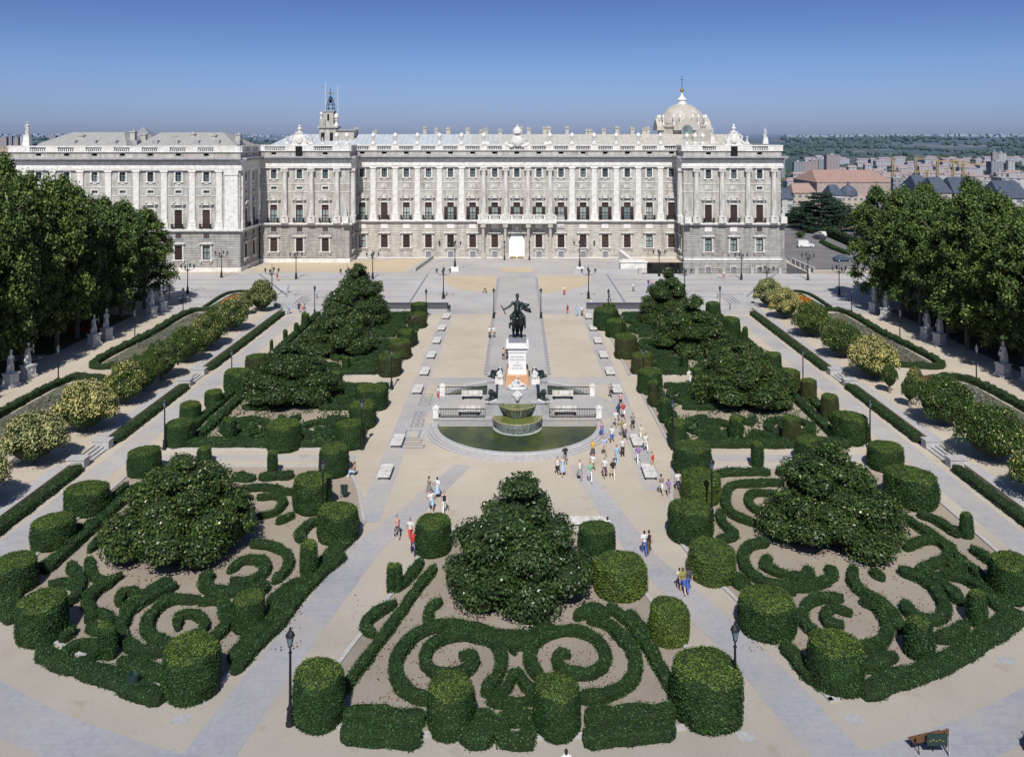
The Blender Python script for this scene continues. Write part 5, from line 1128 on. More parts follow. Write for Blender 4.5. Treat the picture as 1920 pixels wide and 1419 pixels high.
n = 350; P = np.stack([R.uniform(-68, -64, n), R.uniform(128, 133, n), np.full(n, .25)], 1); q, f = leaves(P, np.tile([0, 0, 1.0], (n, 1)), .3, .4, .8)
tag(obj('red_flowers', mesh_np('red_flowers', [(q, f, 0)]), M['flower_red']), 'red flower patch in the shaded left grove', 'flowers', kind='stuff')

for s, sn in ((-1, 'left'), (1, 'right')):
    n = 11000; P = np.stack([s * R.uniform(15.6, 33.4, n), R.choice([82, 106.6, 124], n) + R.uniform(0, 18, n), np.zeros(n)], 1); P = P[((P[:, 1] < 101.3) | (P[:, 1] > 106.8)) & (P[:, 1] < 141.4) & (vnoise(P, .9, s) > -.35)]; P[:, 2] = R.uniform(.06, .3, len(P))
    q, f = leaves(P, np.tile([0, 0, 1.0], (len(P), 1)), .26, .7, .7); tag(obj('ground_ivy', mesh_np('ground_ivy', [(q, f, 0)]), M['leaf_hedge']), f'low green ground cover between the hedges of the far {sn} parterre', 'ground cover', kind='stuff')
# ---- trees
def trunk_mb(h, r, limbs, seed, spread=.5, n=8, base=0.0):
    rnd = random.Random(seed); m = MB(); 
    m.tube([(0, 0, base), (rnd.uniform(-.1, .1), rnd.uniform(-.1, .1), h * .5), (rnd.uniform(-.2, .2), rnd.uniform(-.2, .2), h)], [r * 1.35, r, r * .8], n)
    for i in range(limbs):
        a = 2 * PI * i / limbs + rnd.uniform(-.4, .4); l = h * rnd.uniform(.5, 1.0) * spread * 2; z0 = h * rnd.uniform(.6, 1.0)
        m.tube([(0, 0, z0), (math.cos(a) * l * .4, math.sin(a) * l * .4, z0 + l * .5), (math.cos(a) * l * .75, math.sin(a) * l * .75, z0 + l * 1.1)], [r * .5, r * .32, r * .12], 5)
    return m
def crown(clumps, n_leaf, size, seed, jit=.8, outward=True, matidx=0, aspect=.6, shell=.55):
    """clumps: list of (x, y, z, rx, rz); leaves sit mostly near each clump's skin"""
    rng = np.random.default_rng(seed); C = np.array(clumps); vol = C[:, 3] ** 2 * C[:, 4]; pr = vol ** .75; pr /= pr.sum()
    k = rng.choice(len(C), n_leaf, p=pr); D = rng.normal(size=(n_leaf, 3)); D /= np.linalg.norm(D, axis=1, keepdims=True)
    D[:, 2] = np.where(D[:, 2] < -.35, -D[:, 2] * .6, D[:, 2])
    rad = (shell + (1 - shell) * rng.random(n_leaf) ** .7 + rng.normal(0, .06, n_leaf))[:, None]
    P = C[k, :3] + D * rad * np.stack([C[k, 3], C[k, 3], C[k, 4]], 1)
    q, f = leaves(P, D + np.array([0, 0, .35]), size, jit, aspect, rng)
    return q, f, matidx
# magnolias: conical, clumpy, down to the ground, with white blossom
def magnolia_mesh(seed):
    rnd = random.Random(seed); lobes = []
    for n, r, z, Rr_ in ((10, 3.45, 1.35, 1.5), (8, 2.6, 2.7, 1.45), (6, 1.9, 3.9, 1.35), (5, 1.15, 5.0, 1.1), (2, .4, 6.1, .85)):
        a0 = rnd.uniform(0, 6)
        for i in range(n):
            a = a0 + 2 * PI * i / n + rnd.uniform(-.25, .25); q = r * rnd.uniform(.78, 1.14); k = Rr_ * rnd.uniform(.78, 1.22)
            lobes.append((q * math.cos(a), q * math.sin(a), z + rnd.uniform(-.6, .6), k, k * rnd.uniform(.62, .95)))
    cl = list(lobes)
    for x, y, z, k, kz in lobes:
        for _ in range(5):
            a = rnd.uniform(0, 6.28); u = rnd.uniform(-.1, .9); c = math.sqrt(1 - u * u) * k * .85; cl.append((x + c * math.cos(a), y + c * math.sin(a), z + u * kz, k * rnd.uniform(.25, .42), k * .24))
    parts = [crown(cl, 38000, .20, seed, .55, aspect=.55, shell=.88)]
    rng = np.random.default_rng(seed + 5); C = np.array(cl); k = rng.choice(len(C), 110); D = rng.normal(size=(110, 3)); D[:, 2] = np.abs(D[:, 2]); D /= np.linalg.norm(D, axis=1, keepdims=True)
    P = C[k, :3] + D * np.stack([C[k, 3], C[k, 3], C[k, 4]], 1) * 1.03; q, f = leaves(P, D, .14, .3, 1.0, rng)
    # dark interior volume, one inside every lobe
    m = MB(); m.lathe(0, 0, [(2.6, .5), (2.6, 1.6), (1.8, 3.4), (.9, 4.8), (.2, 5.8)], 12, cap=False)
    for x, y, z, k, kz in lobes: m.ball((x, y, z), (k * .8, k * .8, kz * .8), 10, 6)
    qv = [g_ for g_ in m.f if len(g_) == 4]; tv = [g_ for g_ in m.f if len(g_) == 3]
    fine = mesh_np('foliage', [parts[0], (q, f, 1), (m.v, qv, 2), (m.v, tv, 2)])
    for mm in ('leaf_mag', 'blossom_white', 'core'): fine.materials.append(M[mm])
    return fine
mags = [magnolia_mesh(s) for s in (3, 8, 14)]; tm = trunk_mb(2.2, .3, 5, 2).mesh('trunk', True)
for i, (x, y, sr, sh, lb) in enumerate([
  (-24.2, 61.8, .98, 1.02, 'in the near left parterre'), (.0, 56.4, .98, 1.0, 'in the near centre parterre in front of the fountain'), (23.6, 64.0, 1.02, .95, 'in the near right parterre'),
  (-25.6, 96, 1.03, .98, 'nearest of three in the far left parterre'), (-24.2, 118, 1.05, 1.12, 'middle one of three in the far left parterre'), (-25.2, 134, 1.08, 1.3, 'tallest and farthest of three in the far left parterre'),
  (25.4, 96, 1.12, 1.03, 'nearest of three in the far right parterre'), (24.5, 118, 1.1, 1.0, 'middle one of three in the far right parterre'), (23.7, 134, .95, 1.22, 'farthest of three in the far right parterre')]):
    t = empty('magnolia_tree', 'dense dark magnolia with white blossom, ' + lb, 'tree', (x, y, .03), i * 1.3, 'magnolias in the parterres', (sr * 1.1, sr * 1.1, sh * 1.02))
    obj('crown', mags[i % 3], None, t); obj('trunk', tm, M['bark'], t)
# round-headed flowering trees on the terraces
def lig_mesh(seed, fl):
    rnd = random.Random(seed); cl = [(0, 0, .8, 1.9, 1.0)]
    for i in range(64):
        a = rnd.uniform(0, 6.28); u = rnd.uniform(-.15, 1) ; q = math.sqrt(max(0, 1 - u * u)) * 2.35; cl.append((q * math.cos(a), q * math.sin(a), .45 + u * 1.75, rnd.uniform(.6, .95), rnd.uniform(.5, .75)))
    parts = [crown(cl, 20000, .14, seed, .6, aspect=.7, shell=.75)]
    if fl:
        q, f, _ = crown([(c[0] * 1.03, c[1] * 1.03, c[2] + .08, c[3], c[4]) for c in cl if c[2] > .3], int(fl * 1.5), .13, seed + 9, .5, aspect=.9, shell=.9); 
        parts.append((q, f, 1))
    m = MB(); m.ball((0, 0, .75), (2.2, 2.2, 1.35), 14, 8); core = m.mesh('core'); cv = [v.co[:] for v in core.vertices]; cf = [list(p.vertices) for p in core.polygons if len(p.vertices) == 4]
    parts.append((cv, cf, 2)); me = mesh_np('crown', parts)
    for mm in ('leaf_lig', 'blossom_cream', 'core'): me.materials.append(M[mm])
    return me
LIG = {0: lig_mesh(1, 90), 1: lig_mesh(2, 350), 2: lig_mesh(3, 1700), 3: lig_mesh(4, 6500)}
tl = trunk_mb(1.5, .13, 4, 5, .4).mesh('trunk', True)
def lig(x, y, wd, top, fl, label, stem=1.5):
    """wd: crown width, top: height of the crown's top"""
    t = empty('flowering_round_tree', label, 'tree', (x, y, .45), random.uniform(0, 6), 'round-headed trees along the side terraces')
    k = wd / 6.6; ch = top - .45 - stem + .4
    obj('crown', LIG[fl], None, t, (0, 0, stem - .25 + .0), scale=(k, k, ch / 2.75)); obj('trunk', tl, M['bark'], t, scale=(1, 1, stem / 1.5))
amt = ['dark green', 'sparsely flowered', 'cream-flowered', 'densely cream-flowered']
def posn(i, n): return ORD[i] + ' from the camera'
left = [(-43.4, 67.5, 6.2, 4.9, 3), (-43.4, 76.5, 6.1, 4.9, 3), (-43.0, 85, 6.3, 5.3, 3), (-43, 93.5, 4.9, 5.0, 2), (-43, 98.3, 4.6, 4.9, 0), (-43, 103, 5.1, 5.0, 1), (-43, 110.6, 5.4, 5.1, 0), (-42.8, 115.8, 3.9, 5.2, 2), (-42.8, 119.2, 5.0, 5.3, 1), (-42.8, 128.5, 5.4, 5.2, 2), (-44.6, 139.5, 2.9, 4.1, 2), (-42.8, 143, 5.3, 5.4, 2)]
for i, a in enumerate(left): lig(*a, f'{amt[a[4]]} round-headed tree on the left terrace, {ORD[i]} from the camera')
right = [(43.2, 69, 6.6, 5.2, 2), (43.2, 77.5, 6.9, 5.3, 1), (43.4, 86.8, 6.5, 5.3, 0), (42.6, 92.6, 2.1, 3.6, 1), (42.6, 97.6, 2.0, 3.7, 0), (46.4, 99.6, 2.4, 2.6, 2), (43, 103.2, 6.3, 5.5, 3), (43, 113, 5.9, 5.2, 1), (44.2, 117.8, 2.6, 4.6, 2), (43, 124.8, 6.4, 5.3, 1), (43, 137, 5.4, 5.2, 3), (43, 146, 5.5, 5.3, 3)]
for i, a in enumerate(right): lig(*a, f'{amt[a[4]]} round-headed tree on the right terrace, {ORD[i]} from the camera', stem=.5 if a[2] == 2.4 else 1.5)
# plane trees of both groves
def plane_mesh(seed, H=17.0, rr=4.3):
    rnd = random.Random(seed); cl = []
    for i in range(210):
        t = rnd.random() ** .85; z = 1.9 + (H - 2.5) * t; e = rr * (max(0.0, math.sin(min(1, t * .80 + .2) * PI)) ** .6 + .08); a = rnd.uniform(0, 6.28); q = e * math.sqrt(rnd.uniform(.15, 1)) * .85
        c = rnd.uniform(.4, 1.15); cl.append((q * math.cos(a), q * math.sin(a), z, c, c * rnd.uniform(1.0, 1.9)))
    me = mesh_np('crown', [crown(cl, 24000, .30, seed, .85, aspect=.75, shell=.35)]); me.materials.append(M['leaf_plane'])
    m = MB(); m.tube([(0, 0, 0), (rnd.uniform(-.2, .2), .1, 2.5), (rnd.uniform(-.4, .4), rnd.uniform(-.3, .3), 6), (rnd.uniform(-.6, .6), 0, 11), (0, 0, H - 2.5)], [.34, .26, .22, .14, .05], 8)
    for i in range(11):
        z0 = 3 + i * .95; a = i * 2.4 + rnd.uniform(-.3, .3); l = rr * rnd.uniform(.6, .85); m.tube([(0, 0, z0), (math.cos(a) * l * .5, math.sin(a) * l * .5, z0 + 1.5), (math.cos(a) * l, math.sin(a) * l, z0 + 3.2)], [.13, .08, .03], 5)
    return me, m.mesh('trunk', True)
PL = [plane_mesh(s, h, r) for s, h, r in ((21, 17, 4.9), (22, 18.5, 4.5), (23, 16, 5.0), (24, 17.5, 4.6))]
rown = ['row nearest the gravel path', 'second row from the path', 'third row from the path', 'outermost row']
for s, sn in ((-1, 'left'), (1, 'right')):
    for r, x0 in enumerate((64.8, 71.5, 78.5, 86)):
        ys_ = {0: [112, 119, 126, 133, 141, 149], 1: [108, 115.5, 123, 130.5, 138, 146, 154], 2: [112, 120, 128, 136, 144, 152, 160], 3: [118, 127, 136, 145, 154]}[r]
        if s < 0: ys_ = {0: [88, 96, 104.5, 112, 119, 126, 133, 140, 147], 1: [98, 105, 112, 119, 126, 133, 140, 147, 153], 2: [108, 115, 122, 129, 136, 143, 150], 3: [116, 124, 132, 140, 148, 155]}[r]
        if s > 0 and r == 0: ys_ = [88, 96.5, 104.5] + ys_
        for i, y in enumerate(ys_):
            k = (i + r * 2 + (s > 0)) % 4; me, tk = PL[k]
            H = (16.3 + 1.9 * ((i * 7 + r * 3) % 5) / 4) * (1.0 + (.42 * min(1, max(0, (140 - y) / 26)) if s < 0 else .12))
            t = empty('plane_tree', f'tall plane tree in the {sn} grove, {rown[r]}, {ORD[i]} from the camera', 'tree', (s * (x0 + (i % 2) * .8 - (2.0 if s > 0 else .6)), y, 0), i * 1.9 + r, f'plane trees of the {sn} grove', (1.08, 1.08, H / 17))
            obj('crown', me, None, t); obj('trunk', tk, M['bark'], t)
# bare young tree in front of the left wing
m = MB(); rnd = random.Random(4); m.tube([(0, 0, 0), (0, 0, 2.4)], [.1, .08])
for i in range(14): a = i * 2.4; l = rnd.uniform(1, 1.9); m.tube([(0, 0, 1.9 + .05 * i), (math.cos(a) * l * .6, math.sin(a) * l * .6, 3.2 + rnd.random()), (math.cos(a) * l, math.sin(a) * l, 4.6 + rnd.random())], [.05, .03, .012], 4)
t = empty('bare_tree', 'small leafless tree beside the left grove, in front of the left wing', 'tree', (W(321, 560)[0], 155, 0)); m.build('trunk', M['bark'], t)
# trees beyond the palace corner
def cedar_mesh(seed):
    rnd = random.Random(seed); cl = []
    for lev in range(9):
        z = 2.5 + lev * 1.5; rr = 6.5 * (1 - (lev / 9.5) ** 1.4) + .6
        for i in range(14): a = rnd.uniform(0, 6.28); q = rr * rnd.uniform(.3, 1); cl.append((q * math.cos(a), q * math.sin(a), z + rnd.uniform(-.4, .4), rnd.uniform(1.2, 2.1), .5))
    me = mesh_np('crown', [crown(cl, 16000, .42, seed, .7, aspect=.55)]); me.materials.append(M['leaf_cedar']); return me
ced = [cedar_mesh(41), cedar_mesh(42)]; tc_ = MB().tube([(0, 0, 0), (0, 0, 14)], [.45, .1], 8).mesh('trunk', True)
for i, (px, Y, top, sc, cedar, lb) in enumerate([(1540, 262, 360, 1.15, 1, 'broad dark cedar with flat layered boughs beyond the parking ground'), (1500, 285, 388, .9, 1, 'smaller dark cedar next to the palace corner'), (1583, 280, 385, 1.0, 1, 'dark cedar half hidden behind the right grove'),
   (1512, 272, 378, 1.0, 1, 'tall dark conifer between the two outer cedars'), (1560, 268, 372, 1.1, 1, 'dark conifer in front of the grove edge beyond the parking ground'), (1482, 292, 400, .8, 1, 'low dark conifer touching the palace corner'), (1487, 302, 402, .8, 0, 'green leafy tree just beside the palace corner'), (1523, 318, 398, .9, 0, 'green leafy tree behind the lawn of the parking ground'), (1562, 300, 400, .9, 0, 'green leafy tree behind the cedars'), (1610, 262, 398, 1.0, 0, 'leafy tree at the back of the right grove'), (1640, 250, 390, 1.1, 0, 'second leafy tree at the back of the right grove'), (1680, 255, 385, 1.15, 0, 'third leafy tree at the back of the right grove')]):
    H = 30 - (top - 252) * Y / 1600; t = empty('garden_tree', lb, 'tree', ((px - 970) * Y / 1600, Y, 0), i, None, (sc, sc, H / (15.5 if cedar else 17)))
    obj('crown', ced[i % 2] if cedar else PL[i % 4][0], None, t); obj('trunk', tc_ if cedar else PL[i % 4][1], M['bark'], t)
for i, (px, py, r, lb) in enumerate([(1517, 432, 1.3, 'round bright shrub on the lawn by the parking ground'), (1500, 441, 1.1, 'low round shrub at the lawn edge'), (1549, 436, 1.5, 'round shrub near the parked car')]):
    x, y = W(px, py + 5); o = obj('round_shrub', LIG[0], None, None, (x, y, .5), scale=r / 2.3); tag(o, lb, 'shrub')
# garden hedge beyond the parking ground
hedge([W(1553, 443), W(1575, 452), W(1600, 463), W(1625, 476)], 1.6, 2.6, 'tall dark clipped hedge along the far side of the parking ground', None, dens=30, size=.3, mat='leaf_cedar', name='tall_hedge')
hedge([W(1540, 455), W(1560, 466), W(1590, 478)], 1.2, .9, 'low planting strip beside the road at the parking ground', None, dens=30, size=.25, name='low_hedge')
hedge([(24.8, 41.2), (27, 42.7), (30, 44.8), (34, 48)], 1.0, .8, 'hedge at the lower right corner beside the curved path', None, dens=110, name='box_hedge')

# fallen leaves on the gravel of the near parterres
for fn_, (x0, x1, y0, y1), lb in ((zC, (560, 1450, 420, 1000), 'right'), (zA, (450, 1500, 300, 1050), 'left'), (zB, (420, 1700, 640, 1160), 'centre')):
    n = 2600; P = np.array([[*fn_(a, b, .05), .05] for a, b in zip(R.uniform(x0, x1, n), R.uniform(y0, y1, n))]); P = P[vnoise(P, 1.1, 5) + R.normal(0, .5, len(P)) > .35]
    q, f = leaves(P, np.tile([0, 0, 1.0], (len(P), 1)), .13, .25, .7); tag(obj('fallen_leaves', mesh_np('fallen_leaves', [(q, f, 0)]), M['litter']), f'dry brown leaves scattered on the gravel of the near {lb} parterre', 'fallen leaves', kind='stuff')
# ================================================================== FOUNTAIN AND MONUMENT
FC, RC, PZ, WZ = 87.5, 95.4, .9, .05
fo = empty('fountain_basin', 'large oval fountain basin with pale stone rim and raised granite platform', 'fountain', (0, 0, 0))
def rim(cy, b, a0, a1, nm, a=8.1):
    m = MB(); n = 48; pr = [(0, .0), (0, .42), (.12, .52), (.6, .52), (.68, .42), (.68, .3), (.95, .28), (.95, .14), (1.2, .12), (1.2, 0.0)]; vs = []; fs = []
    for i in range(n + 1):
        t = a0 + (a1 - a0) * i / n
        for o, z in pr: vs.append(((a + o) * math.cos(t), cy + (b + o) * math.sin(t), z))
    k = len(pr)
    for i in range(n):
        for j in range(k - 1): fs.append((i * k + j, (i + 1) * k + j, (i + 1) * k + j + 1, i * k + j + 1))
    m.add(vs, fs); return m.build(nm, M['kerb'], fo)
rim(FC, 8.1, PI, 2 * PI, 'basin_rim'); rim(RC, 7.3, 0, PI, 'basin_rim')
for cy, b, a0, a1 in ((FC, 8.1, PI, 2 * PI), (RC, 7.3, 0, PI)):
    m = MB(); n = 40; m.add([(8.12 * math.cos(a0 + (a1 - a0) * i / n), cy + (b + .02) * math.sin(a0 + (a1 - a0) * i / n), WZ + .03) for i in range(n + 1)], [tuple(range(n + 1))]); m.build('pool_water', M['water'], fo)
m = MB(); m.box(-8.6, 8.6, FC, RC, 0.0, PZ); m.box(-8.7, 8.7, FC - .06, FC + .3, PZ - .18, PZ + .04); m.box(-8.7, 8.7, RC - .3, RC + .06, PZ - .18, PZ + .04)
for s in (-1, 1):
    for i in range(4): x0, x1 = sorted((s * (8.6 + .3 * i), s * (8.9 + .3 * i))); m.box(x0, x1, FC + 2.2, RC - 2.2, 0, PZ - .18 * (i + 1))
    for y in (FC + 1.6, RC - 2.2): x0, x1 = sorted((s * 8.6, s * 9.4)); m.box(x0, x1, y, y + .6, 0, PZ + .05)
m.build('platform', M['pave'], fo)
for s in (-1, 1):
    for y in (FC + .12, RC - .12):
        m = MB(); x = s * 8.35; m.bx(x, y, PZ, .55, .55, 1.0); m.bx(x, y, PZ + 1.0, .68, .68, .12); m.ball((x, y, PZ + 1.18), (.22, .22, .14)); m.build('railing_post', M['stone_bright'], fo)
        m = MB(); x0, x1 = sorted((s * 3.3, s * 8.08)); n = int((x1 - x0) / .17)
        for i in range(n + 1): xx = x0 + (x1 - x0) * i / n; m.box(xx - .018, xx + .018, y - .02, y + .02, PZ + .1, PZ + .92)
        m.box(x0, x1, y - .04, y + .04, PZ + .88, PZ + .95); m.box(x0, x1, y - .03, y + .03, PZ + .1, PZ + .15)
        for i in range(int((x1 - x0) / .85)): m.lathe(x0 + .45 + i * .85, y, [(.07, PZ), (.05, PZ + .1)], 6)
        m.build('iron_railing', M['iron'], fo)
# monument body
mo = empty('monument_pedestal', 'white inscribed pedestal on ochre stone and granite, rising from the fountain', 'monument', (0, 0, 0))
m = MB(); m.box(-2.0, 2.0, 88.0, 96.5, PZ, 3.3); m.box(-2.15, 2.15, 87.85, 96.6, PZ, 1.3); m.build('granite_base', M['stone_grey'], mo)
for s in (-1, 1):
    m = MB(); x0, x1 = sorted((s * 1.5, s * 3.3)); m.box(x0, x1, 87.7, 89.9, PZ, 2.35); m.box(x0 - .08, x1 + .08, 87.6, 90, 2.35, 2.5); m.box(x0, x1, 94.0, 96.3, PZ, 2.75); m.box(x0 - .08, x1 + .08, 93.9, 96.4, 2.75, 2.9)
    x0, x1 = sorted((s * 2.6, s * 3.3)); m.box(x0, x1, 89.9, 94.0, PZ, 1.8); m.build('buttress', M['stone_grey'], mo)
    x0, x1 = sorted((s * 1.5, s * 2.4)); m = MB(); m.box(x0, x1, 91.2, 93.4, 3.3, 3.55); m.build('white_step', M['stone_bright'], mo)
m = MB(); m.box(-1.3, 1.3, 90.2, 95.2, 3.3, 4.4, .12, .1); m.build('ochre_block', M['terracotta'], mo)
m = MB(); m.box(-.95, .95, 91, 94.3, 4.4, 7.1, .03, 0); m.box(-1.0, 1.0, 90.93, 94.37, 4.4, 4.62); m.box(-1.0, 1.0, 90.93, 94.37, 6.75, 6.95); m.box(-1.12, 1.12, 90.8, 94.5, 7.1, 7.22); m.box(-1.22, 1.22, 90.7, 94.6, 7.22, 7.34); m.box(-.92, .92, 91.05, 94.25, 7.34, 7.8); shaft = m.build('pedestal_shaft', M['shaft'], mo)
def text(body, size, loc, mt, parent, rx=PI / 2, depth=.004, name='inscription', rz=0, al='CENTER'):
    c = bpy.data.curves.new('t', 'FONT'); c.body = body; c.size = size; c.align_x = al; c.extrude = depth; c.space_line = 1.0
    o = bpy.data.objects.new('t', c); COL.objects.link(o); dg = bpy.context.evaluated_depsgraph_get(); me = bpy.data.meshes.new_from_object(o.evaluated_get(dg)); bpy.data.objects.remove(o)
    for p in me.polygons: p.material_index = 0
    me.materials.clear(); me.name = name; r = obj(name, me, mt, parent, loc); r.rotation_euler = (rx, 0, rz); return r
for i, (t_, s_) in enumerate((('REYNANDO', .25), ('ISABEL SEGUNDA', .21), ('DE', .15), ('BORBON', .22), ('AÑO DE 1844', .2))): text(t_, s_, (0, 90.985, 6.2 - i * .3), M['inscription'], shaft)
m = MB(); m.box(-.95, .95, 91.0, 94.3, 7.8, 7.86); m.build('statue_plinth', M['pave_dark'], mo)
# reclining river figure, mask, side figures
m = MB(Matrix.Translation((0, 89.3, 3.3)))
m.ball((0, 0, .12), (1.15, .5, .2)); m.tube([(-.45, 0, .35), (-.2, .1, .7), (0, .1, 1.05)], [.28, .27, .2], 8); m.ball((.0, .05, 1.32), .15); m.tube([(-.35, 0, .35), (.2, -.1, .45), (.65, -.1, .62), (1.05, -.1, .25)], [.24, .19, .15, .1]); m.tube([(-.3, .1, .3), (.3, .1, .3), (1.1, .05, .2)], [.22, .16, .1])
m.tube([(-.15, 0, .95), (-.55, -.1, .75), (-.75, -.1, .35)], [.1, .09, .08]); m.tube([(.15, 0, .95), (.4, -.1, .75), (.25, -.25, .5)], [.1, .08, .07]); m.ball((-.8, 0, .3), (.3, .3, .25))
o = obj('reclining_statue', remesh(m, 'reclining_statue', .05), M['statue']); tag(o, 'white stone figure reclining above the fountain bowls', 'statue')
m = MB(Matrix.Translation((0, 87.85, 3.0)) @ Matrix.Scale(1.15, 4)); m.ball((0, .2, 0), (.45, .2, .5)); m.ball((0, .0, .02), (.3, .2, .36)); m.ball((0, -.16, 0), (.07, .08, .12)); m.ball((-.12, -.1, .08), .06); m.ball((.12, -.1, .08), .06); m.ball((0, -.05, -.22), (.2, .14, .14)); m.ball((-.33, .1, .1), .14); m.ball((.33, .1, .1), .14)
mk = obj('spouting_mask', remesh(m, 'spouting_mask', .04), M['statue'], mo)
for s in (-1, 1):
    m = MB(Matrix.Translation((s * 1.85, 92.6, 3.5))); m.ball((0, 0, .25), (.42, .4, .3)); m.tube([(0, 0, .2), (0, 0, .7), (0, 0, .95)], [.3, .25, .1]); m.ball((0, 0, 1.15), .14); m.tube([(s * .2, 0, .8), (s * .4, -.2, .5)], [.1, .08]); m.tube([(0, -.2, .3), (s * .2, -.5, .25), (s * .2, -.55, -.1)], [.15, .12, .08])
    o = obj('seated_statue', remesh(m, 'seated_statue', .05), M['statue']); tag(o, 'small white seated figure beside the pedestal, on its ' + ('left' if s < 0 else 'right'), 'statue')
# bowls with falling water
fb = empty('fountain_bowls', 'two tiered scalloped stone bowls overflowing into the front pool', 'fountain', (0, 87.15, 0))
m = MB(); m.lathe(0, .8, [(.5, .8), (.6, 1.1), (1.6, 1.85), (1.85, 2.1), (1.92, 2.27), (1.8, 2.29), (1.7, 2.21)], 40, cap=False); m.build('upper_bowl', M['moss'], fb, True)
m = MB(); m.lathe(0, .8, [(0.01, 2.22), (1.74, 2.225)], 40, cap=False); m.build('bowl_water', M['mosswater'], fb)
m = MB(); m.lathe(0, .1, [(1.0, .05), (1.1, .3), (2.2, .8), (2.5, 1.0), (2.56, 1.16), (2.42, 1.18), (2.3, 1.1)], 48, cap=False); m.build('lower_bowl', M['moss'], fb, True)
m = MB(); m.lathe(0, .1, [(0.01, 1.11), (2.34, 1.115)], 40, cap=False); m.build('bowl_water', M['mosswater'], fb)
for cy, r0, z0, z1, n in ((.8, 1.93, 2.25, 1.14, 40), (.1, 2.57, 1.14, .1, 60)):
    m = MB()
    for i in range(n):
        a = PI + PI * (i + .5) / n + random.uniform(-.01, .01); w_ = random.uniform(.015, .035) * 1.3; dx, dy = math.cos(a), math.sin(a); tx, ty = -dy * w_, dx * w_; k = random.uniform(.55, 1.0) if z0 > 2 else random.uniform(.7, 1.0)
        p = lambda r, z, s: (dx * r + s * tx, cy + dy * r + s * ty, z)
        zz = z0 + (z1 - z0) * k
        m.add([p(r0, z0, -1), p(r0, z0, 1), p(r0 * (.83 if z0 > 2 else .95), (z0 + zz) / 2, 1), p(r0 * (.83 if z0 > 2 else .95), (z0 + zz) / 2, -1), p(r0 * (.68 if z0 > 2 else .88), zz, .6), p(r0 * (.68 if z0 > 2 else .88), zz, -.6)], [(0, 1, 2, 3), (3, 2, 4, 5)])
    m.build('falling_water', M['falls'], fb)
    m = MB(); m.lathe(0, cy, [(r0 * (.62 if z0 > 2 else .84), z1 + .02), (r0 * (.8 if z0 > 2 else .93), (z0 + z1) / 2), (r0 - .02, z0 - .03)], 48, PI, 2 * PI, cap=False); m.build('water_curtain', M['waterfall'], fb)
m = MB(); m.lathe(0, 0, [(2.05, WZ + .045), (2.5, WZ + .05)], 48, PI * .98, 2.02 * PI, cap=False); m.build('splash_foam', M['falls'], fb)
# lions
def lion(sd):
    m = MB()
    m.tube([(0, .85, .42), (0, .3, .45), (0, -.4, .52)], [.32, .33, .36], 10); m.ball((0, -.55, .78), (.38, .34, .42)); m.ball((0, -.82, .92), (.22, .24, .23)); m.ball((0, -1.02, .84), (.13, .14, .12)); m.ball((-.2, -.7, 1.15), .08); m.ball((.2, -.7, 1.15), .08)
    for s in (-1, 1): m.tube([(s * .2, -.4, .4), (s * .24, -.75, .16), (s * .24, -1.25, .1)], [.17, .12, .1]); m.ball((s * .24, -1.3, .1), (.12, .16, .1)); m.tube([(s * .24, .7, .35), (s * .38, .3, .18), (s * .36, .0, .1)], [.24, .17, .1])
    m.tube([(0, 1.05, .3), (.3, 1.25, .12), (.5, 1.0, .1)], [.08, .06, .07]); return remesh(m, 'lion', .045)
lm = lion(0)
for x, y, z, rz, sc, lb in ((-2.35, 88.6, 2.5, .95, .85, 'front left bronze lion crouching on the fountain buttress'), (2.35, 88.6, 2.5, -.95, .85, 'front right bronze lion crouching on the fountain buttress'), (-2.3, 95.0, 2.9, -2.4 + PI, .9, 'rear left bronze lion on the high buttress'), (2.3, 95.0, 2.9, 2.4 - PI, .9, 'rear right bronze lion on the high buttress')):
    o = obj('bronze_lion', lm, M['bronze'], None, (x, y, z), rz - (PI / 2 if x < 0 else -PI / 2) * (1.1 if y < 90 else 0), (sc, sc, sc * 1.15)); tag(o, lb, 'statue', 'bronze lions of the fountain')
    p = MB(); p.box(-.5, .5, -1.45, 1.2, -.0, .07); p.build('base_slab', M['stone_bright'] if y < 90 else M['bronze'], o)
# equestrian statue: rearing horse seen from the front, rider holding a baton out
eq = empty('equestrian_statue', 'dark bronze rider with outstretched baton on a rearing horse, on top of the tall pedestal', 'statue', (0, 92.6, 7.86), scale=1.17)
m = MB()
m.tube([(0, .95, 1.15), (0, .55, 1.45), (0, 0, 1.95), (0, -.45, 2.35)], [.48, .52, .5, .5], 12)     # trunk rising to the front
m.tube([(0, -.4, 2.45), (0, -.75, 2.95), (0, -.85, 3.25)], [.38, .27, .2], 10); m.tube([(0, -.8, 3.35), (0, -1.15, 3.0), (0, -1.3, 2.75)], [.2, .15, .11], 8)
for s in (-1, 1):
    m.ball((s * .1, -.75, 3.52), (.05, .05, .12))
    m.tube([(s * .32, .9, 1.2), (s * .38, .45, .75), (s * .36, .8, .4), (s * .36, .65, .06)], [.33, .2, .12, .1], 8); m.ball((s * .36, .6, .08), (.12, .17, .09))
    m.tube([(s * .3, -.5, 2.2), (s * .33, -.95, 2.05), (s * .3, -.95, 1.45), (s * .3, -.75, 1.25)], [.22, .15, .1, .08], 8); m.ball((s * .3, -.72, 1.22), (.1, .12, .1))
m.tube([(0, 1.25, 1.5), (0, 1.6, 1.0), (0, 1.45, .3), (0, 1.3, .02)], [.18, .22, .2, .15], 8); m.tube([(0, -.3, 2.85), (0, .05, 2.5)], [.14, .1])
m.box(-.5, .5, .3, 1.6, -.01, .06)
hs = obj('horse', remesh(m, 'horse', .045), M['bronze'], eq)
m = MB()
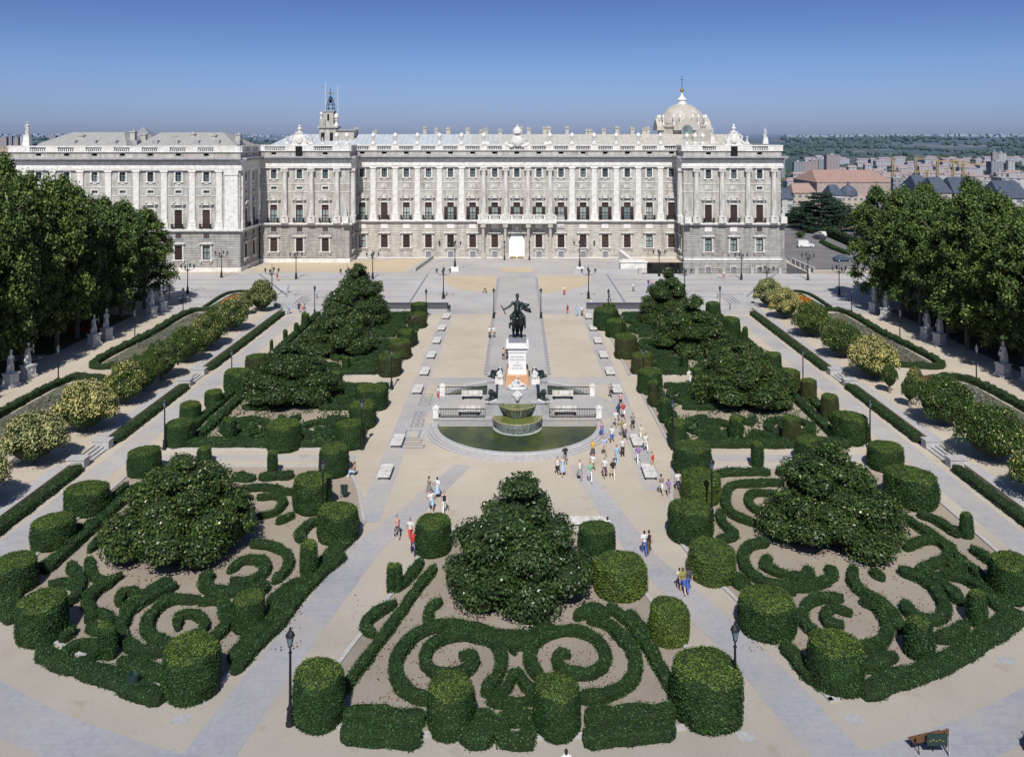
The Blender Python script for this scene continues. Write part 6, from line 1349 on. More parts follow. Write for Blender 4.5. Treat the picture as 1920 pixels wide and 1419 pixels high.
m.tube([(0, .35, 2.25), (0, .3, 2.7), (0, .2, 3.25), (0, .18, 3.5)], [.33, .3, .36, .13], 10); m.tube([(0, .18, 3.45), (0, .17, 3.65)], .11); m.ball((0, .13, 3.85), (.17, .2, .24)); m.ball((0, .2, 3.95), (.19, .2, .2)); m.ball((0, -.06, 3.83), (.035, .05, .05)); m.ball((0, 0, 3.63), (.07, .08, .09))
m.tube([(-.33, .2, 3.35), (-.7, -.05, 3.0), (-1.12, -.25, 2.78)], [.16, .12, .09], 8); m.ball((-1.2, -.27, 2.76), .1)
for i in range(5): m.tube([(-1.2, -.3, 2.70 + i * .035), (-1.32 + .01 * abs(2 - i), -.32, 2.72 + i * .035)], [.025, .02], 5)
m.tube([(.33, .2, 3.35), (.5, .05, 2.9), (.4, -.4, 2.75)], [.16, .13, .09], 8); m.ball((.38, -.46, 2.76), .09)
for s in (-1, 1): m.tube([(s * .2, .3, 2.3), (s * .58, -.1, 2.0), (s * .68, .0, 1.35), (s * .7, -.02, 1.05)], [.25, .2, .13, .1], 8); m.tube([(s * .7, .05, 1.02), (s * .74, -.28, 1.0)], [.1, .07])
rd = obj('rider', remesh(m, 'rider', .04), M['bronze'], eq)
m = MB(); m.tube([(-1.5, -.32, 3.15), (-1.3, -.3, 2.78), (-1.1, -.28, 2.3)], .05); m.build('baton', M['bronze'], eq)
m = MB(); m.tube([(.3, .35, 3.2), (.75, .45, 2.95), (1.1, .4, 3.05)], [.12, .2, .1], 8); m.tube([(.4, .4, 2.9), (.85, .45, 2.6), (1.2, .35, 2.45), (1.15, .3, 2.75)], [.15, .22, .18, .08], 8); m.build('sash', M['bronze'], eq, True)
m = MB(); m.box(-.62, .62, .25, .85, 2.05, 2.2, .15, .1); m.build('saddle', M['bronze'], hs)
# ================================================================== LAMPS
def lantern_mb(z, r=.2, x=0, y=0):
    f = MB(); f.lathe(x, y, [(r * .45, z), (r * .55, z + .04), (r, z + .5), (r * 1.12, z + .54), (r * 1.05, z + .6), (r * .5, z + .74), (r * .2, z + .8), (r * .25, z + .86), (.02, z + .95)], 8)
    return f
def glass_mb(z, r=.2, x=0, y=0): f = MB(); f.lathe(x, y, [(r * .6, z + .06), (r * 1.04, z + .48)], 8); return f
post = MB(); post.lathe(0, 0, [(.24, 0), (.24, .12), (.17, .2), (.2, .3), (.15, .75), (.19, .82), (.1, .95), (.075, 1.2), (.06, 3.6), (.1, 3.66), (.05, 3.75), (.05, 3.95)], 10); post = post.mesh('post', True)
cap = MB(); cap.lathe(0, 0, [(.2, 4.5), (.25, 4.52), (.22, 4.6), (.1, 4.76), (.06, 4.8), (.07, 4.88), (.02, 4.98)], 8); cap.lathe(0, 0, [(.05, 3.93), (.13, 4.0), (.11, 4.04)], 8)
for k in range(4): a = k * PI / 2 + PI / 4; cap.tube([(.1 * math.cos(a), .1 * math.sin(a), 4.0), (.215 * math.cos(a), .215 * math.sin(a), 4.5)], .014, 4)
cap = cap.mesh('lantern_frame'); lg = MB(); lg.lathe(0, 0, [(.1, 4.03), (.2, 4.49)], 8); lg = lg.mesh('lantern_glass')
def lamp(x, y, label, z=0, s=1.0):
    t = empty('street_lamp', label, 'lamp', (x, y, z), 0, 'single black lantern posts', s)
    obj('post', post, M['iron'], t); c = obj('lantern', cap, M['iron'], t); obj('lantern_glass', lg, M['lampglass'], c)
rows = [(81.3, 'level with the front of the far parterre'), (100.4, 'by the cross path'), (120.3, 'midway along the far parterre'), (138.5, 'near the street end of the far parterre')]
for s, sn in ((-1, 'left'), (1, 'right')):
    for y, t in rows:
        lamp(s * 14.8, y, f'black lantern post, {sn} plaza edge, {t}')
        if y != 120.3: lamp(s * 33.6, y + (3 if y > 138 else 0), f'black lantern post on the {sn} side path, {t}')
    for y, t in ((101.5, 'nearest the camera'), (121.8, 'middle of three'), (139.4, 'nearest the street')): lamp(s * 54.6, y, f'black lantern post by the {sn} grove path, {t}', s=1.02)
    lamp(s * 15.1, 66.3, f'tall black lantern post against the topiaries, inner edge of the near {sn} parterre')
    lamp(s * 3.85, 139.3, f'slim black lantern post at the street end of the paved walk, {sn} one', s=1.0)
    lamp(s * 2.95 - .1, 203.6, f'dark post in front of the palace entrance, {sn} one', s=.95)
lamp(-11.55, 43.4, 'nearest black lantern post beside the centre parterre, left one'); lamp(11.2, 43.9, 'nearest black lantern post beside the centre parterre, right one')
cp = MB(); cp.lathe(0, 0, [(.32, 0), (.32, .2), (.22, .3), (.25, .5), (.17, 1.0), (.22, 1.1), (.12, 1.3), (.09, 1.8), (.075, 4.9), (.1, 5.0), (.05, 5.2), (.03, 6.0), (.005, 6.4)], 10); cpm = cp.mesh('post', True)
am = MB(); am.tube([(0, 0, 4.6), (.5, 0, 4.35), (1.0, 0, 4.5), (1.22, 0, 4.75)], [.05, .045, .04, .04], 6); am.tube([(0, 0, 4.1), (.35, 0, 4.3), (.6, 0, 4.4)], [.03, .03, .03], 5); armm = am.mesh('arm')
clm = MB(); clm.lathe(0, 0, [(.06, 0), (.1, .05), (.1, .08)], 8); clm.lathe(0, 0, [(.26, .58), (.27, .62), (.15, .8), (.05, .95), (.02, 1.05)], 8)
for k in range(4): a = k * PI / 2 + PI / 4; clm.tube([(.1 * math.cos(a), .1 * math.sin(a), .06), (.24 * math.cos(a), .24 * math.sin(a), .6)], .018, 4)
clm = clm.mesh('lantern'); cgm = MB(); cgm.lathe(0, 0, [(.11, .1), (.23, .57)], 8); cgm = cgm.mesh('lantern_glass')
def candelabra(x, y, label, z=0, ped_=False):
    t = empty('branched_lamp', label, 'lamp', (x, y, z), 0, 'branched lamp posts in front of the palace')
    obj('post', cpm, M['iron'], t)
    for k in range(4):
        a = k * PI / 2; ar = obj('arm', armm, M['iron'], t, rz=a); l = obj('lantern', clm, M['iron'], ar, (1.22, 0, 4.7), scale=.85); l2 = obj('lantern_glass', cgm, M['lampglass'], ar, (1.22, 0, 4.7), scale=.85)
    if ped_: m = MB(); m.box(-.9, .9, -.9, .9, -1.0, -.03, .1, .1); m.build('stone_pedestal', M['stone_bright'], t)
for x, y, lb in ((-62.2, 161, 'in front of the left wing, street side'), (-45, 156.5, 'left front row, beyond the left terrace'), (-31, 155.6, 'left front row, behind the tall magnolia'), (-13.5, 155.8, 'left of the central walk'), (13.0, 155.8, 'right of the central walk'), (30.5, 155.6, 'right front row, behind the magnolia'), (46.2, 158, 'right front row, beyond the right terrace'), (59.8, 158.6, 'at the end of the right grove path'),
    (-76, 179.5, 'against the left wing, farther left'), (-62, 178.8, 'at the corner of the left wing'), (-45.9, 177, 'before the left pavilion'), (-30, 177, 'back row between left pavilion and ramp'), (30, 180.5, 'back row before the white block'), (46.2, 176, 'before the right pavilion'), (59.8, 175.6, 'beside the parking ground railing')):
    candelabra(x, y, 'four-armed black lamp post ' + lb)
for s, n_ in ((-1, 'left'), (1, 'right')): candelabra(s * 13.7, 187.4, f'four-armed black lamp post on a white plinth, {n_} of the entrance', 1.0, True)
# ================================================================== BENCHES, BINS, WALLS
bm_ = MB(); bm_.box(-.55, .55, -1.35, 1.35, .33, .47); bm_.box(-.5, .5, -1.3, 1.3, .28, .33); bt = bm_.mesh('seat'); bl = MB(); bl.box(-.38, .38, -1.1, -.75, 0, .28); blm = bl.mesh('support')
def slab(x, y, label, rz=0, z=.01):
    t = empty('stone_bench', label, 'bench', (x, y, z), rz, 'flat stone benches along the plaza'); obj('seat', bt, M['stone_white'], t); obj('support', blm, M['stone_grey'], t); obj('support', blm, M['stone_grey'], t, (0, 1.85, 0))
for s, sn in ((-1, 'left'), (1, 'right')):
    for i, y in enumerate((75.2, 82.8, 99.5, 107, 115, 123, 131, 139.3)):
        slab(s * 11.6, y, f'flat stone bench on the {sn} of the plaza, {ORD[i]} from the camera')
slab(*W(1103, 985), 'flat stone bench behind the near centre magnolia', PI / 2)
for s in (-1, 1):
    for y, t in ((88.6, 'front'), (93.9, 'rear')):
        b = empty('backed_bench', f'pale slatted bench on the fountain platform, {t} {"left" if s < 0 else "right"}', 'bench', (s * 5.0 , y, PZ), 0, 'pale benches on the fountain platform')
        m = MB(); m.box(-1.15, 1.15, -.3, .2, .4, .48); m.build('seat', M['stone_white'], b); m = MB(); m.box(-1.15, 1.15, .2, .28, .5, .9, 0, .02); m.build('backrest', M['stone_white'], b)
        for q in (-.95, .95): m = MB(); m.box(q - .08, q + .08, -.25, .26, 0, .4); m.build('leg', M['iron'], b)
def slat_bench(x, y, rz, label, z=0):
    b = empty('slatted_bench', label, 'bench', (x, y, z), rz)
    m = MB()
    for k in range(4): m.box(-.95, .95, -.28 + k * .13, -.18 + k * .13, .43, .47)
    m.build('seat', M['wood'], b); m = MB()
    for k in range(3): m.box(-.95, .95, .26 + .02 * k, .3 + .02 * k, .55 + k * .13, .64 + k * .13)
    m.build('backrest', M['wood'], b)
    for q in (-.8, 0, .8): m = MB(); m.box(q - .03, q + .03, -.25, -.19, 0, .43); m.tube([(q, .32, .95), (q, .24, .45), (q, .33, 0)], .03, 4); m.build('leg', M['iron'], b)
slat_bench(*W(1740, 1399), PI + .28, 'brown slatted bench at the lower right corner of the picture'); slat_bench(*W(1731, 719, .45), 0, 'slatted bench on the right terrace behind the cream-flowered tree', .45)
for px, py, lb in ((252, 1300, 'dark litter bin at the front kerb of the near left parterre'), (646, 934, 'dark litter bin beside the right edge of the near left parterre'), (842, 584, 'litter bin at the street end of the left plaza edge'), (1484, 574, 'litter bin by the right side path'), (1168, 672, 'litter bin on the right plaza edge')):
    x, y = W(px, py); t = empty('litter_bin', lb, 'bin', (x, y, 0)); m = MB(); m.lathe(0, 0, [(.2, .35), (.24, .4), (.27, 1.0), (.29, 1.05), (.26, 1.06), (.2, .9)], 12); m.build('drum', M['binmat'], t); m = MB(); m.tube([(-.3, 0, 0), (-.3, 0, 1.15), (-.2, 0, 1.15)], .03); m.build('post', M['binmat'], t)
# information board by the lower bench
x, y = W(1757, 1418); t = empty('information_board', 'small dark board with faint yellow marks on a post at the lower right', 'sign', (x, y, 0)); m = MB(); m.box(-.5, .5, -.03, .03, .55, 1.1); bd = m.build('panel', M['binmat'], t); m = MB(); m.tube([(.6, 0, 0), (.6, 0, 1.4)], .05); m.build('post', M['stone_grey'], t)
m = MB()
for k in range(5): m.box(-.4 + .16 * k, -.3 + .16 * k, -.036, -.031, .75 + .05 * (k % 2), .80 + .07 * (k % 2))
m.build('marks', M['gold'], bd)
# walls in the street area
for x0, x1, lb in ((-25.5, -11.9, 'left'), (11.9, 26.5, 'right')):
    m = MB(); m.box(x0, x1, 146.6, 147.2, 0.006, .95); m.box(x0 - .05, x1 + .05, 146.5, 147.3, .95, 1.0); o = m.build('low_wall', M['stone_dark']); tag(o, f'long low dark granite wall between street and {lb} parterre', 'wall')
m = MB()
for x0, x1 in ((26.2, 62.5), (64, 110)):
    n = int((x1 - x0) / .35)
    for i in range(n): x = x0 + i * .35; m.box(x - .015, x + .015, 183.45, 183.49, .1, 1.0)
    m.box(x0, x1, 183.42, 183.52, .98, 1.04)
o = m.build('street_railing', M['iron']); tag(o, 'long thin iron railing along the sunken area before the right pavilion', 'railing')
for i, x in enumerate((26.4, 32.3, 38.4, 44.3, 50.4, 56.4, 62.6, 70.6, 79, 88)): m = MB(); m.bx(x, 183.4, 0.006, .7, .7, 1.15); m.bx(x, 183.4, 1.156, .8, .8, .1); p = m.build('railing_pier', M['kerb'], o)
m = MB(); m.box(22.3, 28.0, 184.4, 187.0, .006, 2.3); m.box(22.1, 28.2, 184.2, 187.2, 2.3, 2.5); m.box(22.6, 27.7, 184.7, 186.7, 2.5, 2.75); o = m.build('white_block', M['stone_bright']); tag(o, 'white stone guard block at the right end of the forecourt ramp', 'kiosk')
rp = empty('forecourt_ramp_wall', 'white balustraded wall sloping down right of the palace forecourt', 'wall', (0, 0, 0))
m = MB(); m.add([(24.2, 204, 0), (25.0, 204, 0), (27.6, 187, 0), (26.8, 187, 0), (24.2, 204, 2.4), (25.0, 204, 2.4), (27.6, 187, .9), (26.8, 187, .9)], [(0, 1, 5, 4), (1, 2, 6, 5), (2, 3, 7, 6), (3, 0, 4, 7), (4, 5, 6, 7)]); m.build('parapet', M['stone_bright'], rp)
m = MB(); m.prism([(-22.6, 186.2), (-22.2, 186.2), (-20.2, 206), (-20.6, 206)], .006, .8); o = m.build('low_wall', M['kerb']); tag(o, 'pale low wall at the left end of the palace forecourt', 'wall')
m = MB(); m.box(12, 26, 183.6, 184.0, .006, 1.0); o = m.build('low_wall', M['kerb']); tag(o, 'low stone parapet at the front right of the forecourt', 'wall')
# sloped balustrade beside the parking ground
o = empty('car_park_balustrade', 'white stone balustrade running from the palace corner to the street', 'balustrade', (0, 0, 0)); m = MB()
A_, B_ = Vector((64.0, 199)), Vector((W(1532, 515)[0], 184.2))
for i in range(24):
    p = A_.lerp(B_, (i + .5) / 24); m.bx(p.x, p.y, .006, .28 if i % 5 else .8, .28 if i % 5 else .5, 1.0)
m.build('balusters', M['kerb'], o); m = MB(); d = (B_ - A_).normalized(); q = Vector((-d.y, d.x)) * .25
m.prism([tuple(A_ + q), tuple(A_ - q), tuple(B_ - q), tuple(B_ + q)][::-1], 1.0, 1.2); m.build('handrail', M['kerb'], o)
# steps by the street at both terraces
for s, sn in ((-1, 'left'), (1, 'right')):
    st = empty('street_steps', f'broad stone steps with slanting side walls at the street end of the {sn} terrace', 'steps', (0, 0, 0)); m = MB()
    for i in range(4): x0, x1 = sorted((s * (37.6 + i * .45), s * 41.6)); m.box(x0, x1, 147.5, 155.5, .15 * i + .006, .15 * (i + 1))
    m.build('treads', M['kerb'], st)
    for y in (146.4, 155.5): x0, x1 = sorted((s * 36.6, s * 41.8)); m = MB(); m.box(x0, x1, y, y + .7, .006, .95); m.build('side_wall', M['stone_grey'], st)
# ================================================================== STONE KINGS
kp = MB(); kp.box(-.75, .75, -.75, .75, 0, .35); kp.box(-.6, .6, -.6, .6, .35, 1.45); kp.box(-.7, .7, -.7, .7, 1.45, 1.62); kp.ball((0, -.62, .95), (.25, .06, .3)); kpm = kp.mesh('pedestal')
def crownm(): m = MB(); m.lathe(0, -.02, [(.15, 2.52), (.17, 2.6), (.2, 2.78), (.15, 2.74)], 8); return m
kf = []
for a, c in ((1, True), (0, True)):
    m = figure_mb(2.7, a, c); m.lathe(0, -.02, [(.15, 2.52), (.18, 2.6), (.2, 2.76)], 8); m.ball((-.34, -.25, 1.1), (.12, .2, .3)); kf.append(remesh(m, 'figure', .045))
kings = [(-1, 101.6, .4, 1, 'nearest pair, leg bared and shield at the side'), (-1, 105.2, .4, 0, 'nearest pair, standing in partial shade'), (-1, 121.6, .3, 0, 'middle pair, nearer one in deep shade'), (-1, 125.2, .3, 1, 'middle pair, farther one in deep shade'), (-1, 140.8, .2, 1, 'farthest pair, nearer the camera'), (-1, 144.6, .2, 0, 'farthest pair, nearer the street'),
         (1, 103.7, -.4, 1, 'nearest pair, cut by the picture edge'), (1, 105.9, -.4, 0, 'nearest pair, half in shade before the trees'), (1, 121.9, -.3, 1, 'middle pair, nearer one'), (1, 125.7, -.3, 0, 'middle pair, farther one'), (1, 139.6, -.2, 0, 'farthest pair, nearer one'), (1, 144.2, -.2, 1, 'farthest pair, beside the outermost trunk')]
for s, y, rz, k, lb in kings:
    x = s * 60.3 if y != 103.7 else 62.2
    t = empty('stone_king_statue', f'white robed statue on pedestal, {"left" if s < 0 else "right"} grove, {lb}', 'statue', (x, y, .02), rz + (PI / 2 if s < 0 else -PI / 2) * .55, 'stone statues at the edge of the groves')
    obj('pedestal', kpm, M['statue'], t); obj('figure', kf[k], M['statue'], t, (0, 0, 1.62), scale=.98)
for x, y, lb in ((48.0, 102.3, 'nearer the round bush'), (45.2, 94.3, 'beside the young tree stem')):
    m = MB(); m.lathe(0, 0, [(.3, 0), (.3, .3), (.18, .4), (.16, .7), (.32, 1.0), (.36, 1.15), (.3, 1.2)], 10); o = m.build('stone_urn', M['statue'], None, True, (x, y, .46)); tag(o, 'small white stone urn on the right terrace, ' + lb, 'urn')
# ================================================================== CARS
def car(x, y, rz, col, label, van=False):
    t = empty('parked_car', label, 'van' if van else 'car', (x, y, .01), rz); L_ = 2.1
    m = MB()
    if van: m.prism_y([(-2.1, .3), (2.05, .3), (2.1, .85), (1.35, 1.0), (.9, 1.45), (.55, 1.5), (.5, 1.9), (-2.05, 1.9), (-2.1, .6)], -.85, .85)
    else: m.prism_y([(-2.1, .3), (2.05, .3), (2.1, .75), (1.2, .92), (.55, 1.38), (-.9, 1.42), (-1.7, 1.0), (-2.1, .92)], -.82, .82)
    b = m.build('body', M['carpaint'], t); b.color = (*col, 1)
    m = MB()
    if van: m.prism_y([(.62, 1.05), (1.25, 1.05), (.88, 1.4), (.62, 1.42)], -.86, .86)
    else: m.prism_y([(-1.45, .98), (1.05, .96), (.5, 1.31), (-.85, 1.35)], -.83, .83); m.quad((1.14, -.7, .97), (1.14, .7, .97), (.6, .65, 1.37), (.6, -.65, 1.37))
    m.build('window', M['glass'], t)
    for q in (-1.3, 1.3):
        for w_ in (-.8, .8):
            m = MB(); m.T = Matrix.Translation((q, w_, .32)) @ Matrix.Rotation(PI / 2, 4, 'X'); m.lathe(0, 0, [(.32, -.1), (.32, .1)], 14); wh = m.build('wheel', M['tyre'], t); m = MB(); m.T = Matrix.Translation((q, w_, .32)) @ Matrix.Rotation(PI / 2, 4, 'X'); m.lathe(0, 0, [(.18, -.11), (.18, .11)], 10); m.build('rim', M['kerb'], wh)
    for w_ in (-.6, .6): m = MB(); m.ball((2.07, w_, .65), (.06, .14, .09)); m.build('headlight', M['lampglass'], t)
car(*W(1510, 464), 0, (.75, .75, .74), 'small white van driving on the parking ground', True); car(*W(1580, 490), .1, (.06, .10, .14), 'blue-grey car on the parking ground nearer the grove')
car(*W(1536, 449), 1.9, (.05, .06, .08), 'dark car parked at the far hedge'); car(*W(1540, 443), 1.9, (.7, .7, .68), 'white car parked behind the dark one')
# ================================================================== PEOPLE
def body_mb(pose, grow=0.0, part='body'):
    """person 1.72 m tall facing -Y; part picks which tubes are laid"""
    m = MB(); g = grow
    sit = pose == 'sit'
    st = {'walk': .26, 'walk2': -.26, 'stand': .02, 'sit': 0}[pose]
    hz_ = .5 if sit else .94; dz = hz_ - .94
    hip = lambda s: (s * .09, 0, .92 + dz)
    legs = {}
    for s in (-1, 1):
        d = st * s
        if sit: legs[s] = [hip(s), (s * .12, -.44, .5), (s * .12, -.48, .08), (s * .12, -.62, .04)]
        elif pose == 'stand': legs[s] = [hip(s), (s * .11, -.02, .49), (s * .12, 0.02, .08), (s * .14, -.14, .035)]
        else: legs[s] = [hip(s), (s * .09, -d * .75 - .05, .5), (s * .09, -d * 1.25 + (.06 if d < 0 else 0), .09 + (.05 if d < 0 else 0)), (s * .1, -d * 1.25 - .13, .035 + (.0 if d > 0 else .02))]
    arms = {}
    for s in (-1, 1):
        d = -st * s
        if pose in ('walk', 'walk2'): arms[s] = [(s * .18, .0, 1.41), (s * .23, -d * .45 + .03, 1.14), (s * .22, -d * .9 - .08, .92)]
        elif pose == 'stand': arms[s] = [(s * .18, 0, 1.41), (s * .25, .03, 1.15), (s * (.1 if s > 0 else .23), (-.25 if s > 0 else -.05), (1.12 if s > 0 else .92))]
        else: arms[s] = [(s * .18, .02, 1.41 + dz), (s * .24, -.02, 1.15 + dz), (s * .14, -.3, .64)]
    T_ = [(0, 0, .95 + dz), (0, -.01, 1.1 + dz), (0, 0, 1.28 + dz), (0, .01, 1.4 + dz)]; Tr = [.135, .115, .14, .1]
    z0 = 1.6 + dz
    if part == 'body':
        m.tube(T_, Tr, 10); m.tube([(-.14, 0, 1.4 + dz), (.14, 0, 1.4 + dz)], [.07, .07], 8); m.tube([(0, .01, 1.4 + dz), (0, -.005, 1.53 + dz)], [.062, .052], 8)
        m.ball((0, -.01, z0 + .005), (.075, .095, .115), 12, 8); m.ball((0, -.1, z0 - .01), (.013, .02, .022), 6, 4); m.ball((0, -.085, z0 - .06), (.03, .018, .01), 6, 4); m.ball((0, -.075, z0 - .09), (.03, .03, .02), 6, 4)
        for s in (-1, 1):
            m.ball((s * .077, 0, z0 - .005), (.012, .02, .03), 6, 4)
            l = legs[s]; m.tube(l[:3], [.088, .056, .04], 8); m.tube(l[2:], [.042, .035], 6); a = arms[s]; m.tube(a, [.05, .04, .028], 8)
            v = (Vector(a[2]) - Vector(a[1])).normalized(); p = Vector(a[2]); h = p + v * .05; m.tube([tuple(p), tuple(h + v * .03)], [.027, .036], 6)
            side = Vector((0, 1, 0)) if abs(v.y) < .8 else Vector((0, 0, 1))
            for k in range(4):
                b = h + v * .03 + side * (.021 * (k - 1.5)); L = (.062, .075, .07, .052)[k]; m.tube([tuple(b), tuple(b + v * L * .55), tuple(b + v * L + Vector((-s * .018, 0, 0)))], [.0105, .0095, .008], 5)
            th = p + v * .02 - side * .03; m.tube([tuple(th), tuple(th + v * .035 - side * .022), tuple(th + v * .06 - side * .02)], [.012, .011, .009], 5)
        return remesh(m, 'person', .0105, 1)
    if part in ('shirt', 'tank'):
        m.tube([(0, 0, .93 + dz)] + T_[1:3] + [(0, .01, 1.43 + dz)], [.15 + g, .135 + g, .155 + g, .09], 10)
        if part == 'shirt':
            m.tube([(-.14, 0, 1.41 + dz), (.14, 0, 1.41 + dz)], .078, 8)
            for s in (-1, 1): a = arms[s]; mid = Vector(a[0]).lerp(Vector(a[1]), .85); m.tube([a[0], tuple(mid)], [.07, .062], 8)
        return remesh(m, part, .02, 1)
    if part in ('trousers', 'shorts'):
        m.tube([(0, 0, .98 + dz), (0, 0, .88 + dz)], [.148, .145], 10)
        for s in (-1, 1):
            l = legs[s]
            if part == 'trousers': m.tube([l[0], l[1], (l[2][0], l[2][1], l[2][2] + .01)], [.108, .078, .062], 8)
            else: m.tube([l[0], tuple(Vector(l[0]).lerp(Vector(l[1]), .88))], [.11, .092], 8)
        return remesh(m, part, .02, 1)
    if part == 'skirt':
        L = max(legs[1][1][1], legs[-1][1][1]); m.lathe(0, 0, [(.24, .42), (.2, .7), (.155, .92), (.14, 1.0)], 14, cap=False); 
        if sit: return body_mb(pose, 0, 'shorts')
        return m.mesh('skirt', True)
    if part == 'hair': m.ball((0, .015, z0 + .035), (.088, .1, .1), 10, 6); m.ball((0, .05, z0 - .03), (.075, .06, .1), 8, 6); return remesh(m, 'hair', .014, 1)
    if part == 'eyes': 
        for s in (-1, 1): m.ball((s * .03, -.096, z0 + .02), (.011, .008, .007), 6, 4)
        return m.mesh('eyes')
    if part == 'shoes':
        for s in (-1, 1): l = legs[s]; m.tube([l[2], (l[3][0], l[3][1], l[3][2] + .01)], [.052, .045], 8)
        return remesh(m, 'shoes', .014, 1)
    if part == 'bag': a = arms[1][2]; m.box(a[0] + .0, a[0] + .12, a[1] - .15, a[1] + .15, a[2] - .32, a[2] - .06, .02, .03); m.tube([(a[0] + .06, a[1] - .1, a[2] - .07), (a[0] + .05, a[1], a[2] + .02), (a[0] + .06, a[1] + .1, a[2] - .07)], .012, 4); return m.mesh('bag')
BP = {}
def part_mesh(pose, p):
    if (pose, p) not in BP: BP[pose, p] = body_mb(pose, 0.0, p)
    return BP[pose, p]
WH, BK, CR, GY, NV, BL, LB, KH, RD, YL, PK, OL, PU, GN, BR, DG = (.72, .72, .7), (.02, .02, .025), (.68, .6, .48), (.25, .25, .25), (.03, .05, .14), (.06, .12, .42), (.35, .5, .68), (.42, .34, .22), (.55, .05, .04), (.65, .45, .1), (.65, .35, .32), (.3, .27, .08), (.3, .2, .42), (.2, .5, .32), (.1, .06, .035), (.07, .07, .08)
SK = [(.52, .33, .24), (.45, .27, .19), (.58, .4, .3)]; HA = [(.02, .014, .01), (.05, .03, .018), (.09, .055, .03)]
NP = [0]
def person(x, y, rz, pose, top, tc, bot, bc, label, s=1.0, bag=False, z=0.0, stripe=None, bald=False, hair=None, group=None):
    NP[0] += 1; k = NP[0]
    t = obj('person', part_mesh(pose, 'body'), M['skin'], None, (x, y, z), rz, s); t.color = (*SK[k % 3], 1); tag(t, label, 'person', group)
    def c(p, col, mt='cloth'):
        o = obj(p, part_mesh(pose, p), M[mt], t); o.color = (*col, 1)
        if mt != 'cloth': o.material_slots[0].link = 'OBJECT'; o.material_slots[0].material = M[mt]
        return o
    if top == 'dress': c('tank', tc); c('skirt', tc)
    else:
        tc = tuple(v * .85 for v in tc); o = obj(top, part_mesh(pose, top), M['cloth'], t); o.color = (*tc, 1)
        if stripe: o.material_slots[0].link = 'OBJECT'; o.material_slots[0].material = M[stripe]
        o = obj(bot, part_mesh(pose, bot), M['cloth'], t); o.color = (*bc, 1)
    c('hair', hair or HA[k % 3]); c('eyes', BK); c('shoes', (BK, WH, BR)[k % 3])
    if bag: c('bag', BK)
q = lambda x, y: W(1010 + x / 6.45, 680 + y / 6.45)
BK_, FW = PI, 0.0   # facing the palace / facing the camera
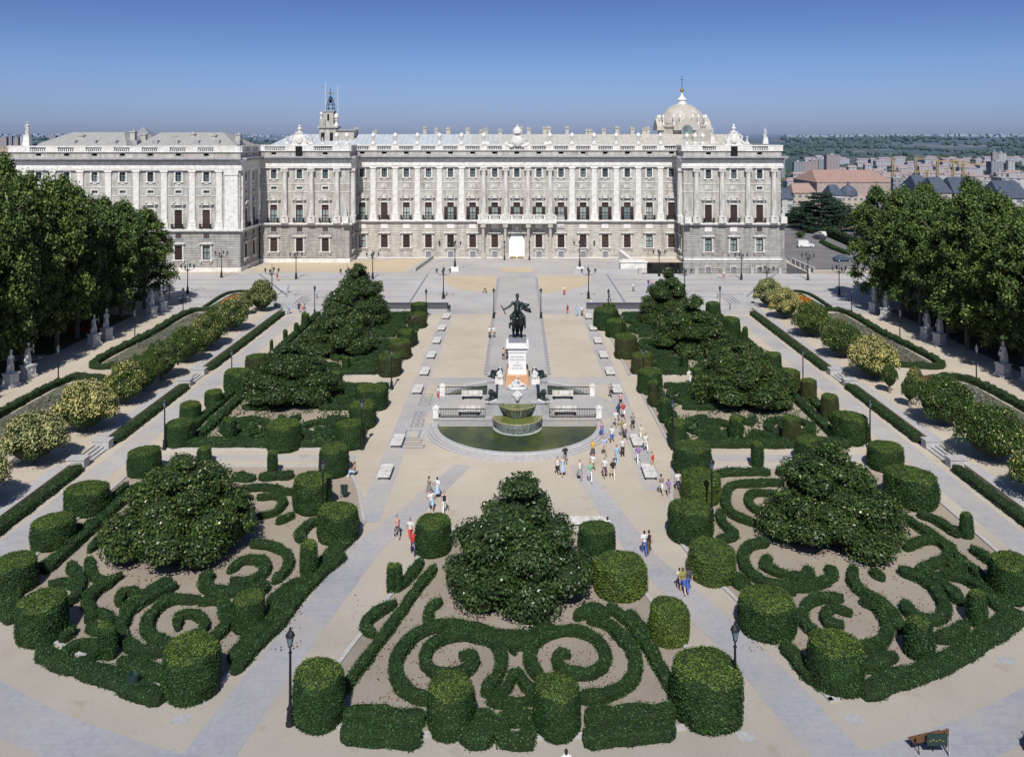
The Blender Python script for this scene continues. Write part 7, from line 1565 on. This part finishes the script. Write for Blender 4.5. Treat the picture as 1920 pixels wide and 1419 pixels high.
for a in [
 (*q(872, 428), .1, 'walk', 'shirt', BK, 'shorts', BK, 'person in dark striped shirt and black shorts walking behind the crowd', 1, False, 0, 'stripe_dark'),
 (*q(990, 542), .1, 'walk2', 'tank', PK, 'shorts', BK, 'person in pink sleeveless top and black shorts behind the one in red'),
 (*q(1022, 676), .2, 'walk', 'shirt', RD, 'shorts', WH, 'person in red top and white shorts'),
 (*q(962, 690), BK_, 'walk', 'shirt', NV, 'shorts', DG, 'person in dark clothes half hidden behind the white shirt'),
 (*q(935, 775), -.2, 'walk', 'shirt', WH, 'trousers', KH, 'person in white shirt and tan trousers with bag', 1, True),
 (*q(1140, 808), -.1, 'walk2', 'shirt', BK, 'shorts', BK, 'person in black and pale striped top near the right hedge', 1, False, 0, 'stripe_dark'),
 (*q(1010, 895), .3, 'stand', 'shirt', OL, 'trousers', GY, 'person with hat and olive shirt beside the grey skirt', 1, False, 0, None),
 (*q(1048, 915), .2, 'walk', 'shirt', CR, 'skirt', DG, 'person in beige blouse and long dark skirt'),
 (*q(762, 922), 0, 'walk', 'tank', PU, 'shorts', BL, 'person in violet vest and blue shorts at the basin rim'),
 (*q(885, 977), 0, 'walk2', 'shirt', WH, 'shorts', BL, 'person in white shirt and blue shorts'),
 (*q(797, 1117), .1, 'walk', 'shirt', WH, 'trousers', KH, 'person in blue and white striped shirt and khaki trousers', 1.02, False, 0, 'stripe_blue'),
 (*q(1015, 1132), .3, 'stand', 'shirt', WH, 'trousers', BK, 'person in white shirt and black trousers holding a camera up'),
 (*q(943, 1217), -.1, 'walk', 'shirt', LB, 'trousers', LB, 'person in pale blue shirt and pale blue trousers'),
 (*q(1240, 962), .2, 'walk2', 'shirt', CR, 'shorts', CR, 'person in cream top and cream shorts behind the stone bench'),
 (*q(1297, 1072), .1, 'walk', 'shirt', WH, 'trousers', WH, 'person all in white right of the stone bench'),
 (*q(1205, 1222), 0, 'walk2', 'shirt', PU, 'trousers', WH, 'person in purple shirt and white trousers before the stone bench'),
 (*q(655, 1152), .2, 'stand', 'shirt', YL, 'skirt', DG, 'person in yellow top and dark skirt right of the basin'),
 (*q(320, 1228), .3, 'stand', 'shirt', BK, 'trousers', GY, 'person in black t-shirt standing at the basin rim'),
 (*q(228, 1367), 0, 'walk', 'tank', WH, 'shorts', BK, 'person in pale vest and black shorts, leftmost of the walking crowd'),
 (*q(290, 1367), .1, 'walk2', 'dress', LB, 'skirt', LB, 'person in pale blue dress beside the one in black shorts'),
 (*q(497, 1408), 0, 'walk', 'tank', WH, 'skirt', GY, 'person in white top and grey skirt walking alone before the basin'),
 (*q(652, 1330), 0, 'walk2', 'shirt', WH, 'shorts', KH, 'person in white shirt right behind the green top'),
 (*q(625, 1442), 0, 'walk', 'shirt', GN, 'trousers', WH, 'person in green top and white trousers'),
 (*q(797, 1382), .1, 'walk2', 'shirt', WH, 'skirt', (.1, .04, .09), 'person in white shirt and dark purple skirt'),
 (*q(898, 1407), 0, 'walk', 'shirt', BK, 'trousers', CR, 'person in black shirt and beige trousers'),
 (*q(1375, 1302), .8, 'stand', 'tank', RD, 'trousers', KH, 'person in red vest holding something up, by the nearest right bench'),
 (*zC(148, 266, 0), BK_, 'walk', 'tank', GY, 'shorts', WH, 'person in grey vest and white shorts walking away with a child'), (*zC(183, 273, 0), BK_, 'walk2', 'shirt', PU, 'shorts', GY, 'child in lilac shirt beside the grey vest', .82),
 (*zC(228, 252, 0), BK_, 'walk', 'shirt', WH, 'shorts', NV, 'person in white shirt and dark shorts against the parterre corner'),
 (*zC(70, 547, 0), BK_, 'walk', 'shirt', WH, 'trousers', BL, 'person in white shirt and jeans with an arm around a companion'), (*zC(92, 544, 0), BK_, 'walk2', 'tank', BK, 'trousers', BR, 'person in black top walking beside the white shirt and jeans'),
 (*zC(250, 730, 0), BK_, 'walk', 'shirt', OL, 'shorts', BL, 'person in olive shirt and blue shorts on the right diagonal path'), (*zC(276, 724, 0), BK_, 'walk2', 'shirt', DG, 'trousers', BL, 'person in dark shirt and jeans, right of the olive shirt', 1.0), (*zC(234, 712, 0), BK_, 'stand', 'shirt', CR, 'shorts', BR, 'smaller person half hidden left of the olive shirt', .85),
 (*zB(780, 182, 0), 2.6, 'walk', 'dress', (.2, .18, .16), 'skirt', BK, 'person in black and white print dress left of the plaza'), (*zB(820, 187, 0), 2.8, 'walk2', 'shirt', WH, 'skirt', LB, 'person in white top and pale blue skirt beside the print dress'),
 (*zB(790, 254, 0), .2, 'walk', 'shirt', WH, 'shorts', LB, 'person in white top and pale blue shorts in front of the print dress'), (*zB(853, 259, 0), .1, 'walk2', 'tank', BK, 'trousers', WH, 'person in black vest and white trousers'),
 (*zB(626, 380, 0), .4, 'walk', 'tank', PK, 'shorts', DG, 'person in salmon vest and dark shorts alone on the left diagonal path'), (*zB(690, 397, 0), .3, 'walk2', 'shirt', WH, 'shorts', RD, 'person with white cap and shirt by the far left topiary'), (*zB(703, 460, 0), .2, 'walk', 'shirt', RD, 'trousers', NV, 'person in red shirt half hidden by the far left topiary'),
 (*W(1139, 1012), BK_, 'walk', 'shirt', WH, 'trousers', GY, 'person in white shirt behind the far right topiary of the near centre parterre'), (*zA(1752, 192, 0), -1.4, 'sit', 'shirt', (.45, .3, .2), 'trousers', LB, 'person in brown shirt and jeans sitting by the near left parterre corner'),
 (*W(909, 549.6), 1.3, 'walk', 'shirt', WH, 'trousers', BK, 'person in white shirt crossing the street left of the paved walk'), (*W(1058, 553), 0, 'stand', 'shirt', WH, 'skirt', RD, 'person in white top and red skirt on the street gravel'),
 (*W(1187.6, 547), 0, 'walk', 'shirt', WH, 'trousers', BK, 'person in white and black near the right magnolia'), (*W(1215.8, 540), 0, 'walk2', 'shirt', NV, 'trousers', BL, 'person in blue, left of a pair by the right magnolia'), (*W(1221.5, 540.5), 0, 'walk', 'shirt', PK, 'trousers', BK, 'person in pink top, right of a pair by the right magnolia'),
 (*W(1064, 589), 0, 'walk', 'tank', BR, 'shorts', RD, 'person in brown and red at the street end of the plaza'), (*W(1081.6, 593), 0, 'walk2', 'shirt', LB, 'trousers', LB, 'person in pale blue at the street end of the plaza'), (*W(1091.5, 592.7), 0, 'walk', 'shirt', WH, 'trousers', BK, 'person in white shirt and dark trousers at the street end of the plaza'),
 (*W(1142, 566), 1.2, 'walk', 'shirt', BK, 'trousers', BK, 'person in black walking behind the low dark wall'),
 (*W(918, 634), 0, 'walk', 'shirt', WH, 'trousers', BK, 'person in white top left of the paved walk, left one of a pair'), (*W(925, 633), 0, 'walk2', 'shirt', WH, 'shorts', KH, 'person in white top left of the paved walk, right one of a pair', 1, True),
 (*W(944, 676), BK_, 'walk', 'shirt', (.6, .42, .3), 'shorts', DG, 'person in pale orange shirt just behind the pedestal'), (*W(950.5, 674), BK_, 'walk2', 'shirt', BR, 'trousers', BK, 'person in dark brown clothes just behind the pedestal'),
 (*W(821.7, 752), -1.2, 'stand', 'shirt', WH, 'shorts', RD, 'person in white shirt and red shorts leaning at the left fountain post'),
 (*W(520, 527), 0, 'walk', 'tank', BR, 'shorts', RD, 'person in brown vest far left on the street'), (*W(540, 549), 0, 'walk', 'shirt', LB, 'trousers', GY, 'person in pale blue on the street near the left steps'), (*W(541.5, 589), 0, 'walk2', 'shirt', LB, 'trousers', BL, 'person in blue at the top of the left side path'),
 (*W(560.6, 586), 0, 'walk', 'shirt', BK, 'shorts', BK, 'person in black at the top of the left side path'), (*W(568, 586.5), 0, 'walk2', 'tank', PK, 'shorts', RD, 'person in red shorts at the top of the left side path'),
 (*W(1349, 521), 1, 'walk', 'shirt', RD, 'trousers', WH, 'person in red and white before the right pavilion, left one'), (*W(1357, 522.5), 1, 'walk2', 'shirt', WH, 'trousers', RD, 'person in white before the right pavilion, right one'),
 (*W(1292, 719), 0, 'walk', 'shirt', WH, 'trousers', WH, 'person all in white on the right cross path'),
 (*W(336, 568), 1.4, 'sit', 'shirt', WH, 'trousers', BK, 'seated person in white under the left grove, leftmost of three'), (*W(343, 567), 1.4, 'sit', 'shirt', LB, 'trousers', BK, 'seated person in pale blue under the left grove, middle of three'), (*W(351, 566), 1.4, 'sit', 'shirt', WH, 'trousers', GY, 'seated person in white under the left grove, rightmost of three'),
 (2.25, 39.3, BK_, 'walk', 'shirt', WH, 'trousers', NV, 'person whose head just enters at the bottom edge of the picture'),
 (*W(1109, 577), 0, 'sit', 'shirt', WH, 'trousers', RD, 'person sitting before the low dark wall on the right', 1, False, .25)]:
    person(*a)
# ================================================================== CITY BEYOND
def winmat(name, wall, win, sx, sz):
    m, nt, b = _nt(name)
    tc = nt.nodes.new('ShaderNodeTexCoord'); s = nt.nodes.new('ShaderNodeSeparateXYZ'); nt.links.new(tc.outputs['Object'], s.inputs[0])
    h = math_(nt, 'ADD', s.outputs[0], s.outputs[1])
    a = math_(nt, 'LESS_THAN', math_(nt, 'FRACT', math_(nt, 'MULTIPLY', h, 1 / sx)), .5); c = math_(nt, 'LESS_THAN', math_(nt, 'FRACT', math_(nt, 'MULTIPLY', s.outputs[2], 1 / sz)), .5)
    f = noise(nt, .05, 4, tc.outputs['Object']); k = ramp(nt, f, [(.3, tuple(v * .85 for v in wall)), (.7, wall)])
    nt.links.new(mixc(nt, math_(nt, 'MULTIPLY', a, c), k, win), b.inputs['Base Color']); b.inputs['Roughness'].default_value = .8; return m
CW = {'brick': winmat('brick_block_wall', (.40, .27, .20), (.13, .13, .15), 4, 3), 'white': winmat('pale_block_wall', (.52, .50, .48), (.15, .17, .2), 5, 3), 'grey': winmat('grey_block_wall', (.28, .27, .28), (.09, .1, .12), 4, 3), 'cream': winmat('cream_house_wall', (.5, .43, .34), (.16, .14, .14), 3.5, 3.2), 'orange': winmat('ochre_house_wall', (.44, .33, .25), (.30, .28, .27), 5, 3.5)}
CR_ = {'tile': pm('terracotta_roof', (.42, .25, .17), (.32, .18, .125), .3), 'slate': pm('dark_slate_roof', (.075, .09, .12), (.05, .06, .085), .4, .5), 'flat': pm('pale_flat_roof', (.42, .4, .38), (.3, .29, .28), .2), 'dusty': pm('dusty_tile_roof', (.38, .25, .2), (.3, .2, .16), .2)}
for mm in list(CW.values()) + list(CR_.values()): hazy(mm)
def P3(px, Y): return (px - 970) * Y / 1600
def zat(py, Y): return 30 - (py - 252) * Y / 1600
def house(px0, px1, ytop, ybot, Y, wall, roof, label, dp=None, rh=0, name='apartment_block', cat='building', grp=None):
    x0, x1 = P3(px0, Y), P3(px1, Y); z1 = zat(ytop, Y); z0 = zat(ybot, Y); g = tz((x0 + x1) / 2, Y); z0 = min(z0, g - 2) if True else z0; dp = dp or (x1 - x0) * .6
    t = empty(name, label, cat, ((x0 + x1) / 2, Y, z0), 0, grp); w_ = (x1 - x0) / 2; H = z1 - z0
    m = MB(); m.box(-w_, w_, 0, dp, 0, H); m.build('wall', CW[wall], t)
    m = MB()
    if rh: m.add([(-w_ - .5, -.5, H), (w_ + .5, -.5, H), (w_ + .5, dp + .5, H), (-w_ - .5, dp + .5, H), (-w_ * .8, dp * .5, H + rh), (w_ * .8, dp * .5, H + rh)], [(0, 1, 5, 4), (1, 2, 5), (2, 3, 4, 5), (3, 0, 4), (0, 3, 2, 1)])
    else: m.box(-w_ - .3, w_ + .3, -.3, dp + .3, H, H + .7); m.box(-w_ * .3, w_ * .2, dp * .3, dp * .6, H + .7, H + 3)
    m.build('roof', CR_[roof], t); return t
HS = [
 (1489, 1506, 305, 338, 1150, 'grey', 'flat', 'leftmost grey block of the brick tower group on the right'), (1506, 1520, 304, 338, 1160, 'brick', 'flat', 'brick tower next to the grey block, second from left'), (1520, 1534, 301, 330, 1200, 'brick', 'flat', 'third tower of the right group, slightly taller'), (1535, 1549, 300, 325, 1230, 'grey', 'flat', 'fourth, grey tower of the right group'),
 (1550, 1574, 292, 330, 1180, 'brick', 'flat', 'tallest brown brick tower of the right group'), (1465, 1472, 300, 336, 1150, 'grey', 'flat', 'narrow grey tower beside the palace edge'),
 (1861, 1871, 287, 330, 1250, 'brick', 'flat', 'left half of the twin high tower on the far right'), (1872, 1887, 288, 330, 1260, 'white', 'flat', 'right half of the twin high tower on the far right'), (1859, 1890, 304, 332, 1200, 'grey', 'flat', 'lower grey block in front of the twin high tower'), (1890, 1903, 302, 331, 1190, 'white', 'flat', 'pale slab block right of the twin tower'),
 (1532, 1675, 342, 372, 700, 'orange', 'tile', 'long ochre building with orange tiled roof', 60, 9), (1640, 1662, 372, 385, 480, 'grey', 'slate', 'small grey house below the orange roof', 12, 3),
 (1466, 1487, 373, 395, 420, 'white', 'slate', 'white gabled house with slate roof beside the palace', 14, 5), (1488, 1530, 362, 385, 470, 'cream', 'dusty', 'cream mansard house left of the small dome', 16, 5), (1560, 1580, 366, 385, 440, 'white', 'slate', 'pale house with slate roof behind the cedar', 14, 5),
 (1675, 1694, 335, 370, 640, 'grey', 'flat', 'dark grey narrow block right of the ochre building'), (1695, 1740, 338, 368, 680, 'brick', 'flat', 'unfinished brick block with scaffolding'), (1745, 1800, 336, 356, 760, 'white', 'flat', 'pale terraced block beneath the cranes'),
 (1720, 1745, 352, 372, 430, 'white', 'slate', 'slate-roofed house at the left of the dark roofs', 18, 6), (1755, 1785, 362, 378, 400, 'cream', 'slate', 'middle dark slate roof above the right grove', 20, 7), (1790, 1842, 362, 380, 400, 'white', 'slate', 'wide dark slate roof above the right grove', 20, 7), (1878, 1935, 372, 392, 360, 'white', 'slate', 'dark slate roof at the right picture edge', 20, 7),
 (1815, 1870, 341, 360, 600, 'white', 'flat', 'low white modern building on the right'), (1878, 1935, 335, 362, 560, 'white', 'flat', 'large white modern building at the right picture edge'), (1868, 1885, 326, 345, 620, 'cream', 'flat', 'cream block between the modern buildings'), (1845, 1872, 362, 378, 450, 'orange', 'flat', 'small ochre block above the grove'),
 (0, 12, 258, 275, 1400, 'brick', 'flat', 'leftmost distant brick tower'), (14, 22, 256, 275, 1450, 'grey', 'flat', 'second distant tower on the left'), (24, 34, 259, 275, 1500, 'brick', 'flat', 'third distant tower on the left'), (38, 52, 256, 272, 1600, 'white', 'flat', 'fourth distant block on the left'), (92, 104, 255, 270, 1700, 'grey', 'flat', 'small distant block right of the roof statue'), (-4, 14, 285, 330, 420, 'brick', 'dusty', 'nearer brick house at the left picture edge', 14, 3), (256, 276, 256, 268, 1500, 'white', 'flat', 'distant pale block between the two wing roofs')]
for a in HS: house(*a)
t = empty('domed_church', 'small grey dome above the roofs right of the palace', 'church', (P3(1590, 500), 500, zat(365, 500))); m = MB(); m.lathe(0, 0, [(5.4, -1), (5.4, 0), (4.9, 2.4), (2.8, 4.6), (.8, 5.4), (.6, 7), (.1, 8)], 12); m.build('dome', CR_['slate'], t); m = MB(); m.box(-8, 8, -5, 12, -30, -1); m.build('wall', CW['cream'], t)
# cranes
ym = pm('yellow_crane_paint', (.42, .32, .15), (.34, .25, .12), 1)
for i, (px, Y, top, bot, jl, jr, lb) in enumerate([(1674, 750, 296, 350, -1, 1, 'leftmost yellow tower crane'), (1758, 800, 298, 350, -10, 42, 'tall yellow crane with a long jib to the right'), (1787, 780, 304, 348, -6, 60, 'yellow crane left of the last one'), (1806, 760, 304, 352, -20, 10, 'rightmost yellow tower crane'), (1738, 820, 318, 350, -14, 8, 'small yellow crane among the terraces'), (1717, 900, 295, 320, -3, 18, 'small distant grey-yellow crane')]):
    t = empty('tower_crane', lb, 'crane', (P3(px, Y), Y, tz(P3(px, Y), Y)), 0, 'cranes over the building site'); H = zat(top, Y) - tz(P3(px, Y), Y); m = MB()
    for a, b in ((-.8, -.8), (.8, -.8), (.8, .8), (-.8, .8)): m.box(a - .2, a + .2, b - .2, b + .2, 0, H)
    for k in range(int(H / 2)): m.tube([(-.8, -.8, k * 2), (.8, -.8, k * 2 + 2)], .15, 4)
    m.build('mast', ym, t); m = MB(); x0, x1 = jl * Y / 1600, jr * Y / 1600; m.box(x0, x1, -.5, .5, H - 2.4, H - 1.6); m.tube([(x0, 0, H - 1.6), (0, 0, H + 2), (x1, 0, H - 1.6)], .2, 4); m.build('jib', ym, t)
    m = MB(); m.box(x0, x0 + 3, -1, 1, H - 4.5, H - 2.3); m.build('counterweight', CR_['flat'], t)
# far-off mass of houses and woodland: nobody could count them
m = MB(); rnd = random.Random(12); mr = MB()
for i in range(1150):
    side = rnd.random(); Y = rnd.choice([rnd.uniform(520, 1100), rnd.uniform(900, 1800), rnd.uniform(5500, 15000), rnd.uniform(5500, 12000)])
    px = rnd.uniform(1470, 1960) if side < .72 else rnd.uniform(-60, 560)
    x = P3(px, Y); s = max(8, Y / 260) if Y > 2000 else rnd.uniform(8, 20); g = tz(x, Y)
    h = rnd.uniform(6, 15) if Y < 2000 else rnd.uniform(5, 22)
    if 850 < Y < 1900 and math.sin(x / 70) * math.sin(Y / 110) > .2: continue
    m.box(x, x + s * rnd.uniform(.8, 1.8), Y, Y + s, g - 3, g + h)
    if Y < 2000: w_ = s * 1.3; mr.add([(x - .5, Y - .5, g + h), (x + w_, Y - .5, g + h), (x + w_, Y + s + .5, g + h), (x - .5, Y + s + .5, g + h), (x + 1, Y + s / 2, g + h + 3), (x + w_ - 1, Y + s / 2, g + h + 3)], [(0, 1, 5, 4), (1, 2, 5), (2, 3, 4, 5), (3, 0, 4)])
tag(m.build('distant_houses', CW['white']), 'hazy mass of far-off houses towards the horizon', 'houses', kind='stuff'); tag(mr.build('distant_roofs', CR_['dusty']), 'mass of reddish roofs in the valley', 'roofs', kind='stuff')
n = 14000; Y = np.concatenate([R.uniform(420, 1500, n // 2), R.uniform(1500, 5200, n - n // 2)]); px = np.where(R.random(n) < .75, R.uniform(1462, 1990, n), R.uniform(-80, 520, n)); X = (px - 970) * Y / 1600
keep = np.sin(X / 160 + 1) * np.sin(Y / 230) + R.normal(0, .4, n) > .12; keep &= (Y < 1700) | (R.random(n) < .5); X, Y = X[keep], Y[keep]
Z = np.array([tz(a, b) for a, b in zip(X, Y)]); S = np.clip(Y / 420, 3.0, 9) * R.uniform(.7, 1.5, len(Y))
dirs = []
V, F = [], []; bl_ = MB(); bl_.ball((0, 0, .5), (1, 1, .8), 6, 4); bv = np.array(bl_.v); tri = [f for f in bl_.f if len(f) == 3]; qd = [f for f in bl_.f if len(f) == 4]
N_ = len(X); allV = (bv[None] * (1 + R.normal(0, .18, (N_, len(bv), 1)))) * S[:, None, None] + np.stack([X, Y, Z], 1)[:, None]
offs = (np.arange(N_) * len(bv))[:, None, None]; T3 = (np.array(tri)[None] + offs).reshape(-1, 3); Q4 = (np.array(qd)[None] + offs).reshape(-1, 4)
me = bpy.data.meshes.new('distant_woodland'); 
LL = np.concatenate([T3.ravel(), Q4.ravel()]).astype(np.int32); ls = np.concatenate([np.arange(len(T3)) * 3, T3.size + np.arange(len(Q4)) * 4]).astype(np.int32)
me.vertices.add(N_ * len(bv)); me.vertices.foreach_set('co', allV.astype(np.float32).ravel()); me.loops.add(len(LL)); me.loops.foreach_set('vertex_index', LL); me.polygons.add(len(ls)); me.polygons.foreach_set('loop_start', ls); me.update(calc_edges=True); me.validate()
fm, nt_, b_ = _nt('hazy_woodland'); o_, c_ = xyz(nt_); g_ = nt_.nodes.new('ShaderNodeNewGeometry'); cc = ramp(nt_, g_.outputs['Random Per Island'], [(0, (.015, .035, .018)), (1, (.06, .095, .04))]); hz2 = ramp(nt_, math_(nt_, 'MULTIPLY', o_[1], 1 / 9000.), [(.06, (.05, .05, .05)), (.35, (.5, .5, .5)), (1, (.9, .9, .9))]); nt_.links.new(mixc(nt_, hz2, cc, (.06, .1, .15)), b_.inputs['Base Color']); b_.inputs['Roughness'].default_value = 1  # distance haze is blended into the tree colour
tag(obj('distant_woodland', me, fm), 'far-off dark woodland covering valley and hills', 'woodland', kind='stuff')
